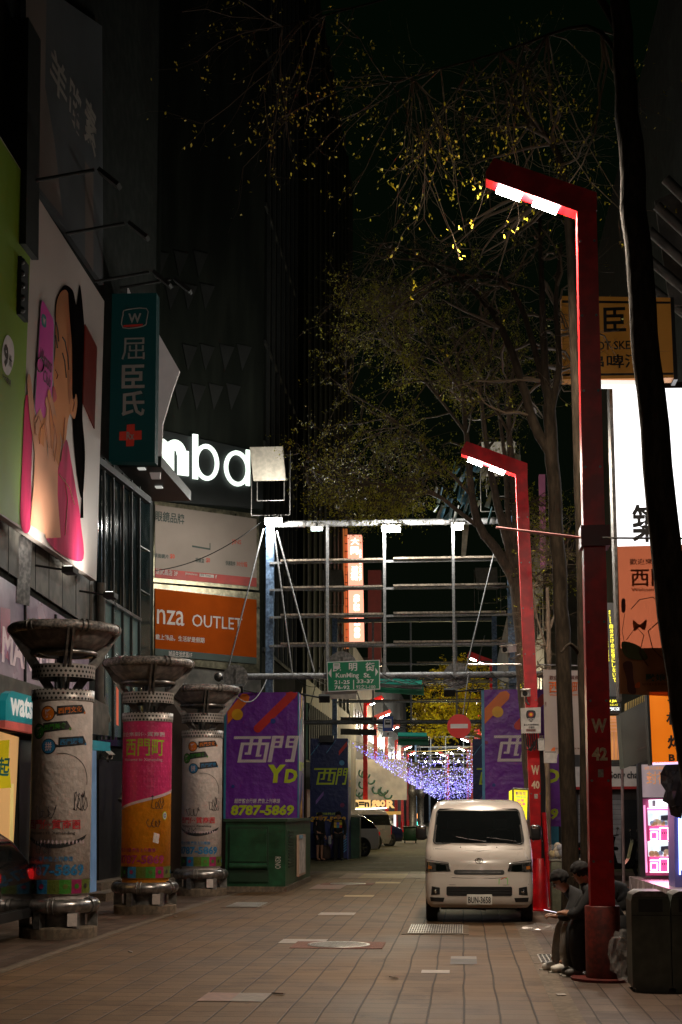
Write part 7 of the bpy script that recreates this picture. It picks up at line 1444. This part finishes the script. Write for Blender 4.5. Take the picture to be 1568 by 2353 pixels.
b, t = stand(778, 1978, 1.73, 'standing person all in black with a colourful square print on the chest', R_(-90), False, top=BCL, legs=BCL, shoe=BLACK, cap=True, top_r=.015)
m = MB(); fr = Fr(b+V((0, -.165, 1.25)), (1, 0, 0))
for i, c in enumerate(((.6, .4, .02), (.05, .3, .4), (.5, .05, .03), (.5, .3, .05), (.1, .1, .45), (.55, .45, .02))): m.rect(fr, -.14+(i % 3)*.095, -.10+(i//3)*.10, -.05+(i % 3)*.095, -.01+(i//3)*.10, M('shirt_print_%d' % i, c, .7), .004)
m.txtuv(fr, 'THRASHER', (-.14, .12, .14, .16), M('shirt_letters', (.6, .45, .03), .7), .004, .02); m.build('shirt_print', t)

# ------------------------------------------------------------------ trees
BARKD = M('dark_bark', (.035, .026, .018), .95, spec=.1, var=.4, scale=7, bump=.02, stretch=(1, 1, .25), dirt=.3)
BARK = M('bark', (.12, .085, .06), .9, var=.35, scale=6, bump=.012, stretch=(1, 1, .3), dirt=.3); TWG = M('twig', (.085, .058, .034), .8, var=.2)
LF = M('leaf_yellow_green', (.34, .33, .018), .55, var=.35, scale=1.5); LF2 = M('leaf_yellow', (.62, .50, .02), .55, var=.3, scale=1.5)
def tree(label, trunk, limbs, crown, nb, nt, nl, seed, lsize=.035, lmat=None, group='street trees', tw=.008, leaf_ell=None, droop=-.05, bark=None):
    """trunk / limbs: [(x px, y px, Y, radius)], crown: ellipsoids (centre, radii)"""
    r = random.Random(seed); base = P(trunk[0][0], trunk[0][1], trunk[0][2]); base.z = 0; t = thing('street_tree', label, 'tree', base, group); lmat = lmat or LF
    def poly(ps): return [P(x, y, Y) for x, y, Y, q in ps], [q for *_, q in ps]
    def smooth(pts, rad, n=4):
        o, ra = [], []
        for i in range(len(pts)-1):
            p0, p1, p2, p3 = pts[max(i-1, 0)], pts[i], pts[i+1], pts[min(i+2, len(pts)-1)]
            for k in range(n): s = k/n; o.append(.5*((2*p1)+(p2-p0)*s+(2*p0-5*p1+4*p2-p3)*s*s+(3*p1-p0-3*p2+p3)*s**3)); ra.append(rad[i]+(rad[i+1]-rad[i])*s)
        return o+[pts[-1]], ra+[rad[-1]]
    m = MB(); src = []
    for k, L in enumerate([trunk]+limbs):
        a, b = poly(L)
        if k == 0: a = [V((a[0].x, a[0].y, -.02))]+a; b = [b[0]*1.15]+b
        a, b = smooth(a, b); 
        for i in range(1, len(a)-1): j = V((r.uniform(-1, 1), r.uniform(-1, 1), 0))*b[i]*.12; a[i] = a[i]+j
        m.tube(a, b, bark or BARK, 12); h = len(a)//2 if k == 0 else 0
        if k or not limbs: src += [(p, q) for p, q in zip(a[h:], b[h:])]
    m.build('trunk', t)
    def inside():
        c, e = crown[r.randrange(len(crown))]
        while True:
            v = V((r.uniform(-1, 1), r.uniform(-1, 1), r.uniform(-1, 1)))
            if v.length < 1: return V(c)+V((v.x*e[0], v.y*e[1], v.z*e[2]))
    m = MB(); tips = []
    for i in range(nb):
        tg = inside(); near = sorted(r.sample(src, min(14, len(src))), key=lambda s: (s[0]-tg).length)[0]; p = near[0]; L = (tg-p).length; n = max(5, int(L/.35)); pts = [p]; side = V((r.uniform(-1, 1), r.uniform(-1, 1), r.uniform(-.6, 1)))*L*.16
        for k in range(1, n+1):
            s = k/n; pts.append(p.lerp(tg, s)+side*math.sin(s*math.pi)+V((r.uniform(-1, 1), r.uniform(-1, 1), r.uniform(-1, 1)))*.04+V((0, 0, droop*L*s*s)))
        r0 = min(near[1]*.55, .012+.010*L); m.tube(pts, [r0*(1-.8*k/n)+.003 for k in range(n+1)], TWG, 5); tips += [(q, (pts[-1]-p).normalized()) for q in pts[2:]]
    tw_pts = []
    for i in range(nt):
        q, d = tips[r.randrange(len(tips))]; dd = (d+V((r.gauss(0, .7), r.gauss(0, .7), r.gauss(0, .5)))).normalized(); L = r.uniform(.3, .9); pts = [q]; n = 5
        for k in range(n): dd = (dd+V((r.gauss(0, .25), r.gauss(0, .25), r.gauss(-.02, .2)))).normalized(); pts.append(pts[-1]+dd*L/n)
        m.tube(pts, [tw*(1-.7*k/n) for k in range(n+1)], TWG, 3, False); tw_pts += pts[2:]
    m.build('branches', t)
    if nl:
        m = MB(); vs = []; fs = []
        for i in range(nl):
            q = tw_pts[r.randrange(len(tw_pts))]+V((r.gauss(0, .05), r.gauss(0, .05), r.gauss(0, .05))); nc = r.choice((1, 1, 2, 3))
            for c in range(nc):
                a = V((r.gauss(0, 1), r.gauss(0, 1), r.gauss(0, 1))).normalized(); b = a.orthogonal().normalized(); s = lsize*r.uniform(.6, 1.3); q3 = q+V((r.gauss(0, 1), r.gauss(0, 1), r.gauss(0, 1)))*lsize*.8
                k = len(vs); vs += [q3-a*s, q3+b*s*.55+a*s*.1, q3+a*s, q3-b*s*.55+a*s*.1]; fs.append((k, k+1, k+2, k+3))
        m.add(vs, fs, lmat); m.build('leaves', t)
    return t
# leaning dark tree at the right edge, crown overhead and round the nearest lamp
c1 = [(P(820, 260, 15.5), (2.4, 2.2, .85)), (P(1080, 330, 15.6), (1.5, 1.3, .8)), (P(600, 200, 16), (1.0, 2.2, .9)), (P(1300, 260, 16), (1.2, 1.4, 1.2)), (P(1000, 440, 15.8), (1.1, 1.0, .35))]
tree('thick dark leaning tree trunk in front of the lit sign at the right edge', [(1640, 2300, 13, .17), (1612, 1900, 13, .15), (1570, 1560, 13, .145), (1530, 1250, 13, .14), (1494, 900, 13, .13), (1470, 640, 13.1, .125), (1447, 330, 13.4, .12), (1430, 80, 13.8, .10), (1420, -140, 14, .09)],
     [[(1432, 90, 13.8, .05), (1330, -60, 14.6, .03), (1150, -80, 15, .02), (880, 0, 15.6, .012), (650, 60, 16, .008)], [(1436, 160, 13.6, .035), (1350, 60, 14.6, .02), (1150, 120, 15.6, .012), (900, 190, 15.8, .008)]], c1, 70, 420, 1150, 11, .022, LF2, tw=.0028, bark=BARKD)
# slim forked tree with long arching limbs, behind the sitting people
c2 = [(P(1050, 640, 20.5), (1.9, 1.6, 1.3)), (P(1180, 800, 20), (1.0, 1.3, 1.5)), (P(900, 620, 21), (1.4, 1.4, 1.0)), (P(1300, 700, 20), (.8, 1.2, 1.8))]
tree('slim forked street tree behind the sitting people', [(1312, 2040, 19.6, .12), (1303, 1700, 19.6, .11), (1293, 1450, 19.6, .105), (1282, 1250, 19.6, .10), (1270, 1060, 19.6, .095), (1262, 930, 19.6, .09)],
     [[(1270, 1050, 19.6, .075), (1230, 980, 19.6, .07), (1200, 880, 19.7, .06), (1165, 780, 19.8, .05), (1110, 690, 20.2, .035), (1000, 610, 20.6, .02), (880, 560, 21, .012)], [(1262, 940, 19.6, .07), (1250, 800, 19.6, .055), (1245, 640, 19.6, .04), (1240, 480, 19.8, .02)], [(1264, 960, 19.6, .06), (1285, 840, 19.4, .045), (1278, 700, 19.3, .035), (1290, 560, 19.3, .02)], [(1262, 930, 19.6, .05), (1180, 670, 20, .035), (1060, 640, 20.4, .022), (930, 700, 20.8, .01)]], c2, 80, 520, 160, 12, .026, tw=.004, bark=BARKD)
tree('straight dark tree trunk directly behind the nearest red post', [(1350, 2200, 17.2, .075), (1345, 1700, 17.2, .07), (1336, 1300, 17.2, .065), (1326, 950, 17.2, .06), (1312, 600, 17.2, .055), (1300, 420, 17.3, .05)],
     [[(1300, 430, 17.3, .055), (1270, 330, 17.4, .04), (1180, 240, 17.6, .02)], [(1330, 1500, 17.2, .03), (1310, 1480, 17.1, .02), (1290, 1500, 17, .012)]], [(P(1250, 300, 17.5), (1.3, 1.2, 1.2)), (P(1180, 480, 17.5), (1.2, 1.0, .7))], 40, 260, 180, 13, .022, tw=.0035, bark=BARKD)
# big lit multi-stemmed tree in front of the gantry
Yt = 32.5; c4 = [(P(900, 850, Yt), (2.1, 2.2, 1.7)), (P(1020, 740, Yt), (2.2, 2.2, 1.8)), (P(800, 1030, Yt), (1.4, 1.8, .9)), (P(1150, 860, Yt), (1.6, 2.0, 2.2)), (P(950, 1080, Yt), (2.0, 1.8, .9)), (P(1250, 1250, Yt), (.7, 1.2, 1.8)), (P(840, 1150, Yt), (1.4, 1.3, .35)), (P(860, 700, Yt), (1.5, 2, .9))]
tree('large spreading tree with yellow green buds hanging over the gantry', [(1228, 2035, Yt, .20), (1222, 1800, Yt, .19), (1212, 1600, Yt, .20), (1200, 1440, Yt, .21), (1190, 1330, Yt, .20)],
     [[(1190, 1350, Yt, .15), (1150, 1275, Yt, .12), (1105, 1215, Yt, .10), (1085, 1140, Yt, .085), (1075, 1030, Yt, .07), (1062, 900, Yt, .045), (1040, 760, Yt, .02)], [(1190, 1340, Yt, .13), (1160, 1220, Yt, .10), (1135, 1120, Yt, .085), (1115, 1000, Yt, .06), (1100, 860, Yt, .035)], [(1192, 1330, Yt, .14), (1190, 1220, Yt, .12), (1180, 1100, Yt, .09), (1170, 960, Yt, .06), (1185, 800, Yt, .03)], [(1195, 1330, Yt, .10), (1170, 1200, Yt, .07), (1160, 1050, Yt, .05), (1140, 900, Yt, .03)],
      [(1105, 1215, Yt, .06), (1060, 1180, Yt, .05), (990, 1130, Yt, .04), (900, 1115, Yt, .03), (800, 1110, Yt, .018), (700, 1070, Yt, .01)], [(1085, 1140, Yt, .045), (1000, 1050, Yt, .035), (900, 960, Yt, .025), (780, 890, Yt, .012)], [(1075, 1000, Yt, .04), (980, 880, Yt, .03), (860, 760, Yt, .015)], [(1060, 900, Yt, .03), (960, 760, Yt, .02), (850, 640, Yt, .01)]], c4, 230, 2300, 16000, 14, .026, LF, tw=.0065)
tree('bare twiggy shrubby tree between the two red posts', [(1262, 2040, 29, .07), (1258, 1750, 29, .06), (1262, 1500, 29, .05), (1258, 1350, 29, .035)], [[(1260, 1500, 29, .03), (1235, 1420, 29, .02), (1225, 1350, 29, .012)], [(1262, 1450, 29, .03), (1290, 1360, 29, .02), (1285, 1250, 29, .012)], [(1260, 1560, 29, .025), (1240, 1530, 29, .02), (1215, 1560, 29, .01)]], [(P(1255, 1250, 29), (.5, .8, 1.0)), (P(1240, 1480, 29), (.4, .6, .9))], 34, 240, 60, 15, .028, tw=.007)
# distant yellow-lit tree
Yf = 66; cf = [(P(1040, 1610, Yf), (1.7, 2, .75)), (P(1080, 1560, Yf), (1.4, 2, .9)), (P(1000, 1665, Yf), (1.4, 2, .45)), (P(1100, 1650, Yf), (1.2, 2, .8))]
tree('bright yellow leaved tree beyond the gantry, above the no entry sign', [(1135, 1960, Yf, .22), (1132, 1800, Yf, .2), (1122, 1700, Yf, .16)], [[(1122, 1700, Yf, .13), (1090, 1650, Yf, .09), (1040, 1620, Yf, .05), (990, 1610, Yf, .02)], [(1122, 1700, Yf, .12), (1110, 1610, Yf, .08), (1090, 1550, Yf, .04)], [(1122, 1700, Yf, .1), (1060, 1680, Yf, .05), (990, 1670, Yf, .02)]], cf, 90, 700, 9000, 16, .06, LF2, tw=.014)
point('tree_glow', P(1015, 1700, 61), 300, (1, .88, .4), .3)
# torn tarpaulin caught in the tree
TB = M('torn_blue_tarp', (.12, .26, .34), .6, var=.5, scale=5); TWt = M('torn_white_tarp', (.45, .44, .38), .7, var=.4, scale=5)
t = thing('torn_tarpaulin', 'ragged blue and white tarpaulin strips caught in the tree above the gantry', 'tarpaulin', P(1060, 1150, 34)); m = MB()
for k in range(46):
    r = random.Random(k+7); x = r.uniform(1000, 1140); y = r.uniform(1040, 1170) if x > 1040 else r.uniform(1110, 1180); Lp = r.uniform(14, 46); w_ = r.uniform(2, 7); a, b, c_, d = P(x, y, 34+r.uniform(-.4, .4)), P(x+w_, y+2, 34), P(x+w_-r.uniform(4, 12), y+Lp, 34.1), P(x-r.uniform(6, 14), y+Lp*.9, 33.9)
    m.prism([a, b, c_, d], (0, .01, 0), TB if r.random() < .55 else TWt)
for pg, mt in (([(1064, 1205), (1078, 1205), (1071, 1275), (1060, 1282)], TWt), ([(1100, 1040), (1120, 1030), (1128, 1075), (1108, 1110)], TWt), ([(1082, 1140), (1096, 1110), (1088, 1170), (1076, 1185)], TB), ([(1160, 1035), (1196, 1045), (1200, 1085), (1172, 1080)], TWt)): m.prism([P(x, y, 34) for x, y in pg], (0, .01, 0), mt)
m.build('strips', t)
# overhead wires
m = MB(); t = thing('overhead_wire', 'thin dark cable sagging from the corner building to the gantry post', 'cable', P(440, 1300, 37)); m.tube(catenary(FP.px(357, 1311, .1), P(600, 1200, 37), .25, 14), .012, DARKM, 4); m.build('cable', t)
m = MB(); t = thing('overhead_wire', 'pale cable hanging from the gantry pipe down to the farthest poster column', 'cable', P(590, 1600, 36.8)); m.tube(catenary(P(613, 1562, 36.8), P(540, 1595, 30), .35, 14), .014, GALV, 5); m.build('cable', t)
# litter
for k, (x, y, c) in enumerate(((403, 2108, 'pale'), (425, 2050, 'pale'), (640, 2287, 'pale'), (300, 2190, 'grey'), (1290, 2290, 'pale'), (905, 2250, 'grey'))):
    q = G(x, y); t = thing('paper_scrap', 'tiny pale scrap of litter on the paving, %s' % ('by the middle poster column', 'by the farthest poster column', 'near the bottom centre', 'left of the tile row', 'near the kerb below the sneakers', 'below the manhole cover')[k], 'litter', q); m = MB(); r = random.Random(k); m.box(q+V((0, 0, .018)), (.07+.05*r.random(), .05, .008), PT[c], Matrix.Rotation(r.random()*3, 3, 'Z') @ Matrix.Rotation(.2, 3, 'X')); m.build('paper', t)
